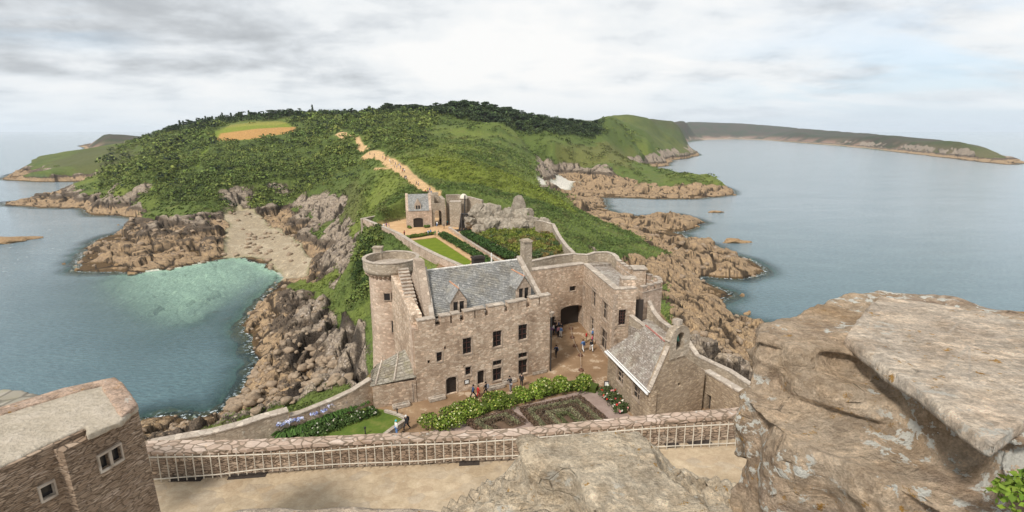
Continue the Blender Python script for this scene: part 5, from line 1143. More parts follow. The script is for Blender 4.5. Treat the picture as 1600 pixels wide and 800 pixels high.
def woods(name, label, spans):
    cs = []
    for x0, x1, n, dy, s in spans:
        for k in range(n):
            px = random.uniform(x0, x1); Y = np.interp(px, RIDX, RIDY) + random.uniform(*dy); X_ = at(px, 205, Y).x; q = s * random.uniform(.6, 1.2); cs.append((X_, Y, float(sample(X_, Y, HT)) + q * .5, q))
    cs = np.array(cs); c_ = np.array([(.046, .068, .024)]) * RNG.uniform(.6, 1.9, (len(cs), 1))
    tag(leafobj(name, leafmass(cs[:, :3], np.stack([cs[:, 3] * 1.2, cs[:, 3] * 1.2, cs[:, 3]], 1), 60, cs[:, 3] * .2, c_, .4, up=.4)), label, 'wood', kind='stuff')
woods('ridge_undergrowth', 'dark undergrowth and young trees filling the wood along the ridge', [(600, 705, 170, (-20, 60), 4.2), (705, 805, 220, (-25, 60), 5.6), (805, 940, 300, (-35, 60), 4.2), (262, 480, 300, (-85, 40), 3.8), (196, 262, 70, (-40, 30), 3.0), (480, 600, 110, (-25, 40), 3.4)])
# ================================================================ ROCKS
def rockmesh(seed, sub=3, sc=(1, 1, .7), amp=.35, chunk=1.0):
    bm = bmesh.new(); bmesh.ops.create_icosphere(bm, subdivisions=sub, radius=1); rng = random.Random(seed); planes = [(Vector((rng.gauss(0, 1), rng.gauss(0, 1), rng.gauss(0, .8))).normalized(), rng.uniform(.5, .82)) for _ in range(15)]
    from mathutils import noise as mn
    off = Vector((seed * 7.1, seed * 3.3, 0))
    for v in bm.verts:
        p = v.co.copy()
        for n_, d_ in planes:
            k = p.dot(n_)
            if k > d_: p -= n_ * (k - d_) * .9
        p *= 1 + amp * (mn.fractal(p * 1.6 * chunk + off, 1.0, 2.0, 4))
        v.co = Vector((p.x * sc[0], p.y * sc[1], p.z * sc[2]))
    me = bpy.data.meshes.new('rock'); bm.to_mesh(me); bm.free(); return me
def mesh_arrays(me):
    V = np.empty(len(me.vertices) * 3); me.vertices.foreach_get('co', V); F = np.empty(len(me.polygons) * 3, int); me.polygons.foreach_get('vertices', F); return V.reshape(-1, 3), F.reshape(-1, 3)
def mat_rock(name, a, b_, c, s=1.0, lich=(0.5, 0.49, 0.42), lk=0.5, bump=.6, crk=.5):
    b = NB(name); n = b.noise(.9 * s, 6, .65); f = b.noise(4.5 * s, 5, .65); col = b.ramp(n, (.3, a), (.5, b_), (.7, c)); col = b.mix(b.mr(f, .35, .7, .5, 0), col, b.mix(1, col, (.6, .57, .54), 'MULTIPLY'))
    col = b.mix(b.mr(b.noise(2.1 * s, 7, .72), .58, .66, 0, lk), col, lich)
    cr_ = b.vor(1.1 * s, None, 'DISTANCE_TO_EDGE'); col = b.mix(b.mr(cr_, .03, 0, 0, crk), col, (.05, .04, .035))
    return b.done(col, .93, b.bump(b.math('ADD', n, b.math('MULTIPLY', f, .5)), bump, .25 / s), .2)
M_BOULD = mat_rock('shore_boulder', (.20, .155, .115), (.33, .25, .175), (.42, .33, .24))
M_GREYR = mat_rock('grey_outcrop', (.22, .19, .15), (.34, .295, .235), (.46, .41, .33), .6)
M_ORR = mat_rock('orange_sea_rock', (.16, .10, .055), (.34, .225, .12), (.42, .30, .18), .8, lk=.2)
RM = [mesh_arrays(rockmesh(s, 2, (1.2, .9, .65), .3)) for s in range(6)]
def scatter_rocks(x, y, z, s):
    parts = []; Vs = []; Fs = []; n = 0
    for i in range(len(x)):
        V, F = RM[i % 6]; a = random.uniform(0, 6.28); c, q = math.cos(a), math.sin(a); W_ = V * s[i]; Vs.append(np.stack([W_[:, 0] * c - W_[:, 1] * q + x[i], W_[:, 0] * q + W_[:, 1] * c + y[i], W_[:, 2] + z[i]], 1)); Fs.append(F + n); n += len(V)
    return np.concatenate(Vs), np.concatenate(Fs)
BM_ = (DC > -2) * (rr < 420) * (1 - inside) * smooth(9, 5, H0) * np.maximum(ROCK * .6, BEACH * .35) * (0.25 + 1.2 * (n1 > .48))
x, y, z, r = pick(BM_ * np.where(GX > 0, .4, 1), 1400, 70, 400)
BM2 = smooth(2, -1, -sdf(GX, GY, WW([(1050,520),(1090,505),(1175,512),(1250,540),(1260,640),(1165,595),(1100,562)])).reshape(GX.shape)) * (1 - inside) * (rr < 200)
x2, y2, z2, r2 = pick(BM2, 240, 60, 180)
BM3 = smooth(2, -1, -sdf(GX, GY, WW([(330,655),(380,615),(410,575),(450,540),(520,560),(540,600),(450,640),(400,655)])).reshape(GX.shape)) * (1 - inside) * (rr < 200)
x3, y3, z3, r3 = pick(BM3, 900, 60, 180)
X = np.concatenate([x, x2, x3]); Y = np.concatenate([y, y2, y3]); Z = np.concatenate([z, z2, z3]); s = np.concatenate([RNG.uniform(.25, 1.0, len(x)) ** 1.6 * 1.3 * np.clip(r / 160, .6, 1.6), RNG.uniform(.4, 1.5, len(x2)), RNG.uniform(.35, 1.5, len(x3)) ** 1.3])
V, F = scatter_rocks(X, Y, Z + .1 * s, s); tag(link('shore_boulders', np_mesh('shore_boulders', V, F), M_BOULD), 'tumbled boulders and stones littering the shore', 'boulders', kind='stuff')
def searock(px, py, w, h, name, label, sc=.55, seed=0, mat=None, group=None, z=0.0, rot=0.0):
    p = P(px, py, z); k = p.length / FPX * w / 2; me = rockmesh(50 + seed, 4, (k * 1.0, k * sc, h), .3); o = link(name, me, mat or M_ORR, None, False); o.location = p; o.rotation_euler = (0, 0, rot); return tag(o, label, 'rock', group)
searock(8, 376, 74, 3.0, 'rocky_islet', 'brown weed covered islet cut by the left edge of the photo', .8, 1)
for i, (a, b_, w) in enumerate([(206,428,16),(178,421,16),(150,411,8),(143,404,5),(183,415,10),(120,423,8),(100,413,5),(198,354,5),(185,352,4)]): searock(a, b_, w, .8 + w * .03, 'skerry', 'small weed covered rock just off the left hand rock shelf', .5, 3 + i, group='small rocks off the left shelf')
for i, (a, b_, w, l) in enumerate([(1150,379,58,'long low reef off the right hand shore, the largest in the water'),(1118,332,34,'thin low reef in the inlet beyond the long reef'),(1112,389,26,'short reef tucked between the long reef and the shore'),(1148,305,7,'tiny green topped rock off the tip of the rocky point'),(1127,487,10,'squarish boulder standing in the shallows beside the ledges'),(1168,491,13,'orange boulder awash farther out from the ledges'),(1086,354,14,'rounded orange rock at the mouth of the inlet'),(1160,463,9,'small orange rock awash beyond the middle ledge')]): searock(a, b_, w, 1.0 + w * .03, 'sea_rock', l, .3 if w > 20 else .7, 20 + i)
for i, (a, b_, w) in enumerate([(20,278,10),(42,314,14),(75,303,16),(100,297,14),(125,290,12)]): searock(a, b_, w, 2.0, 'distant_rock', 'distant low dark rock along the outer spit', .4, 30 + i, group='rocks along the outer spit')

# ================================================================ COURTYARD GROUND AND GARDENS
def sheet(name, pts, z, mat, kind='structure', label=None, cat_=None):
    from mathutils.geometry import tessellate_polygon
    vs = [Vector((p[0], p[1], z)) for p in pts]; tr = tessellate_polygon([vs]); me = bpy.data.meshes.new(name); me.from_pydata([tuple(v) for v in vs], [], [tuple(t) for t in tr]); me.update()
    bm = bmesh.new(); bm.from_mesh(me); bmesh.ops.recalc_face_normals(bm, faces=bm.faces)
    for f in bm.faces:
        if f.normal.z < 0: f.normal_flip()
    bm.to_mesh(me); bm.free(); o = link(name, me, mat); tag(o, label, cat_, None, kind); return o
def mat_dirt(name, a, bcol, c, s=1.0, slabs=0.0):
    b = NB(name); n = b.noise(.25 * s, 6, .65); f = b.noise(5 * s, 4, .6); col = b.ramp(n, (.35, a), (.52, bcol), (.68, c)); col = b.mix(b.mr(f, .3, .7, .3, 0), col, b.mix(1, col, (.65, .62, .6), 'MULTIPLY'))
    if slabs: col = b.mix(b.math('MULTIPLY', b.mr(b.noise(.5, 5, .6), .56, .62), b.mr(b.vor(1.1, None, 'DISTANCE_TO_EDGE'), .02, .06, 0, slabs)), col, (.46, .36, .26))
    return b.done(col, .95, b.bump(f, .3, .03), .15)
M_YARD = mat_dirt('packed_earth', (.20, .125, .070), (.26, .17, .10), (.34, .235, .14), slabs=.8)
M_GRAVEL = mat_dirt('ochre_gravel', (.46, .29, .155), (.53, .35, .19), (.60, .42, .24), 2)
M_MAUVE = mat_dirt('mauve_gravel', (.26, .19, .16), (.31, .235, .20), (.36, .28, .24), 2)
M_LAWN = mat_dirt('mown_lawn', (.115, .16, .012), (.135, .18, .015), (.16, .20, .02), 2)
M_ROUGHG = mat_dirt('garden_grass', (.07, .115, .02), (.10, .145, .025), (.16, .175, .045), 3)
M_SOIL = mat_dirt('garden_soil', (.08, .085, .03), (.11, .095, .045), (.15, .12, .06), 3)
fx = [p for p in FORT]
sheet('courtyard', fx, 30.0, M_YARD)
def PX(lst, z): return [tuple(P(a, b, z)[:2]) for a, b in lst]
up = PX([(571,346),(600,347),(640,342),(690,340),(760,352),(840,372),(868,385),(880,400),(860,410),(760,430),(722,416),(680,398),(650,384),(620,366)], 30.0)
sheet('upper_yard', up, 30.02, M_GRAVEL)
sheet('croquet_lawn', PX([(640,376.5),(681,371.5),(737,409),(730,417),(722,420),(690,406),(660,390)], 30), 30.05, M_LAWN)
sheet('lower_lawn', PX([(300,700),(420,690),(452,665),(520,640),(560,624),(577,638),(600,641),(632,655),(596,680),(500,692)], 30), 30.06, M_ROUGHG)
sheet('parterre_floor', PX([(668,676),(700,662),(760,648),(840,628),(905,612),(938,612),(985,650),(960,700),(700,700)], 30), 30.03, M_MAUVE)
sheet('planted_terrace', PX([(742,362),(775,352),(860,352),(890,392),(900,398),(830,412),(800,402)], 31), 30.9, M_SOIL)
def wall_px(name, lst, t, zb, mat, label, cat_='wall', cope=.08, group=None, side=1): return strip_wall(name, pline(lst), t, zb, mat, label, cat_, cope=cope, group=group, side=side)
wall_px('terrace_wall', [(700,354,31.0),(730,375,31.0),(760,394,31.0),(790,412,31.0)], .6, 29, M_ROSE, 'low stone retaining wall along the ochre path behind the hall roof')
wall_px('terrace_wall', [(747,369,31.6),(765,378,31.6),(785,388,31.6),(812,403,31.6)], .4, 30, M_GREYW, 'thin grey garden wall between the upper hedge and the planted terrace')
wall_px('kerb_wall', [(600,641,30.35),(618,646,30.35),(632,653,30.35)], .25, 29.9, M_COPE, 'pale stone kerb along the top of the lower lawn', 'kerb', .05)
wall_px('kerb_wall', [(632,654,30.6),(615,665,30.6),(595,680,30.6)], .3, 29.9, M_COPE, 'short pale wall dropping from the kerb corner towards the foreground parapet', 'kerb', .05)
wall_px('bed_edging', [(640,375.5,30.25),(681,370.5,30.25),(738,408,30.25)], .25, 29.9, M_GRAVEL, 'thin ochre stone edging round the bright lawn', 'kerb', 0)
def hedge(name, pts, w, h, z0, leaf, col, label, n_per=160, flowers=None, cat_='hedge', parent=None, stepm=.55, var=.35):
    """leafy bank along a polyline"""
    P_ = [Vector((a, b, z0)) for a, b in pts]; cs = []
    for a, b in zip(P_, P_[1:]):
        L = (b - a).length; k = max(1, int(L / (w * stepm))); nr = Vector((-(b - a).y, (b - a).x, 0)).normalized()
        for i in range(k):
            for sd_ in (-.28, .28): c = a.lerp(b, (i + random.random() * .6) / k) + nr * (sd_ * w + random.uniform(-.1, .1) * w); cs.append((c.x, c.y, z0 + h * .5))
    rad = np.array([(w * .38, w * .38, h * .55)] * len(cs)) * RNG.uniform(.85, 1.2, (len(cs), 1)); cl = np.array([col]) * RNG.uniform(.7, 1.35, (len(cs), 1))
    core = MB()
    for a, b in zip(P_, P_[1:]):
        f = Frame(a, b); core.M = f.M; core.box(.1 * w, f.L - .1 * w, -w * .27, w * .27, z0 - .1, z0 + h * .55)
    core.M = Matrix.Identity(4)
    root = empty(name, tuple((P_[0] + P_[-1]) / 2)) if parent is None else parent
    inv = Matrix.Translation(-root.location) if parent is None else Matrix.Identity(4)
    V, F, c = leafmass(cs, rad, n_per, leaf, cl, var, shell=.8); V = V - np.array(root.location) if parent is None else V
    o = link('foliage', np_mesh('foliage', V, F, c), M_LEAF, root)
    core.v = [inv @ v for v in core.v]; core.build('woody_core', simple(name + '_core', tuple(x * .45 for x in col), .9), root)
    if flowers:
        fn, fs, fcol = flowers; d = RNG.normal(size=(fn, 3)); d[:, 2] = abs(d[:, 2]) + .2; d /= np.linalg.norm(d, axis=1, keepdims=True); idx = RNG.integers(0, len(cs), fn); C0 = np.array(cs)[idx] + d * rad[idx] * 1.05
        V, F, c = leafmass(C0, fs, 5, fs * .9, np.array(fcol)[RNG.integers(0, len(fcol), fn)], .12); V = V - np.array(root.location) if parent is None else V
        link('blossom', np_mesh('blossom', V, F, c), M_FLOW, root)
    if parent is None: tag(root, label, cat_)
    return root
hedge('flowering_hedge', PX([(678,672),(702,660),(737,647),(782,633),(832,620),(872,610),(905,605),(936,612)], 30), 2.5, 1.2, 30, .10, (.115, .165, .022), 'long curved bright green hedge dotted with cream blossom in the courtyard', 520, (420, .075, [(.50, .50, .14), (.6, .6, .32), (.36, .42, .07)]))
hedge('clipped_hedge', PX([(690,368),(712,381),(745,401),(765,415)], 30), 2.2, 1.1, 30, .16, (.045, .085, .018), 'dark clipped hedge beside the bright lawn', 150, (60, .1, [(.25, .3, .08)]))
hedge('clipped_hedge', PX([(726,366),(745,376),(770,390),(800,405)], 31), 2.6, 1.2, 30.9, .18, (.040, .078, .018), 'dark clipped hedge on the upper terrace behind the hall roof', 150, (60, .1, [(.2, .28, .08)]))
hedge('border_plants', PX([(634,373),(655,370),(678,366)], 30), 1.5, .8, 30, .14, (.085, .13, .02), 'low leafy border along the far end of the bright lawn', 120, (30, .1, [(.45, .2, .12)]), 'flower bed')
hedge('dark_bank', PX([(577,349),(592,346),(606,343)], 30), 3.5, .9, 30, .2, (.13, .055, .03), 'reddish brown planted bed in the far corner of the ramparts', 120, None, 'flower bed')
hedge('low_bush', PX([(638,357),(644,357)], 30), 1.2, .8, 30, .14, (.12, .18, .03), 'small green bush left of the gatehouse door', 100, None, 'bush'); hedge('low_bush', PX([(664,356),(672,355.5)], 30), 1.3, .8, 30, .14, (.09, .14, .03), 'small green bush right of the gatehouse door', 100, None, 'bush')
# planted terrace: many kinds of plants
tp = PX([(748,368),(775,356),(855,356),(885,390),(862,404),(815,402)], 31); tp_s = sdf
xs = RNG.uniform(min(p[0] for p in tp), max(p[0] for p in tp), 900); ys = RNG.uniform(min(p[1] for p in tp), max(p[1] for p in tp), 900); ok = sdf(xs, ys, tp) > .3; xs, ys = xs[ok], ys[ok]; pal = np.array([(.10, .15, .02), (.05, .085, .02), (.16, .19, .03), (.20, .22, .04), (.13, .15, .04), (.20, .15, .05), (.09, .12, .05), (.06, .10, .03)])
pz = RNG.uniform(.3, 1.0, len(xs)); ci = (vnoise(xs / 5, ys / 5, 9) * 5 + RNG.uniform(0, 3, len(xs))).astype(int) % 8
tag(leafobj('terrace_planting', leafmass(np.stack([xs, ys, 31 + pz * .4], 1), np.stack([pz, pz, pz * .9], 1), 70, .17, pal[ci], .35)), 'mixed green yellow and rust coloured planting filling the walled terrace', 'planting', kind='stuff')
# agapanthus row and shrub row on the lower lawn
def agapanthus():
    rng = np.random.default_rng(5); V = []; c = []
    for k in range(90):
        a = rng.uniform(0, 2 * PI); L = rng.uniform(.45, .8); d = np.array([math.cos(a), math.sin(a), 0]); w = np.array([-d[1], d[0], 0]) * .035; b0 = d * rng.uniform(0, .15); m1 = b0 + d * L * .5 + np.array([0, 0, L * .75]); e = b0 + d * L * 1.05 + np.array([0, 0, L * .45])
        for s0, s1 in ((b0, m1), (m1, e)): V += [s0 - w, s0 + w, s1 + w * .8, s1 - w * .8]; c += [np.array([.055, .11, .022]) * rng.uniform(.6, 1.5)] * 4
    fl = []; fc = []
    stems = []
    for k in range(4):
        a = rng.uniform(0, 2 * PI); r_ = rng.uniform(.1, .5); h_ = rng.uniform(.85, 1.1); fl.append((r_ * math.cos(a), r_ * math.sin(a), h_)); fc.append([(.42, .48, .72), (.62, .66, .8), (.35, .38, .66)][k % 3])
    me = np_mesh('leaf_clump', np.array(V), np.arange(len(V)).reshape(-1, 4), np.array(c)); me.materials.append(M_LEAF)
    V2, F2, c2 = leafmass(fl, .13, 26, .055, np.array(fc), .15, rng=rng); m2 = np_mesh('flower_head', V2, F2, c2); m2.materials.append(M_FLOW); return me, m2
AG = agapanthus()
agl = PX([(440,683),(470,671),(500,658),(530,645),(555,633),(570,628)], 30)
na = 22
for k in range(na):
    t = k / (na - 1) * (len(agl) - 1); i = min(int(t), len(agl) - 2); p = Vector(agl[i]).lerp(Vector(agl[i + 1]), t - i); o = empty('agapanthus_plant', (p.x + random.uniform(-.2, .3), p.y + random.uniform(-.5, .1), 30.06), random.uniform(0, 6)); o.scale = (1.45,) * 3
    a = bpy.data.objects.new('leaf_clump', AG[0]); COL.objects.link(a); a.parent = o; b_ = bpy.data.objects.new('flower_head', AG[1]); COL.objects.link(b_); b_.parent = o
    tag(o, 'clump of strap leaves with pale blue flower heads below the garden wall', 'flower', 'agapanthus along the garden wall')
hedge('rose_border', PX([(470,684),(510,672),(550,658),(590,645)], 30), 1.5, .6, 30.06, .1, (.06, .10, .025), 'loose dark shrub border running down the middle of the lower lawn', 150, (40, .08, [(.5, .5, .4)]), 'flower bed')
hedge('rose_bed', PX([(946,615),(958,628),(975,648)], 30), 1.5, .9, 30, .1, (.07, .095, .03), 'rose bed with red white and pink flowers beside the chapel wall', 140, (40, .11, [(.55, .04, .03), (.75, .72, .62), (.7, .35, .35)]), 'flower bed')
# box parterres
def parterre(quad, n, label, ins=.105):
    c4 = [P(a, b, 30.0) for a, b in quad]; root = empty('box_parterre', tuple(c4[0]))
    def q(s, t): return c4[0].lerp(c4[1], s).lerp(c4[3].lerp(c4[2], s), t)
    from mathutils.geometry import tessellate_polygon
    me = bpy.data.meshes.new('soil'); me.from_pydata([tuple(p + Vector((0, 0, .06)) - root.location) for p in c4], [], [(0, 3, 2, 1)]); link('soil', me, M_BARKSOIL, root)
    for k in range(n):
        o = ins * k; pts = [q(o, .98 - o * .2), q(o, o), q(1 - o, o), q(1 - o, .98 - o * .2)]; cs = []
        for a, b in zip(pts, pts[1:]):
            m_ = max(2, int((b - a).length / .2)); cs += [tuple(a.lerp(b, i / m_) + Vector((0, 0, .28))) for i in range(m_)]
        col = [(.125, .080, .050), (.19, .18, .10), (.12, .085, .055), (.20, .19, .11), (.11, .12, .05)][k % 5]; w_ = .27 if k % 2 else .22
        V, F, c = leafmass(np.array(cs), np.array([(w_, w_, .33)] * len(cs)), 40, .06, np.array([col]) * RNG.uniform(.8, 1.2, (len(cs), 1)), .3); V -= np.array(root.location)
        link('box_row', np_mesh('box_row', V, F, c), M_LEAF, root)
    tag(root, label, 'parterre')
M_BARKSOIL = mat_dirt('bark_mulch', (.10, .065, .045), (.135, .09, .06), (.18, .12, .08), 3)
parterre([(813,643),(906,624),(962,672),(850,684)], 5, 'square box hedge parterre of nested rows in the centre of the mauve gravel')
parterre([(728,664),(797,647),(822,664),(760,682)], 3, 'smaller box hedge parterre half hidden behind the pink coping', .16)
# ---------------------------------------------------------------- rock outcrop and standing stone in the fort
oc = MB(); specs = [(748,358,30,2.6),(756,340,31,3.2),(768,352,30,3.4),(775,336,32,3.0),(785,350,31,3.4),(795,340,32,3.2),(800,356,30.5,2.8),(812,352,31,3.6),(824,356,31,2.6),(830,346,32,2.6),(838,362,31,2.4),(846,352,32,2.6),(853,368,31,2.4),(860,360,32,2.2),(765,326,33,2.6),(744,330,32,2.6),(815,338,34,2.8),(736,345,30,2.0)]
for i, (a, b_, z, s) in enumerate(specs):
    Vr, Fr = mesh_arrays(rockmesh(80 + i, 4, (1.05, .9, 1.15), .3, 1.3)); p = at(a, b_, P(a, 366, 30.5).y + 2 + (366 - b_) * .18)
    n0 = len(oc.v); oc.v += [Vector((q[0] * s + p.x, q[1] * s + p.y, q[2] * s + p.z - .3)) for q in Vr]; oc.f += [tuple(n0 + int(k) for k in f) for f in Fr]
o = oc.build('rock_outcrop', M_GREYR); tag(o, 'jumbled natural grey rock outcrop behind the planted terrace', 'rock')
def stone(name, pxs, mat, label, yy, th=1.6):
    pts = [at(a, b, yy) for a, b in pxs]; me = bpy.data.meshes.new(name); bm = bmesh.new(); A_ = [bm.verts.new(p) for p in pts]; B_ = [bm.verts.new((p.x, p.y + th, p.z - .2)) for p in pts]; n = len(pts)
    bm.faces.new(A_); bm.faces.new(B_[::-1]); [bm.faces.new((A_[i], B_[i], B_[(i + 1) % n], A_[(i + 1) % n])) for i in range(n)]; bmesh.ops.recalc_face_normals(bm, faces=bm.faces); bmesh.ops.bevel(bm, geom=list(bm.edges), offset=.35, segments=2, affect='EDGES'); bm.to_mesh(me); bm.free()
    return tag(link(name, me, mat), label, 'rock')
stone('standing_stone', [(797,345),(796,330),(801,318),(803,308),(813,304.5),(818,309),(822,322),(824,348)], M_GREYR, 'tall pointed grey boulder standing upright on top of the outcrop', P(800, 360, 30.5).y + 3, 3)
stone('leaning_stone', [(829,347),(824,326),(828,324),(834,328),(835,347)], M_GREYR, 'slim grey slab right of the tall pointed boulder', P(830, 360, 30.5).y + 4, 2)
# ---------------------------------------------------------------- timber catapult
tb = empty('timber_catapult'); tag(tb, 'tall dark timber catapult with upright throwing arm on a cross shaped base', 'catapult'); tc_ = P(726, 360, 30.3)
def bar(m, a, b, w): m.tube([tuple(tc_ + Vector(a)), tuple(tc_ + Vector(b))], w * 1.6, 4)
m = MB(); bar(m, (-3.2, 0, 0), (3.2, 0, 0), .22); bar(m, (0, -2.4, 0), (0, 2.4, 0), .22); bar(m, (-2.2, -1, .0), (-2.2, 1, 0), .2); m.build('base_frame', M_OLDWOOD, tb)
for sx in (-1, 1):
    m = MB(); bar(m, (sx * 1.6, 0, 0), (sx * .75, 0, 5.2), .2); bar(m, (sx * .75, -1.8, 0), (sx * .75, 0, 4.6), .14); bar(m, (sx * .75, 1.8, 0), (sx * .75, 0, 4.6), .14); m.build('side_frame', M_OLDWOOD, tb)
m = MB(); bar(m, (-.95, 0, 5.1), (.95, 0, 5.1), .2); bar(m, (-.9, 0, 2.4), (.9, 0, 2.4), .12); m.build('axle', M_OLDWOOD, tb)
m = MB(); bar(m, (-.2, .2, 2.0), (.1, 0, 5.2), .25); bar(m, (.1, 0, 5.2), (.3, 0, 10.8), .13); m.build('throwing_arm', M_OLDWOOD, tb)
m = MB(); m.box(tc_.x - .65, tc_.x + .35, tc_.y - .45, tc_.y + .55, tc_.z + .6, tc_.z + 2.2); m.build('counterweight', M_OLDWOOD, tb)
m = MB(); m.box(-5, 0, -1.2, 1.2, 0, .1); 
# ---------------------------------------------------------------- troughs, rope posts, bollards, lamp
def trough(px, py, L, ang, label):
    p = P(px, py, GZ); M_ = Matrix.Translation((p.x, p.y, 30.0)) @ Matrix.Rotation(ang, 4, 'Z'); m = MB(M_); w, h, t = .32, .42, .1; a = L / 2
    m.box(-a, a, -w, -w + t, .06, h); m.box(-a, a, w - t, w, .06, h); m.box(-a, -a + t, -w + t, w - t, .06, h); m.box(a - t, a, -w + t, w - t, .06, h); m.box(-a + t, a - t, -w + t, w - t, .06, .22); m.box(-a + .15, -a + .4, -w + .04, w - .04, 0, .06); m.box(a - .4, a - .15, -w + .04, w - .04, 0, .06)
    return tag(m.build('stone_trough', M_COPE), label, 'trough')
aU = math.atan2(FA.U.y, FA.U.x)
for px, py, L, l in ((627,636,1.9,'narrow stone trough against the lean-to wall'),(683,625,1.9,'stone trough left of the arched hall door'),(775,607,2.2,'long stone trough below the tall ground floor window near the walkers'),(796,598,1.7,'short stone trough between two walkers in black'),(842,583,2.0,'stone trough at the right hand corner of the hall')): trough(px, py, L, aU, l)
b = MB(); 
for i, (px, py) in enumerate(((892,514),(894,528),(898.5,541),(907,556),(908,579))):
    p = P(px, py, GZ); o = empty('rope_post', tuple(p)); MB().lathe([(0, 0), (.34, 0), (.36, .12), (.30, .2), (.08, .24), (0, .24)], 16).build('base', M_RUST, o); MB().tube([(0, 0, .2), (0, 0, .75)], [.05, .04], 8).build('post', M_RUST, o)
    tag(o, 'round rusty rope barrier post standing in the courtyard', 'barrier post', 'rope barrier posts')
pp = [P(a, b_, 30.7) for a, b_ in ((892,510),(894,524),(898.5,537),(907,552),(908,575))]; m = MB()
for a, b_ in zip(pp, pp[1:]): m.tube([tuple(a), tuple((a + b_) / 2 - Vector((0, 0, .2))), tuple(b_)], .025, 5)
tag(m.build('barrier_rope', M_COPE), 'pale rope slung between the rusty courtyard posts', 'rope')
p = P(947, 612, GZ); lp = empty('info_post', tuple(p)); tag(lp, 'dark sign post with a small pale panel at the hedge end by the chapel', 'sign'); MB().tube([(0, 0, 0), (0, 0, 1.3)], .05, 6).build('post', M_IRON, lp); MB().box(-.28, .28, -.05, .05, .7, 1.35).build('panel', M_IRON, lp); MB().box(-.2, .2, -.056, -.052, .8, 1.28).build('notice_sheet', M_WHITE, lp)
for px, py, l in ((621,650,'thin dark lamp post on the kerb of the lower lawn'),(571,679,'thin dark lamp post low on the lower lawn near the parapet')):
    p = P(px, py, GZ); o = empty('garden_light', tuple(p)); MB().tube([(0, 0, 0), (0, 0, .7)], .06, 6).build('post', M_IRON, o); MB().lathe([(.0, .7), (.11, .7), (.11, .86), (.0, .9)], 8).build('lamp_head', M_IRON, o); tag(o, l, 'lamp')

# ================================================================ THE KEEP IN THE FOREGROUND
TZ2 = 51.7
def mat_fore(name, a, bcol, c, scale, kind='rubble', lich_w=.5, lich_o=.3, mortar=(.42, .36, .29), mk=.85):
    b = NB(name); big = b.noise(.9, 6, .65); med = b.noise(4.5, 7, .7); fine = b.noise(26, 6, .7)
    if kind == 'flag':      # irregular paving
        wv = b.N.new('ShaderNodeVectorMath'); wv.operation = 'ADD'; b.L.new(b.map(sc=(1, 1.5, 1)), wv.inputs[0]); ns = b.N.new('ShaderNodeTexNoise'); ns.inputs['Scale'].default_value = 1.6; b.L.new(b.pos, ns.inputs['Vector']); sc = b.N.new('ShaderNodeVectorMath'); sc.operation = 'SCALE'; b.L.new(ns.outputs[1], sc.inputs[0]); sc.inputs[3].default_value = .5; b.L.new(sc.outputs[0], wv.inputs[1])
        vec = wv.outputs[0]
    else: vec = b.map(sc=(1, 1, 1))
    edge = b.vor(scale, vec, 'DISTANCE_TO_EDGE'); cell = b.vor(scale, vec, 'F1', 'Color'); k = b.sep(cell, 0)
    col = b.ramp(k, (0, a), (.5, bcol), (1, c)); col = b.mix(b.mr(med, .35, .7, .6, 0), col, b.mix(1, col, (.66, .62, .58), 'MULTIPLY'))
    col = b.mix(b.mr(edge, .085, .04, 0, mk), col, mortar)
    col = b.mix(b.mr(b.noise(.7, 6, .7), .4, .65, 0, .6), col, b.mix(1, col, (.68, .65, .6), 'MULTIPLY'))
    col = b.mix(b.mr(fine, .35, .65, .35, 0), col, b.mix(1, col, (.7, .67, .64), 'MULTIPLY'))
    if lich_w: col = b.mix(b.mr(b.noise(3.1, 8, .75), .60, .66, 0, lich_w), col, (.62, .61, .56))
    if lich_o: col = b.mix(b.mr(b.noise(5.3, 7, .7, b.map(loc=(5, 3, 1))), .66, .70, 0, lich_o), col, (.50, .27, .05))
    h = b.math('ADD', b.mr(edge, 0, .12, 0, .8 * mk), b.math('ADD', b.math('MULTIPLY', med, .5), b.math('MULTIPLY', fine, .15)))
    return b.done(col, .92, b.bump(h, .6, .04), .2)
M_COPING = mat_fore('pink_crazy_coping', (.56, .44, .36), (.47, .355, .28), (.64, .53, .45), 3.4, 'flag', .5, .7, (.20, .155, .11))
M_FLAG = mat_fore('terrace_flags', (.47, .37, .255), (.53, .43, .30), (.45, .375, .28), 2.6, 'flag', .15, .1, (.40, .315, .215), .18)
M_NEARW = mat_stone('thin_coursed_rubble', (.42, .315, .23), (.33, .245, .18), (.52, .41, .31), (.22, .165, .12), size=.20, flat=2.8, stain=.5, bump=.8, lich=.25)
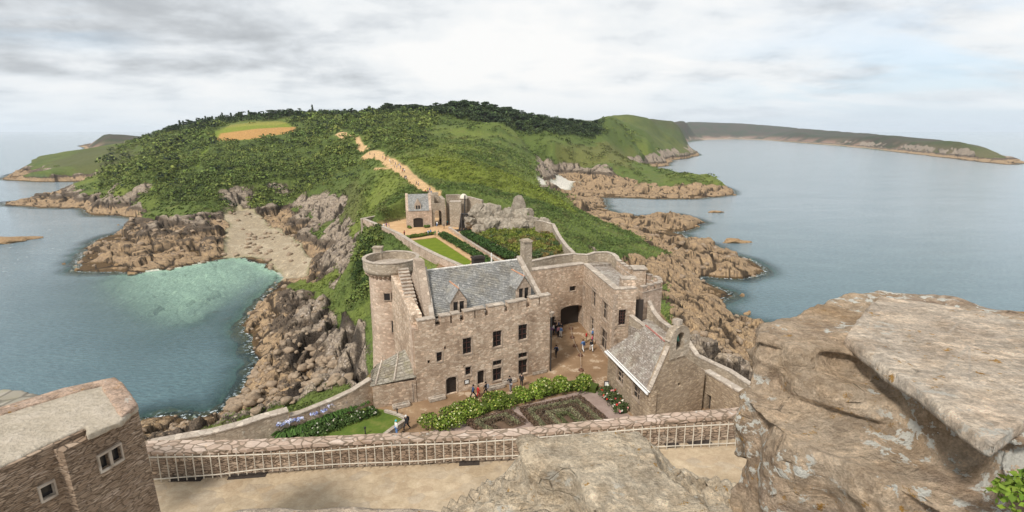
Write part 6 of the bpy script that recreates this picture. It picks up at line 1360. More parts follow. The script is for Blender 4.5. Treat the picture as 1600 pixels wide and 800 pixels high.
def mat_turret():
    b = NB('turret_courses'); w = b.noise(.8, 4, .6); z = b.math('ADD', b.sep(b.pos, 2), b.math('MULTIPLY', w, .03))
    v2 = b.N.new('ShaderNodeCombineXYZ'); b.put(v2.inputs[0], b.math('MULTIPLY', b.sep(b.pos, 0), .8)); b.put(v2.inputs[1], b.math('MULTIPLY', b.sep(b.pos, 1), .8)); b.put(v2.inputs[2], b.math('MULTIPLY', z, 4.6))
    cell = b.vor(9.0, v2.outputs[0], 'F1', 'Color'); edge = b.vor(9.0, v2.outputs[0], 'DISTANCE_TO_EDGE'); f = b.noise(18, 6, .65); st = b.noise(.7, 6, .65)
    col = b.ramp(b.sep(cell, 0), (0, (.38, .285, .205)), (.5, (.29, .215, .155)), (1, (.46, .36, .27))); col = b.mix(b.mr(b.sep(cell, 1), .84, .93, 0, .7), col, (.50, .40, .32))
    col = b.mix(b.mr(edge, .09, .02, 0, .5), col, (.17, .125, .09)); col = b.mix(b.mr(st, .4, .65, 0, .6), col, b.mix(1, col, (.62, .58, .55), 'MULTIPLY')); col = b.mix(b.mr(f, .35, .65, .4, 0), col, b.mix(1, col, (.7, .67, .64), 'MULTIPLY'))
    return b.done(col, .93, b.bump(b.math('ADD', b.mr(edge, 0, .1), b.math('MULTIPLY', f, .5)), .9, .03), .2)
M_TURR = mat_turret()
M_GRIT = mat_rock('gritty_roof_render', (.40, .35, .275), (.46, .405, .325), (.52, .46, .38), 3.5, (.62, .58, .5), .3, 1.0, crk=0)
M_BLOCK = None
def mat_block(name, a, bcol, c, ochre=.0, white=.0, lines=0.0):
    """weathered castle stone seen from an arm's length"""
    b = NB(name); big = b.noise(1.1, 6, .62); med = b.noise(5, 9, .72); fine = b.noise(38, 7, .75); str_ = b.noise(3.0, 8, .7, b.map(sc=(.7, 2.2, 2.6), rot=(0, .1, .35)))
    col = b.ramp(big, (.32, a), (.5, bcol), (.68, c)); col = b.mix(b.mr(str_, .42, .62, 0, .8), col, b.mix(1, col, (1.4, 1.36, 1.3), 'MULTIPLY')); col = b.mix(b.mr(med, .36, .58, .75, 0), col, b.mix(1, col, (.60, .56, .52), 'MULTIPLY'))
    col = b.mix(b.mr(fine, .36, .62, .5, 0), col, b.mix(1, col, (.62, .6, .58), 'MULTIPLY'))
    sp = b.vor(16, None, 'F1', 'Color'); col = b.mix(b.mr(b.sep(sp, 0), .80, .92, 0, .35), col, b.mix(1, col, (1.5, 1.45, 1.4), 'MULTIPLY'))
    if lines:      # joints of the capping
        e = b.vor(2.1, b.map(sc=(1.1, .55, .2), rot=(0, 0, .5)), 'DISTANCE_TO_EDGE'); col = b.mix(b.math('MULTIPLY', b.mr(e, .012, .003, 0, lines), b.mr(b.noise(4, 5, .6), .42, .55)), col, (.66, .58, .49))
    oc_ = b.mr(b.noise(12, 8, .75, b.map(loc=(3, 1, 7))), .58, .62, 0, .9); om = b.mr(b.noise(1.9, 3, .5, b.map(loc=(9, 4, 2))), .47, .56); col = b.mix(b.math('MULTIPLY', oc_, om), col, (.50, .27, .045))
    if ochre: col = b.mix(b.mr(b.noise(.9, 4, .6, b.map(loc=(6, 1, 9))), .47, .58, 0, .7), col, b.mix(1, col, (.68, .66, .70), 'MULTIPLY'))
    if ochre: col = b.mix(b.math('MULTIPLY', b.mr(b.noise(1.0, 5, .6, b.map(loc=(2, 8, 3))), .45, .6), ochre), col, (.40, .25, .12))
    wl_ = b.mr(b.noise(13, 8, .68, b.map(loc=(1, 7, 4))), .54, .56); wm = b.mr(b.noise(1.7, 3, .5, b.map(loc=(4, 4, 1))), 0.48 if white else .60, .52 if white else .66, 0, max(.45, white)); col = b.mix(b.math('MULTIPLY', wl_, wm), col, (.66, .66, .62))
    peb = b.vor(34, None, 'F1', 'Color'); gr_ = b.noise(95, 4, .7); col = b.mix(b.mr(b.sep(peb, 0), .0, 1, 0, .55), b.mix(1, col, (1.18, 1.16, 1.13), 'MULTIPLY'), b.mix(1, col, (.72, .69, .66), 'MULTIPLY')); col = b.mix(b.mr(gr_, .35, .65, .5, 0), col, b.mix(1, col, (.55, .52, .5), 'MULTIPLY')); col = b.mix(b.math('MULTIPLY', wl_, wm), col, (.78, .76, .68))
    pit = b.vor(22, None, 'F1'); cr2 = b.vor(3.3, b.map(sc=(1, 1, 1.8), rot=(.3, .2, 0)), 'DISTANCE_TO_EDGE'); crm = b.math('MULTIPLY', b.mr(cr2, .03, 0), b.mr(b.noise(2.7, 5, .6, b.map(loc=(8, 8, 8))), .56, .66)); col = b.mix(b.math('MULTIPLY', crm, .35), col, (.12, .10, .07))
    h = b.math('ADD', b.math('MULTIPLY', med, 1.0), b.math('ADD', b.math('MULTIPLY', fine, .3), b.math('MULTIPLY', str_, .6))); h = b.math('SUBTRACT', b.math('ADD', h, b.math('MULTIPLY', pit, .12)), b.math('MULTIPLY', crm, .4))
    return b.done(col, .93, b.bump(h, 1.0, .13), .2)
M_SLABTOP = mat_block('grey_slab_stone', (.66, .57, .44), (.74, .655, .52), (.80, .73, .60)); M_CAP = mat_block('pinkish_capping', (.70, .59, .48), (.77, .67, .56), (.82, .75, .65), lines=.8); M_ROUGH = mat_block('ochre_rough_stone', (.52, .41, .31), (.65, .53, .40), (.74, .63, .50), .55, 1.0)
keep = empty('castle_keep', (0, 0, 51.7)); tag(keep, 'foreground top of the castle keep with terrace pink coped parapet and worn merlon stones', 'castle keep')
def kp(o): o.location = o.location - keep.location; return o
def kmesh(name, me, mat, smooth=False, parent=None):
    me.transform(Matrix.Translation(-keep.location) if parent is None else Matrix.Identity(4)); return link(name, me, mat, keep if parent is None else parent, smooth)
CT = 52.42
oc_px = [(225,688.5),(330,687.5),(400,686.3),(532,680.5),(660,674.7),(805,669.2),(1000,649),(1160,635.5),(1260,628)]; ic_px = [(225,707),(330,705.5),(400,700.5),(532,690.8),(660,686.2),(805,680.2),(1000,661),(1160,648.5),(1260,642)]
oc_ = [P(a, b_, CT) for a, b_ in oc_px]; ic_ = [P(a, b_, CT) for a, b_ in ic_px]
def subd(pts, n): 
    out = []
    for a, b in zip(pts, pts[1:]): out += [a.lerp(b, k / n) for k in range(n)]
    return out + [pts[-1]]
def ribbon(mb, outer, inner, z0, z1, jz=0.0):
    n = len(outer); vs = []
    for a, b in zip(outer, inner):
        j = random.uniform(-jz, jz); vs += [(a.x, a.y, z0), (b.x, b.y, z0), (b.x, b.y, z1 + j), (a.x, a.y, z1 + j * .5)]
    fs = [(4 * i + q, 4 * i + (q + 1) % 4, 4 * i + 4 + (q + 1) % 4, 4 * i + 4 + q) for i in range(n - 1) for q in range(4)] + [(0, 1, 2, 3), (4 * n - 4, 4 * n - 1, 4 * n - 2, 4 * n - 3)]
    mb.add(vs, fs)
O = subd(oc_, 10); I = subd(ic_, 10)
O = [p + Vector((random.uniform(-.012, .012), random.uniform(-.02, .02), 0)) for p in O]; I2 = [p + Vector((0, random.uniform(-.022, .022), 0)) for p in I]
m = MB(); ribbon(m, O, I2, CT - .09, CT, .008); kmesh('parapet_coping', m.mesh('c'), M_COPING)
m = MB(); ribbon(m, [p.lerp(q, .07) for p, q in zip(subd(oc_, 10), I)], [p.lerp(q, .9) for p, q in zip(subd(oc_, 10), I)], TZ2 - 8, CT - .09); kmesh('parapet', m.mesh('c'), M_NEARW)
fl = [(p.x, p.y - .05) for p in ic_]
m = MB(); m.prism([(q.x, q.y + .2) for q in ic_] + [(9, -9), (-12, -9), (-13, 7)], 22, TZ2 - .06); kmesh('keep_wall', m.mesh('c'), M_NEARW)
me = sheet('terrace_floor', [(q.x, q.y - .01) for q in ic_] + [(9, -8), (-12, -8), (-13, 7)], TZ2, M_FLAG); me.parent = keep; me.data.transform(Matrix.Translation(-keep.location)); 
for k_ in ('kind',): del me[k_]
# dark machicolation slots along the foot of the parapet
for i, (x0, x1) in enumerate([(262,312),(352,412),(716,748),(1040,1062),(1076,1112)]):
    def on(px): 
        a = np.interp(px, [q[0] for q in ic_px], [q.x for q in ic_]); b_ = np.interp(px, [q[0] for q in ic_px], [q.y for q in ic_]); return Vector((a, b_, 0))
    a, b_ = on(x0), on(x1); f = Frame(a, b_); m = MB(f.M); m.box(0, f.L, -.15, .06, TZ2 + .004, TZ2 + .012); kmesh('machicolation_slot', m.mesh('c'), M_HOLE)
# railing in front of the parapet
M_RAIL = simple('pale_galvanised_rail', (.50, .45, .37), .55, .15, 4)
tr_px = [(240,716),(345,714),(486,708),(611,697),(720,694),(805,687.6),(1008,671),(1153,663),(1200,659)]; br_px = [(240,749),(345,741),(407,733),(532,725),(660,720),(717,715),(805,712),(1028,698),(1153,692),(1200,689)]
rail = empty('parapet_railing', (0, 10, TZ2)); tag(rail, 'long pale metal railing of closely spaced bars in front of the pink coped parapet', 'railing')
zb, zt2 = TZ2 + .10, TZ2 + .52
def at_px(tab, z, px): return P(px, float(np.interp(px, [q[0] for q in tab], [q[1] for q in tab])), z)
xs_ = np.arange(238, 1205, 13.4); tops_ = []; bots = []
for px in xs_:
    bpt = at_px(br_px, zb, px); yw = float(np.interp(px, [q[0] for q in ic_px], [q.y for q in ic_])) - .16; bpt = at(px, float(np.interp(px, [q[0] for q in br_px], [q[1] for q in br_px])), min(bpt.y, yw)); dy = ray(px, float(np.interp(px, [q[0] for q in tr_px], [q[1] for q in tr_px]))); tz = CAMH + dy[2] * bpt.y / dy[1]; bots.append(bpt); tops_.append(Vector((bpt.x, bpt.y, tz)))
print('rail height', tops_[20].z - bots[20].z)
def off(v): return tuple(v - rail.location)
for b_, t_ in zip(bots, tops_):
    t_.y += .03; MB().tube([off(b_ - Vector((0, 0, .09))), off(t_ + Vector((0, 0, .07)))], .013, 6).build('baluster', M_RAIL, rail)
MB().tube([off(v) for v in tops_], .016, 6).build('top_rail', M_RAIL, rail); MB().tube([off(v) for v in bots], .015, 6).build('bottom_rail', M_RAIL, rail)
# ---------------------------------------------------------------- block of worn stone: closed lump, voxel remeshed and roughened
from mathutils import noise as MN
smooth_ = lambda a, b, x: (lambda t: t * t * (3 - 2 * t))(np.clip((x - a) / (b - a), 0, 1))
def lump(name, solids, voxel, amp, mat, seed, parent, freq=2.2, smooth=True, ridge=0.0, label=None, gully=None):
    m = MB()
    for pts, z0, z1 in solids: m.prism(pts, z0, z1)
    me = m.mesh('src'); o = bpy.data.objects.new('src', me); COL.objects.link(o); r = o.modifiers.new('r', 'REMESH'); r.mode = 'VOXEL'; r.voxel_size = voxel; s_ = o.modifiers.new('s', 'SMOOTH'); s_.iterations = 2; s_.factor = .5
    dg = bpy.context.evaluated_depsgraph_get(); ev = bpy.data.meshes.new_from_object(o.evaluated_get(dg)); bpy.data.objects.remove(o); ev.name = name
    n = len(ev.vertices); V = np.empty(n * 3); N_ = np.empty(n * 3); ev.vertices.foreach_get('co', V); ev.vertex_normals.foreach_get('vector', N_); V = V.reshape(-1, 3); N_ = N_.reshape(-1, 3); off_ = Vector((seed * 3.7, seed * 1.9, 0)); D = np.empty(n)
    for i in range(n):
        p = Vector(V[i]) * freq + off_; d = MN.fractal(p, 1.0, 2.1, 6); c = MN.voronoi(p * .8)[0]; D[i] = d * .7 + (c[1] - c[0]) * .5 - .25
        if ridge: D[i] += ridge * (1 - abs(N_[i][2])) * (abs(MN.noise(Vector((p.x * 1.5, p.y * 1.5, p.z * .3)))) * 2 - .6)
    w = 1 - .66 * np.clip(N_[:, 2], 0, 1) ** 2
    if gully:
        (gx, gy, gz), ga = gully; an = np.arctan2(V[:, 1] - gy, V[:, 0] - gx); rd_ = np.hypot(V[:, 0] - gx, V[:, 1] - gy); g = np.array([abs(MN.noise(Vector((a * 5.5 + z * .5, 3.1, z * .4)))) * 1.6 + abs(MN.noise(Vector((a * 14, 7.7, z * .8)))) * .7 for a, z in zip(an, V[:, 2])]); V[:, 2] -= ga * (0.9 - g) * smooth_(gz - .03, gz - .25, V[:, 2])
    V = V + N_ * (D * amp * w)[:, None]; ev.vertices.foreach_set('co', V.ravel()); ev.update(); ev.materials.clear()
    o = kmesh(name, ev, mat, smooth); 
    if label: o['label'] = label
    return o
def PZ(lst, z): return [tuple(P(a, b, z)[:2]) for a, b in lst]
# centre stone
ct = PZ([(812,684),(905,676),(1000,667),(1016,688),(1034,725),(1098,776),(1140,830),(1000,900),(950,800),(889,735),(829,718)], 57.5)
cb_ = PZ([(812,690),(1010,672),(1040,735),(1120,790),(1200,860),(1000,980),(760,880),(800,760)], 57.35)
flare = []
for k in range(7):
    zz = 57.25 - k * .16; g = 26 * k ** 1.25; flare.append((PZ([(806 - g * .55, 712 + g * .25 + k * 3), (818, 690 + k * 4), (1008, 676 + k * 4), (1045 + g * .9, 742 + g * .2), (1210 + g, 900), (640 - g, 960)], zz), zz - .5, zz))
lump('merlon_stone', [(ct, 57.1, 57.5)] + flare, .026, .085, M_SLABTOP, 3, None, 3.4, ridge=.5, gully=((P(950, 760, 57.4).x, P(950, 760, 57.4).y, 57.5), .19), label='flat topped grey merlon stone with gullied rubble flanks')
# near lip of the wall head at the bottom of the picture
lip = PZ([(200,810),(300,797),(420,788),(560,783),(680,788),(770,796),(830,830),(700,1100),(100,1100)], 58.55)
lump('wall_head', [(lip, 58.1, 58.55), (PZ([(150,840),(560,800),(900,830),(1300,900),(1300,1400),(100,1400)], 58.3), 57.2, 58.25)], .03, .05, M_CAP, 5, None, 3.0, label='rough pale wall head just below the viewer')
# right hand boulder with its capping slab
t1 = PZ([(1168,545),(1205,512),(1262,491),(1330,470),(1372,464),(1480,480),(1600,503),(1750,540),(1800,700),(1600,720),(1545,700),(1480,655),(1400,600),(1320,566),(1240,566)], 58.72)
t2 = PZ([(1160,560),(1262,498),(1372,474),(1600,512),(1750,545),(1850,790),(1620,800),(1540,745),(1490,705),(1400,645),(1240,600)], 58.6)
t3 = [(a * 1.0, b_) for a, b_ in t2]
base = [(1.33, 2.72), (1.95, 3.3), (2.75, 3.7), (3.7, 3.2), (3.5, 1.6), (2.15, 1.35), (1.88, 1.60), (1.62, 1.98), (1.40, 2.32)]
lump('merlon_boulder', [(t1, 58.3, 58.80), (base, 55.5, 58.5), (t2, 57.9, 58.66)], .026, .15, M_ROUGH, 9, None, 2.6, ridge=.4, label='huge rough ochre boulder of the right hand merlon with white lichen')
cap = PZ([(1318,530),(1340,498),(1375,466),(1480,480),(1640,512),(1700,600),(1640,640),(1552,706),(1500,668),(1470,640),(1400,592),(1352,556)], 58.82)
lump('capping_slab', [(cap, 58.765, 58.84)], .02, .03, M_CAP, 14, None, 3.0, label='smooth pinkish capping slab on the right hand boulder')
rl = [(1.55, 1.42), (1.9, 1.55), (2.6, 1.5), (2.7, .9), (1.5, .9)]
lump('fallen_block', [([(1.50, 1.36), (1.86, 1.50), (2.08, 1.42), (2.3, .9), (1.45, .9)], 57.6, 58.22)], .025, .05, mat_block('grey_block_stone', (.22, .19, .17), (.30, .26, .23), (.38, .33, .29)), 21, None, 2.5, label='grey block wedged at the foot of the boulder in the corner')
c = P(1594, 782, 58.72); V, F, cc_ = leafmass([tuple(c), tuple(c + Vector((.1, .02, .02))), tuple(c + Vector((.05, -.08, .0)))], [.075, .08, .07], 260, .011, np.array([(.16, .24, .03), (.12, .2, .03), (.2, .26, .04)]), .4)
tag(link('cushion_plant', np_mesh('cushion_plant', V, F, cc_), M_LEAF), 'bright green cushion plant rooted in the stones at the lower right corner', 'plant')
# ---------------------------------------------------------------- turret at the lower left
tu = empty('keep_turret'); tag(tu, 'squat stone turret with gritty sloping roof and small square windows in the lower left corner', 'turret')
RZ = 55.9
def tp_(a, b_, z=RZ): return P(a, b_, z)
A1, A2, A3 = tp_(215, 636), tp_(188, 601), tp_(134, 680); B1_, B2_, B3_ = tp_(132, 670, 56.0), tp_(-40, 752, 56.0), tp_(-40, 668)
FR = Frame(A3, A1); wr = FR.rect(152, 703, 189, 727)
FL_ = Frame(tp_(-60, 762), tp_(134, 672)); 
def facewall(fr, u0, u1, ztop, holes, name):
    m = MB(fr.M); wall_grid(m, u1, 46, [(u0, u1, ztop)], .5, holes, u0)
    inv = fr.M.inverted()
    for i, v_ in enumerate(m.v): l = inv @ v_; l.y -= (ztop - l.z) * .035; m.v[i] = fr.M @ l
    return m.build(name, M_TURR, tu)
wr = (wr[0], wr[1], wr[2], wr[3]); mid = (wr[0] + wr[1]) / 2
h1 = [(wr[0], mid - .025, wr[2], wr[3]), (mid + .025, wr[1], wr[2], wr[3])]
facewall(FR, -.3, FR.L, RZ - .06, h1, 'right_wall')
wl_ = FL_.rect(61, 756, 84, 777); facewall(FL_, 0, FL_.L, RZ, [wl_], 'left_wall')
for f_, hs in ((FR, [(wr[0], wr[1], wr[2], wr[3])]), (FL_, [wl_])):
    for h in hs:
        dd = (RZ - h[3]) * .035; m = MB(f_.M); m.box(h[0] - .022, h[0], -dd - .03, -dd + .2, h[2] - .03, h[3] + .03); m.box(h[1], h[1] + .022, -dd - .03, -dd + .2, h[2] - .03, h[3] + .03); m.box(h[0], h[1], -dd - .03, -dd + .2, h[2] - .035, h[2]); m.box(h[0], h[1], -dd - .03, -dd + .2, h[3], h[3] + .03)
        if h[1] - h[0] > .3: m.box((h[0] + h[1]) / 2 - .022, (h[0] + h[1]) / 2 + .022, -dd - .02, -dd + .2, h[2], h[3])
        o = m.build('window', M_COPE, tu); m = MB(f_.M); m.box(h[0], h[1], -dd + .05, -dd + .09, h[2], h[3]); m.build('pane', M_DARKWIN, o)
# side return of the left block and the right flank
m = MB(); e0 = tp_(134, 672); m.prism([(e0.x, e0.y), (A3.x, A3.y), (A3.x - .3, A3.y + .5), (e0.x - .4, e0.y + .4)], 46, RZ - .02); m.build('step_return', M_TURR, tu)
m = MB(); s1 = Vector((A2.x, A2.y, 0)); s0 = Vector((A1.x, A1.y, 0)); d_ = (s0 - s1).normalized(); nn_ = Vector((-d_.y, d_.x, 0)) 
m.add([(A1.x + .22, A1.y - .32, 46), (A2.x + .3, A2.y, 46), (A2.x, A2.y, RZ - .06), (A1.x, A1.y, RZ - .06), (A1.x - .5, A1.y - .1, 46), (A2.x - .5, A2.y, 46), (A2.x - .5, A2.y, RZ - .06), (A1.x - .5, A1.y - .1, RZ - .06)], [(0, 1, 2, 3), (4, 7, 6, 5), (0, 3, 7, 4), (1, 5, 6, 2), (2, 6, 7, 3), (0, 4, 5, 1)]); m.build('flank_wall', M_TURR, tu)
def ring_to(pts, z): return [(p.x, p.y) for p in pts]
roof = [tp_(217, 634), tp_(190, 660), tp_(136, 682), tp_(134, 668), tp_(60, 703), tp_(-50, 757), tp_(-50, 672), tp_(0, 650), tp_(110, 616), tp_(186, 599)]
lump_parent = tu
def tlump(name, pts, z0, z1, mat, voxel=.035, amp=.02, seed=1, freq=4):
    o = lump(name, [(pts, z0, z1)], voxel, amp, mat, seed, None, freq); me = o.data; me.transform(Matrix.Translation(keep.location)); o.parent = tu; return o
tlump('roof', ring_to(roof, 0), RZ - .08, RZ + .03, M_GRIT, .03, .025, 31)
M_PSL = mat_block('pink_edge_slabs', (.50, .37, .29), (.58, .44, .35), (.66, .52, .43))
tlump('roof_edge', ring_to([tp_(217, 635), tp_(190, 658), tp_(160, 612), tp_(160, 604), tp_(-50, 668), tp_(-50, 656), tp_(100, 610), tp_(180, 593), tp_(192, 601)], 0), RZ - .02, RZ + .06, M_PSL, .028, .015, 33)
lo = [P(a, b_, 55.0) for a, b_ in ((-60,618),(10,607),(40,610),(82,621),(60,640),(-60,690))]
tlump('lower_roof', ring_to(lo, 0), 54.6, 55.0, M_MOSSR, .05, .03, 35)
# ================================================================ PEOPLE
def skin(name, pts, edges, rad, sub=1):
    me = bpy.data.meshes.new(name); me.from_pydata(pts, edges, []); o = bpy.data.objects.new(name, me); COL.objects.link(o); s = o.modifiers.new('k', 'SKIN'); s.use_smooth_shade = True
    for i, r in enumerate(rad): o.data.skin_vertices[0].data[i].radius = (r, r) if not isinstance(r, tuple) else r
    o.data.skin_vertices[0].data[0].use_root = True; b = o.modifiers.new('s', 'SUBSURF'); b.levels = sub; b.render_levels = sub
    ev = bpy.data.meshes.new_from_object(o.evaluated_get(bpy.context.evaluated_depsgraph_get())); bpy.data.objects.remove(o); ev.name = name; return ev
def person_meshes(stride, arm, lean):
    """joints: x = sideways, y = forward"""
    st, L = stride, lean
    J = {'pel': (0, 0, .93), 'wai': (0, L * .1, 1.08), 'che': (0, L * .3, 1.30), 'nec': (0, L * .42, 1.47), 'hd0': (0, L * .45 + .01, 1.56), 'hd1': (0, L * .47 + .02, 1.68)}
    for s, k in ((-1, 'l'), (1, 'r')):
        J['hip' + k] = (s * .095, 0, .90); J['kne' + k] = (s * .10, s * st * .22 + abs(st) * .08, .49); J['ank' + k] = (s * .10, s * st * .36 - abs(st) * .02, .09 + (abs(st) * .06 if s * st < 0 else 0)); J['toe' + k] = (s * .11, s * st * .36 + .17, .045)
        J['sho' + k] = (s * .18, L * .36, 1.42); J['elb' + k] = (s * .25, L * .3 - s * st * .1 + arm * .06, 1.15); J['wri' + k] = (s * .23, L * .4 - s * st * .22 + arm * .26, .93 + arm * .16); J['fin' + k] = (s * .22, L * .42 - s * st * .26 + arm * .34, .82 + arm * .2)
    n = list(J); ix = {k: i for i, k in enumerate(n)}; E_ = [('pel', 'wai'), ('wai', 'che'), ('che', 'nec'), ('nec', 'hd0'), ('hd0', 'hd1')]
    for k in 'lr': E_ += [('pel', 'hip' + k), ('hip' + k, 'kne' + k), ('kne' + k, 'ank' + k), ('ank' + k, 'toe' + k), ('che', 'sho' + k), ('sho' + k, 'elb' + k), ('elb' + k, 'wri' + k), ('wri' + k, 'fin' + k)]
    R_ = {'pel': .12, 'wai': .115, 'che': .135, 'nec': .05, 'hd0': .075, 'hd1': .085}
    for k in 'lr': R_.update({'hip' + k: .085, 'kne' + k: .058, 'ank' + k: .04, 'toe' + k: .035, 'sho' + k: .06, 'elb' + k: .042, 'wri' + k: .03, 'fin' + k: .025})
    body = skin('person', [J[k] for k in n], [(ix[a], ix[b]) for a, b in E_], [R_[k] for k in n])
    def part(nm, keys, edges, g):
        jx = {k: i for i, k in enumerate(keys)}; return skin(nm, [J[k] for k in keys], [(jx[a], jx[b]) for a, b in edges], [R_[k] + g for k in keys])
    leg = part('trousers', ['pel', 'hipl', 'knel', 'ankl', 'hipr', 'kner', 'ankr'], [('pel', 'hipl'), ('hipl', 'knel'), ('knel', 'ankl'), ('pel', 'hipr'), ('hipr', 'kner'), ('kner', 'ankr')], .02)
    top = part('jacket', ['che', 'wai', 'pel', 'shol', 'elbl', 'wril', 'shor', 'elbr', 'wrir'], [('che', 'wai'), ('wai', 'pel'), ('che', 'shol'), ('shol', 'elbl'), ('elbl', 'wril'), ('che', 'shor'), ('shor', 'elbr'), ('elbr', 'wrir')], .026)
    h = J['hd1']; hair = MB(Matrix.Translation((h[0], h[1] - .015, h[2] - .005))); hair.lathe([(.11, -.06), (.118, 0), (.10, .06), (.06, .1), (0, .115)], 10); hm = hair.mesh('hair')
    sh = MB()
    for k in 'lr': a = J['ank' + k]; t = J['toe' + k]; sh.tube([(a[0], a[1] - .05, a[2] - .045), (t[0], t[1] * .5 + a[1] * .5, a[2] - .035), (t[0], t[1] + .03, a[2] - .045)], [.05, .055, .035], 6)
    return {'body': body, 'trousers': leg, 'jacket': top, 'hair': hm, 'shoes': sh.mesh('shoes'), 'back': (J['che'][0], J['che'][1] - .2, J['che'][2])}
POSES = {'stand': person_meshes(0.0, .1, 0.0), 'walk': person_meshes(1.0, 0.1, .15), 'walkb': person_meshes(-.8, .2, .1), 'carry': person_meshes(.3, 1.0, .1), 'stoop': person_meshes(.4, .9, .9)}
PC = {}
def cl(rgb):
    if rgb not in PC: PC[rgb] = simple('cloth', rgb, .85)
    return PC[rgb]
SKIN = simple('skin', (.52, .32, .23), .6)
for ps_ in POSES.values():
    for k, me in ps_.items():
        if k != 'back': me.materials.append(SKIN)
NAVY, RED, BLK, WHT, BLU, GRY, TUR, PUR, KHK, GRN, YEL = (.03, .06, .14), (.50, .03, .03), (.018, .018, .022), (.68, .68, .66), (.09, .20, .42), (.25, .25, .27), (.05, .42, .45), (.22, .10, .28), (.30, .24, .15), (.08, .18, .08), (.60, .45, .08)
BRN, DBR, BLD, WHH = (.06, .035, .02), (.02, .014, .01), (.35, .24, .12), (.62, .60, .57)
def person(px, py, z, pose, rz, top, bot, hair, label, group=None, pack=None, s=1.0, ground=None):
    p = ground or P(px, py, z); q = POSES[pose]; o = bpy.data.objects.new('person', q['body']); COL.objects.link(o); o.location = p; o.rotation_euler = (0, 0, rz); o.scale = (s, s, s); tag(o, label, 'person', group)
    for k, c in (('trousers', bot), ('jacket', top), ('hair', hair), ('shoes', BLK)):
        ch_ = bpy.data.objects.new(k, q[k]); COL.objects.link(ch_); ch_.parent = o; ch_.material_slots[0].link = 'OBJECT'; ch_.material_slots[0].material = cl(c)
    if pack:
        b = q['back']; m = MB(); m.box(-.14, .14, b[1] - .16, b[1] + .04, b[2] - .32, b[2] + .16); bp = m.build('backpack', cl(pack), o, bevel=.04)
    return o
PI2 = PI / 2
person(739, 623, 30.02, 'walk', -1.2, NAVY, BLK, DBR, 'person in a navy jacket by the arched hall door beside a smaller one in red')
person(747, 621, 30.02, 'walkb', -1.2, RED, RED, BRN, 'person dressed all in red walking beside the hall', s=.86)
person(760, 618, 30.02, 'walk', 1.3, BLK, BLK, DBR, 'person in black walking just right of the one in red', pack=GRY)
person(798, 611, 30.02, 'stoop', .3, BLK, GRY, DBR, 'person in black stooping near the troughs')
person(815, 604, 30.02, 'stand', 2.8, BLK, BLK, DBR, 'person in black standing upright nearest the right end of the hall')
person(869, 558, 30.02, 'walk', .2, NAVY, BLK, BRN, 'person with a dark backpack walking alone across the courtyard', pack=BLK)
person(911, 549, 30.02, 'walk', .4, BLU, WHT, BRN, 'person in a blue top and white trousers near the east wing windows', pack=NAVY)
person(916, 535, 30.02, 'stand', 1.2, RED, KHK, BLD, 'person in a bright red top nearest the mullioned windows')
person(925, 540, 30.02, 'stand', -1.9, (.55, .10, .16), GRY, BRN, 'person in a pinkish red top facing the group'); person(926, 531, 30.02, 'stand', -2.4, BLU, BLK, WHH, 'person in blue behind the pinkish red one')
person(924, 549, 30.02, 'walkb', 0.2, BLK, WHT, DBR, 'person in a black top and pale shorts at the front of the right hand group')
for i, (a, b_, t_, c_) in enumerate([(861,526,PUR,GRY),(865,523,WHT,BLK),(869,522,BLK,NAVY),(872,526,(.45,.2,.25),BLK),(876,527,BLU,WHT),(867,517,BLK,BLK),(873,517,NAVY,BLK),(877,521,BLK,GRY)]): person(a, b_, 30.02, ['stand', 'carry', 'stand'][i % 3], i * 1.3, t_, c_, [BRN, DBR][i % 2], 'person standing in the crowd at the corner of the hall by the dark doorway', 'crowd by the dark doorway')
person(620, 680, 30.07, 'stand', 2.2, WHT, BLU, TUR, 'person in a turquoise cap and white top behind the pink coping', s=.98)
person(636, 672, 30.07, 'walk', 2.6, BLK, BLK, WHH, 'white haired person in black on the path behind the pink coping', pack=BLK)
person(632, 369, 30.05, 'stand', 1.0, (.30, .04, .03), DBR, DBR, 'person in dark red beside the long rampart'); person(669, 368, 30.05, 'carry', .5, WHT, WHT, BRN, 'person in white at the head of the bright lawn', pack=BLU); person(673, 367, 30.05, 'stand', 2.5, BLU, GRY, BRN, 'person in pale blue beside the one in white at the head of the lawn')
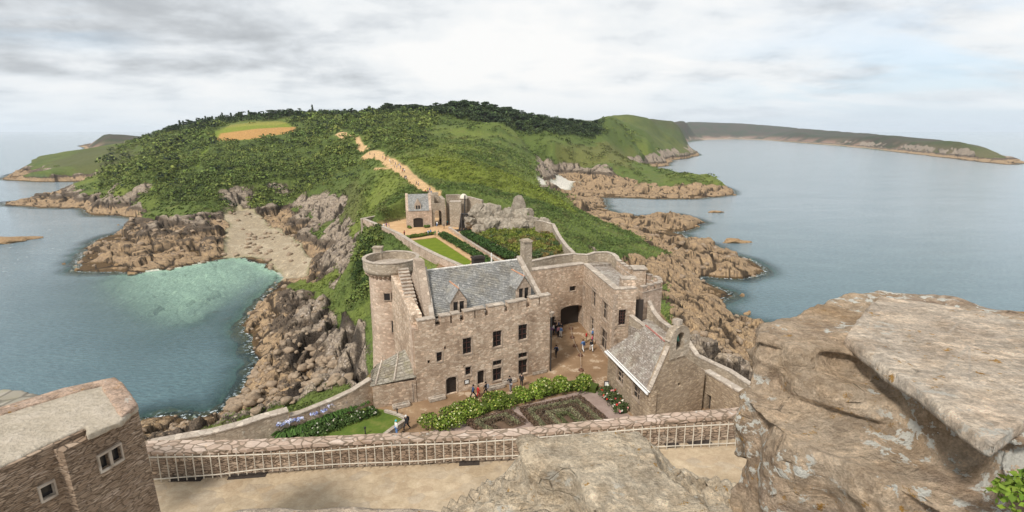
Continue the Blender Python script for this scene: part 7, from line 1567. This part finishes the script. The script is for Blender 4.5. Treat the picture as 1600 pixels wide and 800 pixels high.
person(680, 369, 30.05, 'walk', 0, GRN, KHK, BRN, 'person in green on the ochre yard near the hedge'); person(685.5, 368, 30.05, 'walk', 3.0, KHK, WHT, BLD, 'person in pale brown on the ochre yard near the hedge end'); person(699, 352, 30.05, 'stand', 1, TUR, NAVY, BRN, 'person in turquoise by the low wall right of the passage')
person(688, 350, 30.05, 'walk', 3.1, BLK, BLK, DBR, 'person in black under the passage arch', pack=GRY); person(683, 354, 30.05, 'walk', 3.1, WHT, BLU, BRN, 'person in white coming out of the passage arch'); person(694, 357, 30.05, 'stand', 2, BLK, BLK, DBR, 'person in black at the foot of the passage pillar')
for i, (a, b_) in enumerate([(600,357),(604,356),(608,358)]): person(a, b_, 30.03, 'stand', i, [WHT, PUR, PUR][i], [PUR, GRY, WHT][i], BRN, ['person in white leaning on the far rampart', 'person in purple leaning on the far rampart', 'person in purple and white at the right of the rampart trio'][i])
far_p = [(651,288),(654,289),(668,299),(665,302),(671,300),(674,303),(669,304),(672,297),(633,281),(635,279),(632,268),(630,266),(629,269),(626,263),(624,259),(622,258),(618,257),(614,254),(611,256),(609,252),(603,248),(602,250),(598,247),(620,262),(612,259),(616,261),(578,241),(585,243)]
for i, (a, b_) in enumerate(far_p):
    g = W(a, b_); zz = float(sample(g[0], g[1], HT)); person(a, b_, 0, ['walk', 'stand', 'walkb'][i % 3], RNG.uniform(0, 6.28), [NAVY, WHT, BLK, RED, PUR, BLU, YEL, GRY, BLK][i % 9], [BLK, NAVY, KHK, GRY, WHT][i % 5], [BRN, DBR, BLD][i % 3], 'tiny distant walker on the ochre track beyond the gatehouse', 'walkers on the far track', ground=Vector((g[0], g[1], zz)), s=1.08)
# ================================================================ HAZE
m = MB(); m.box(-13000, 13000, -900, 16000, -16, 190); hz_ = m.mesh('haze'); hm_ = bpy.data.materials.new('haze'); hm_.use_nodes = True; nt = hm_.node_tree; nt.nodes.clear(); ou = nt.nodes.new('ShaderNodeOutputMaterial'); pv = nt.nodes.new('ShaderNodeVolumePrincipled'); pv.inputs['Color'].default_value = (.86, .92, 1.0, 1); pv.inputs['Density'].default_value = 0.000045; pv.inputs['Anisotropy'].default_value = .2; nt.links.new(pv.outputs[0], ou.inputs['Volume'])
tag(link('haze', hz_, hm_), kind='stuff')
print('objects', len(bpy.data.objects))
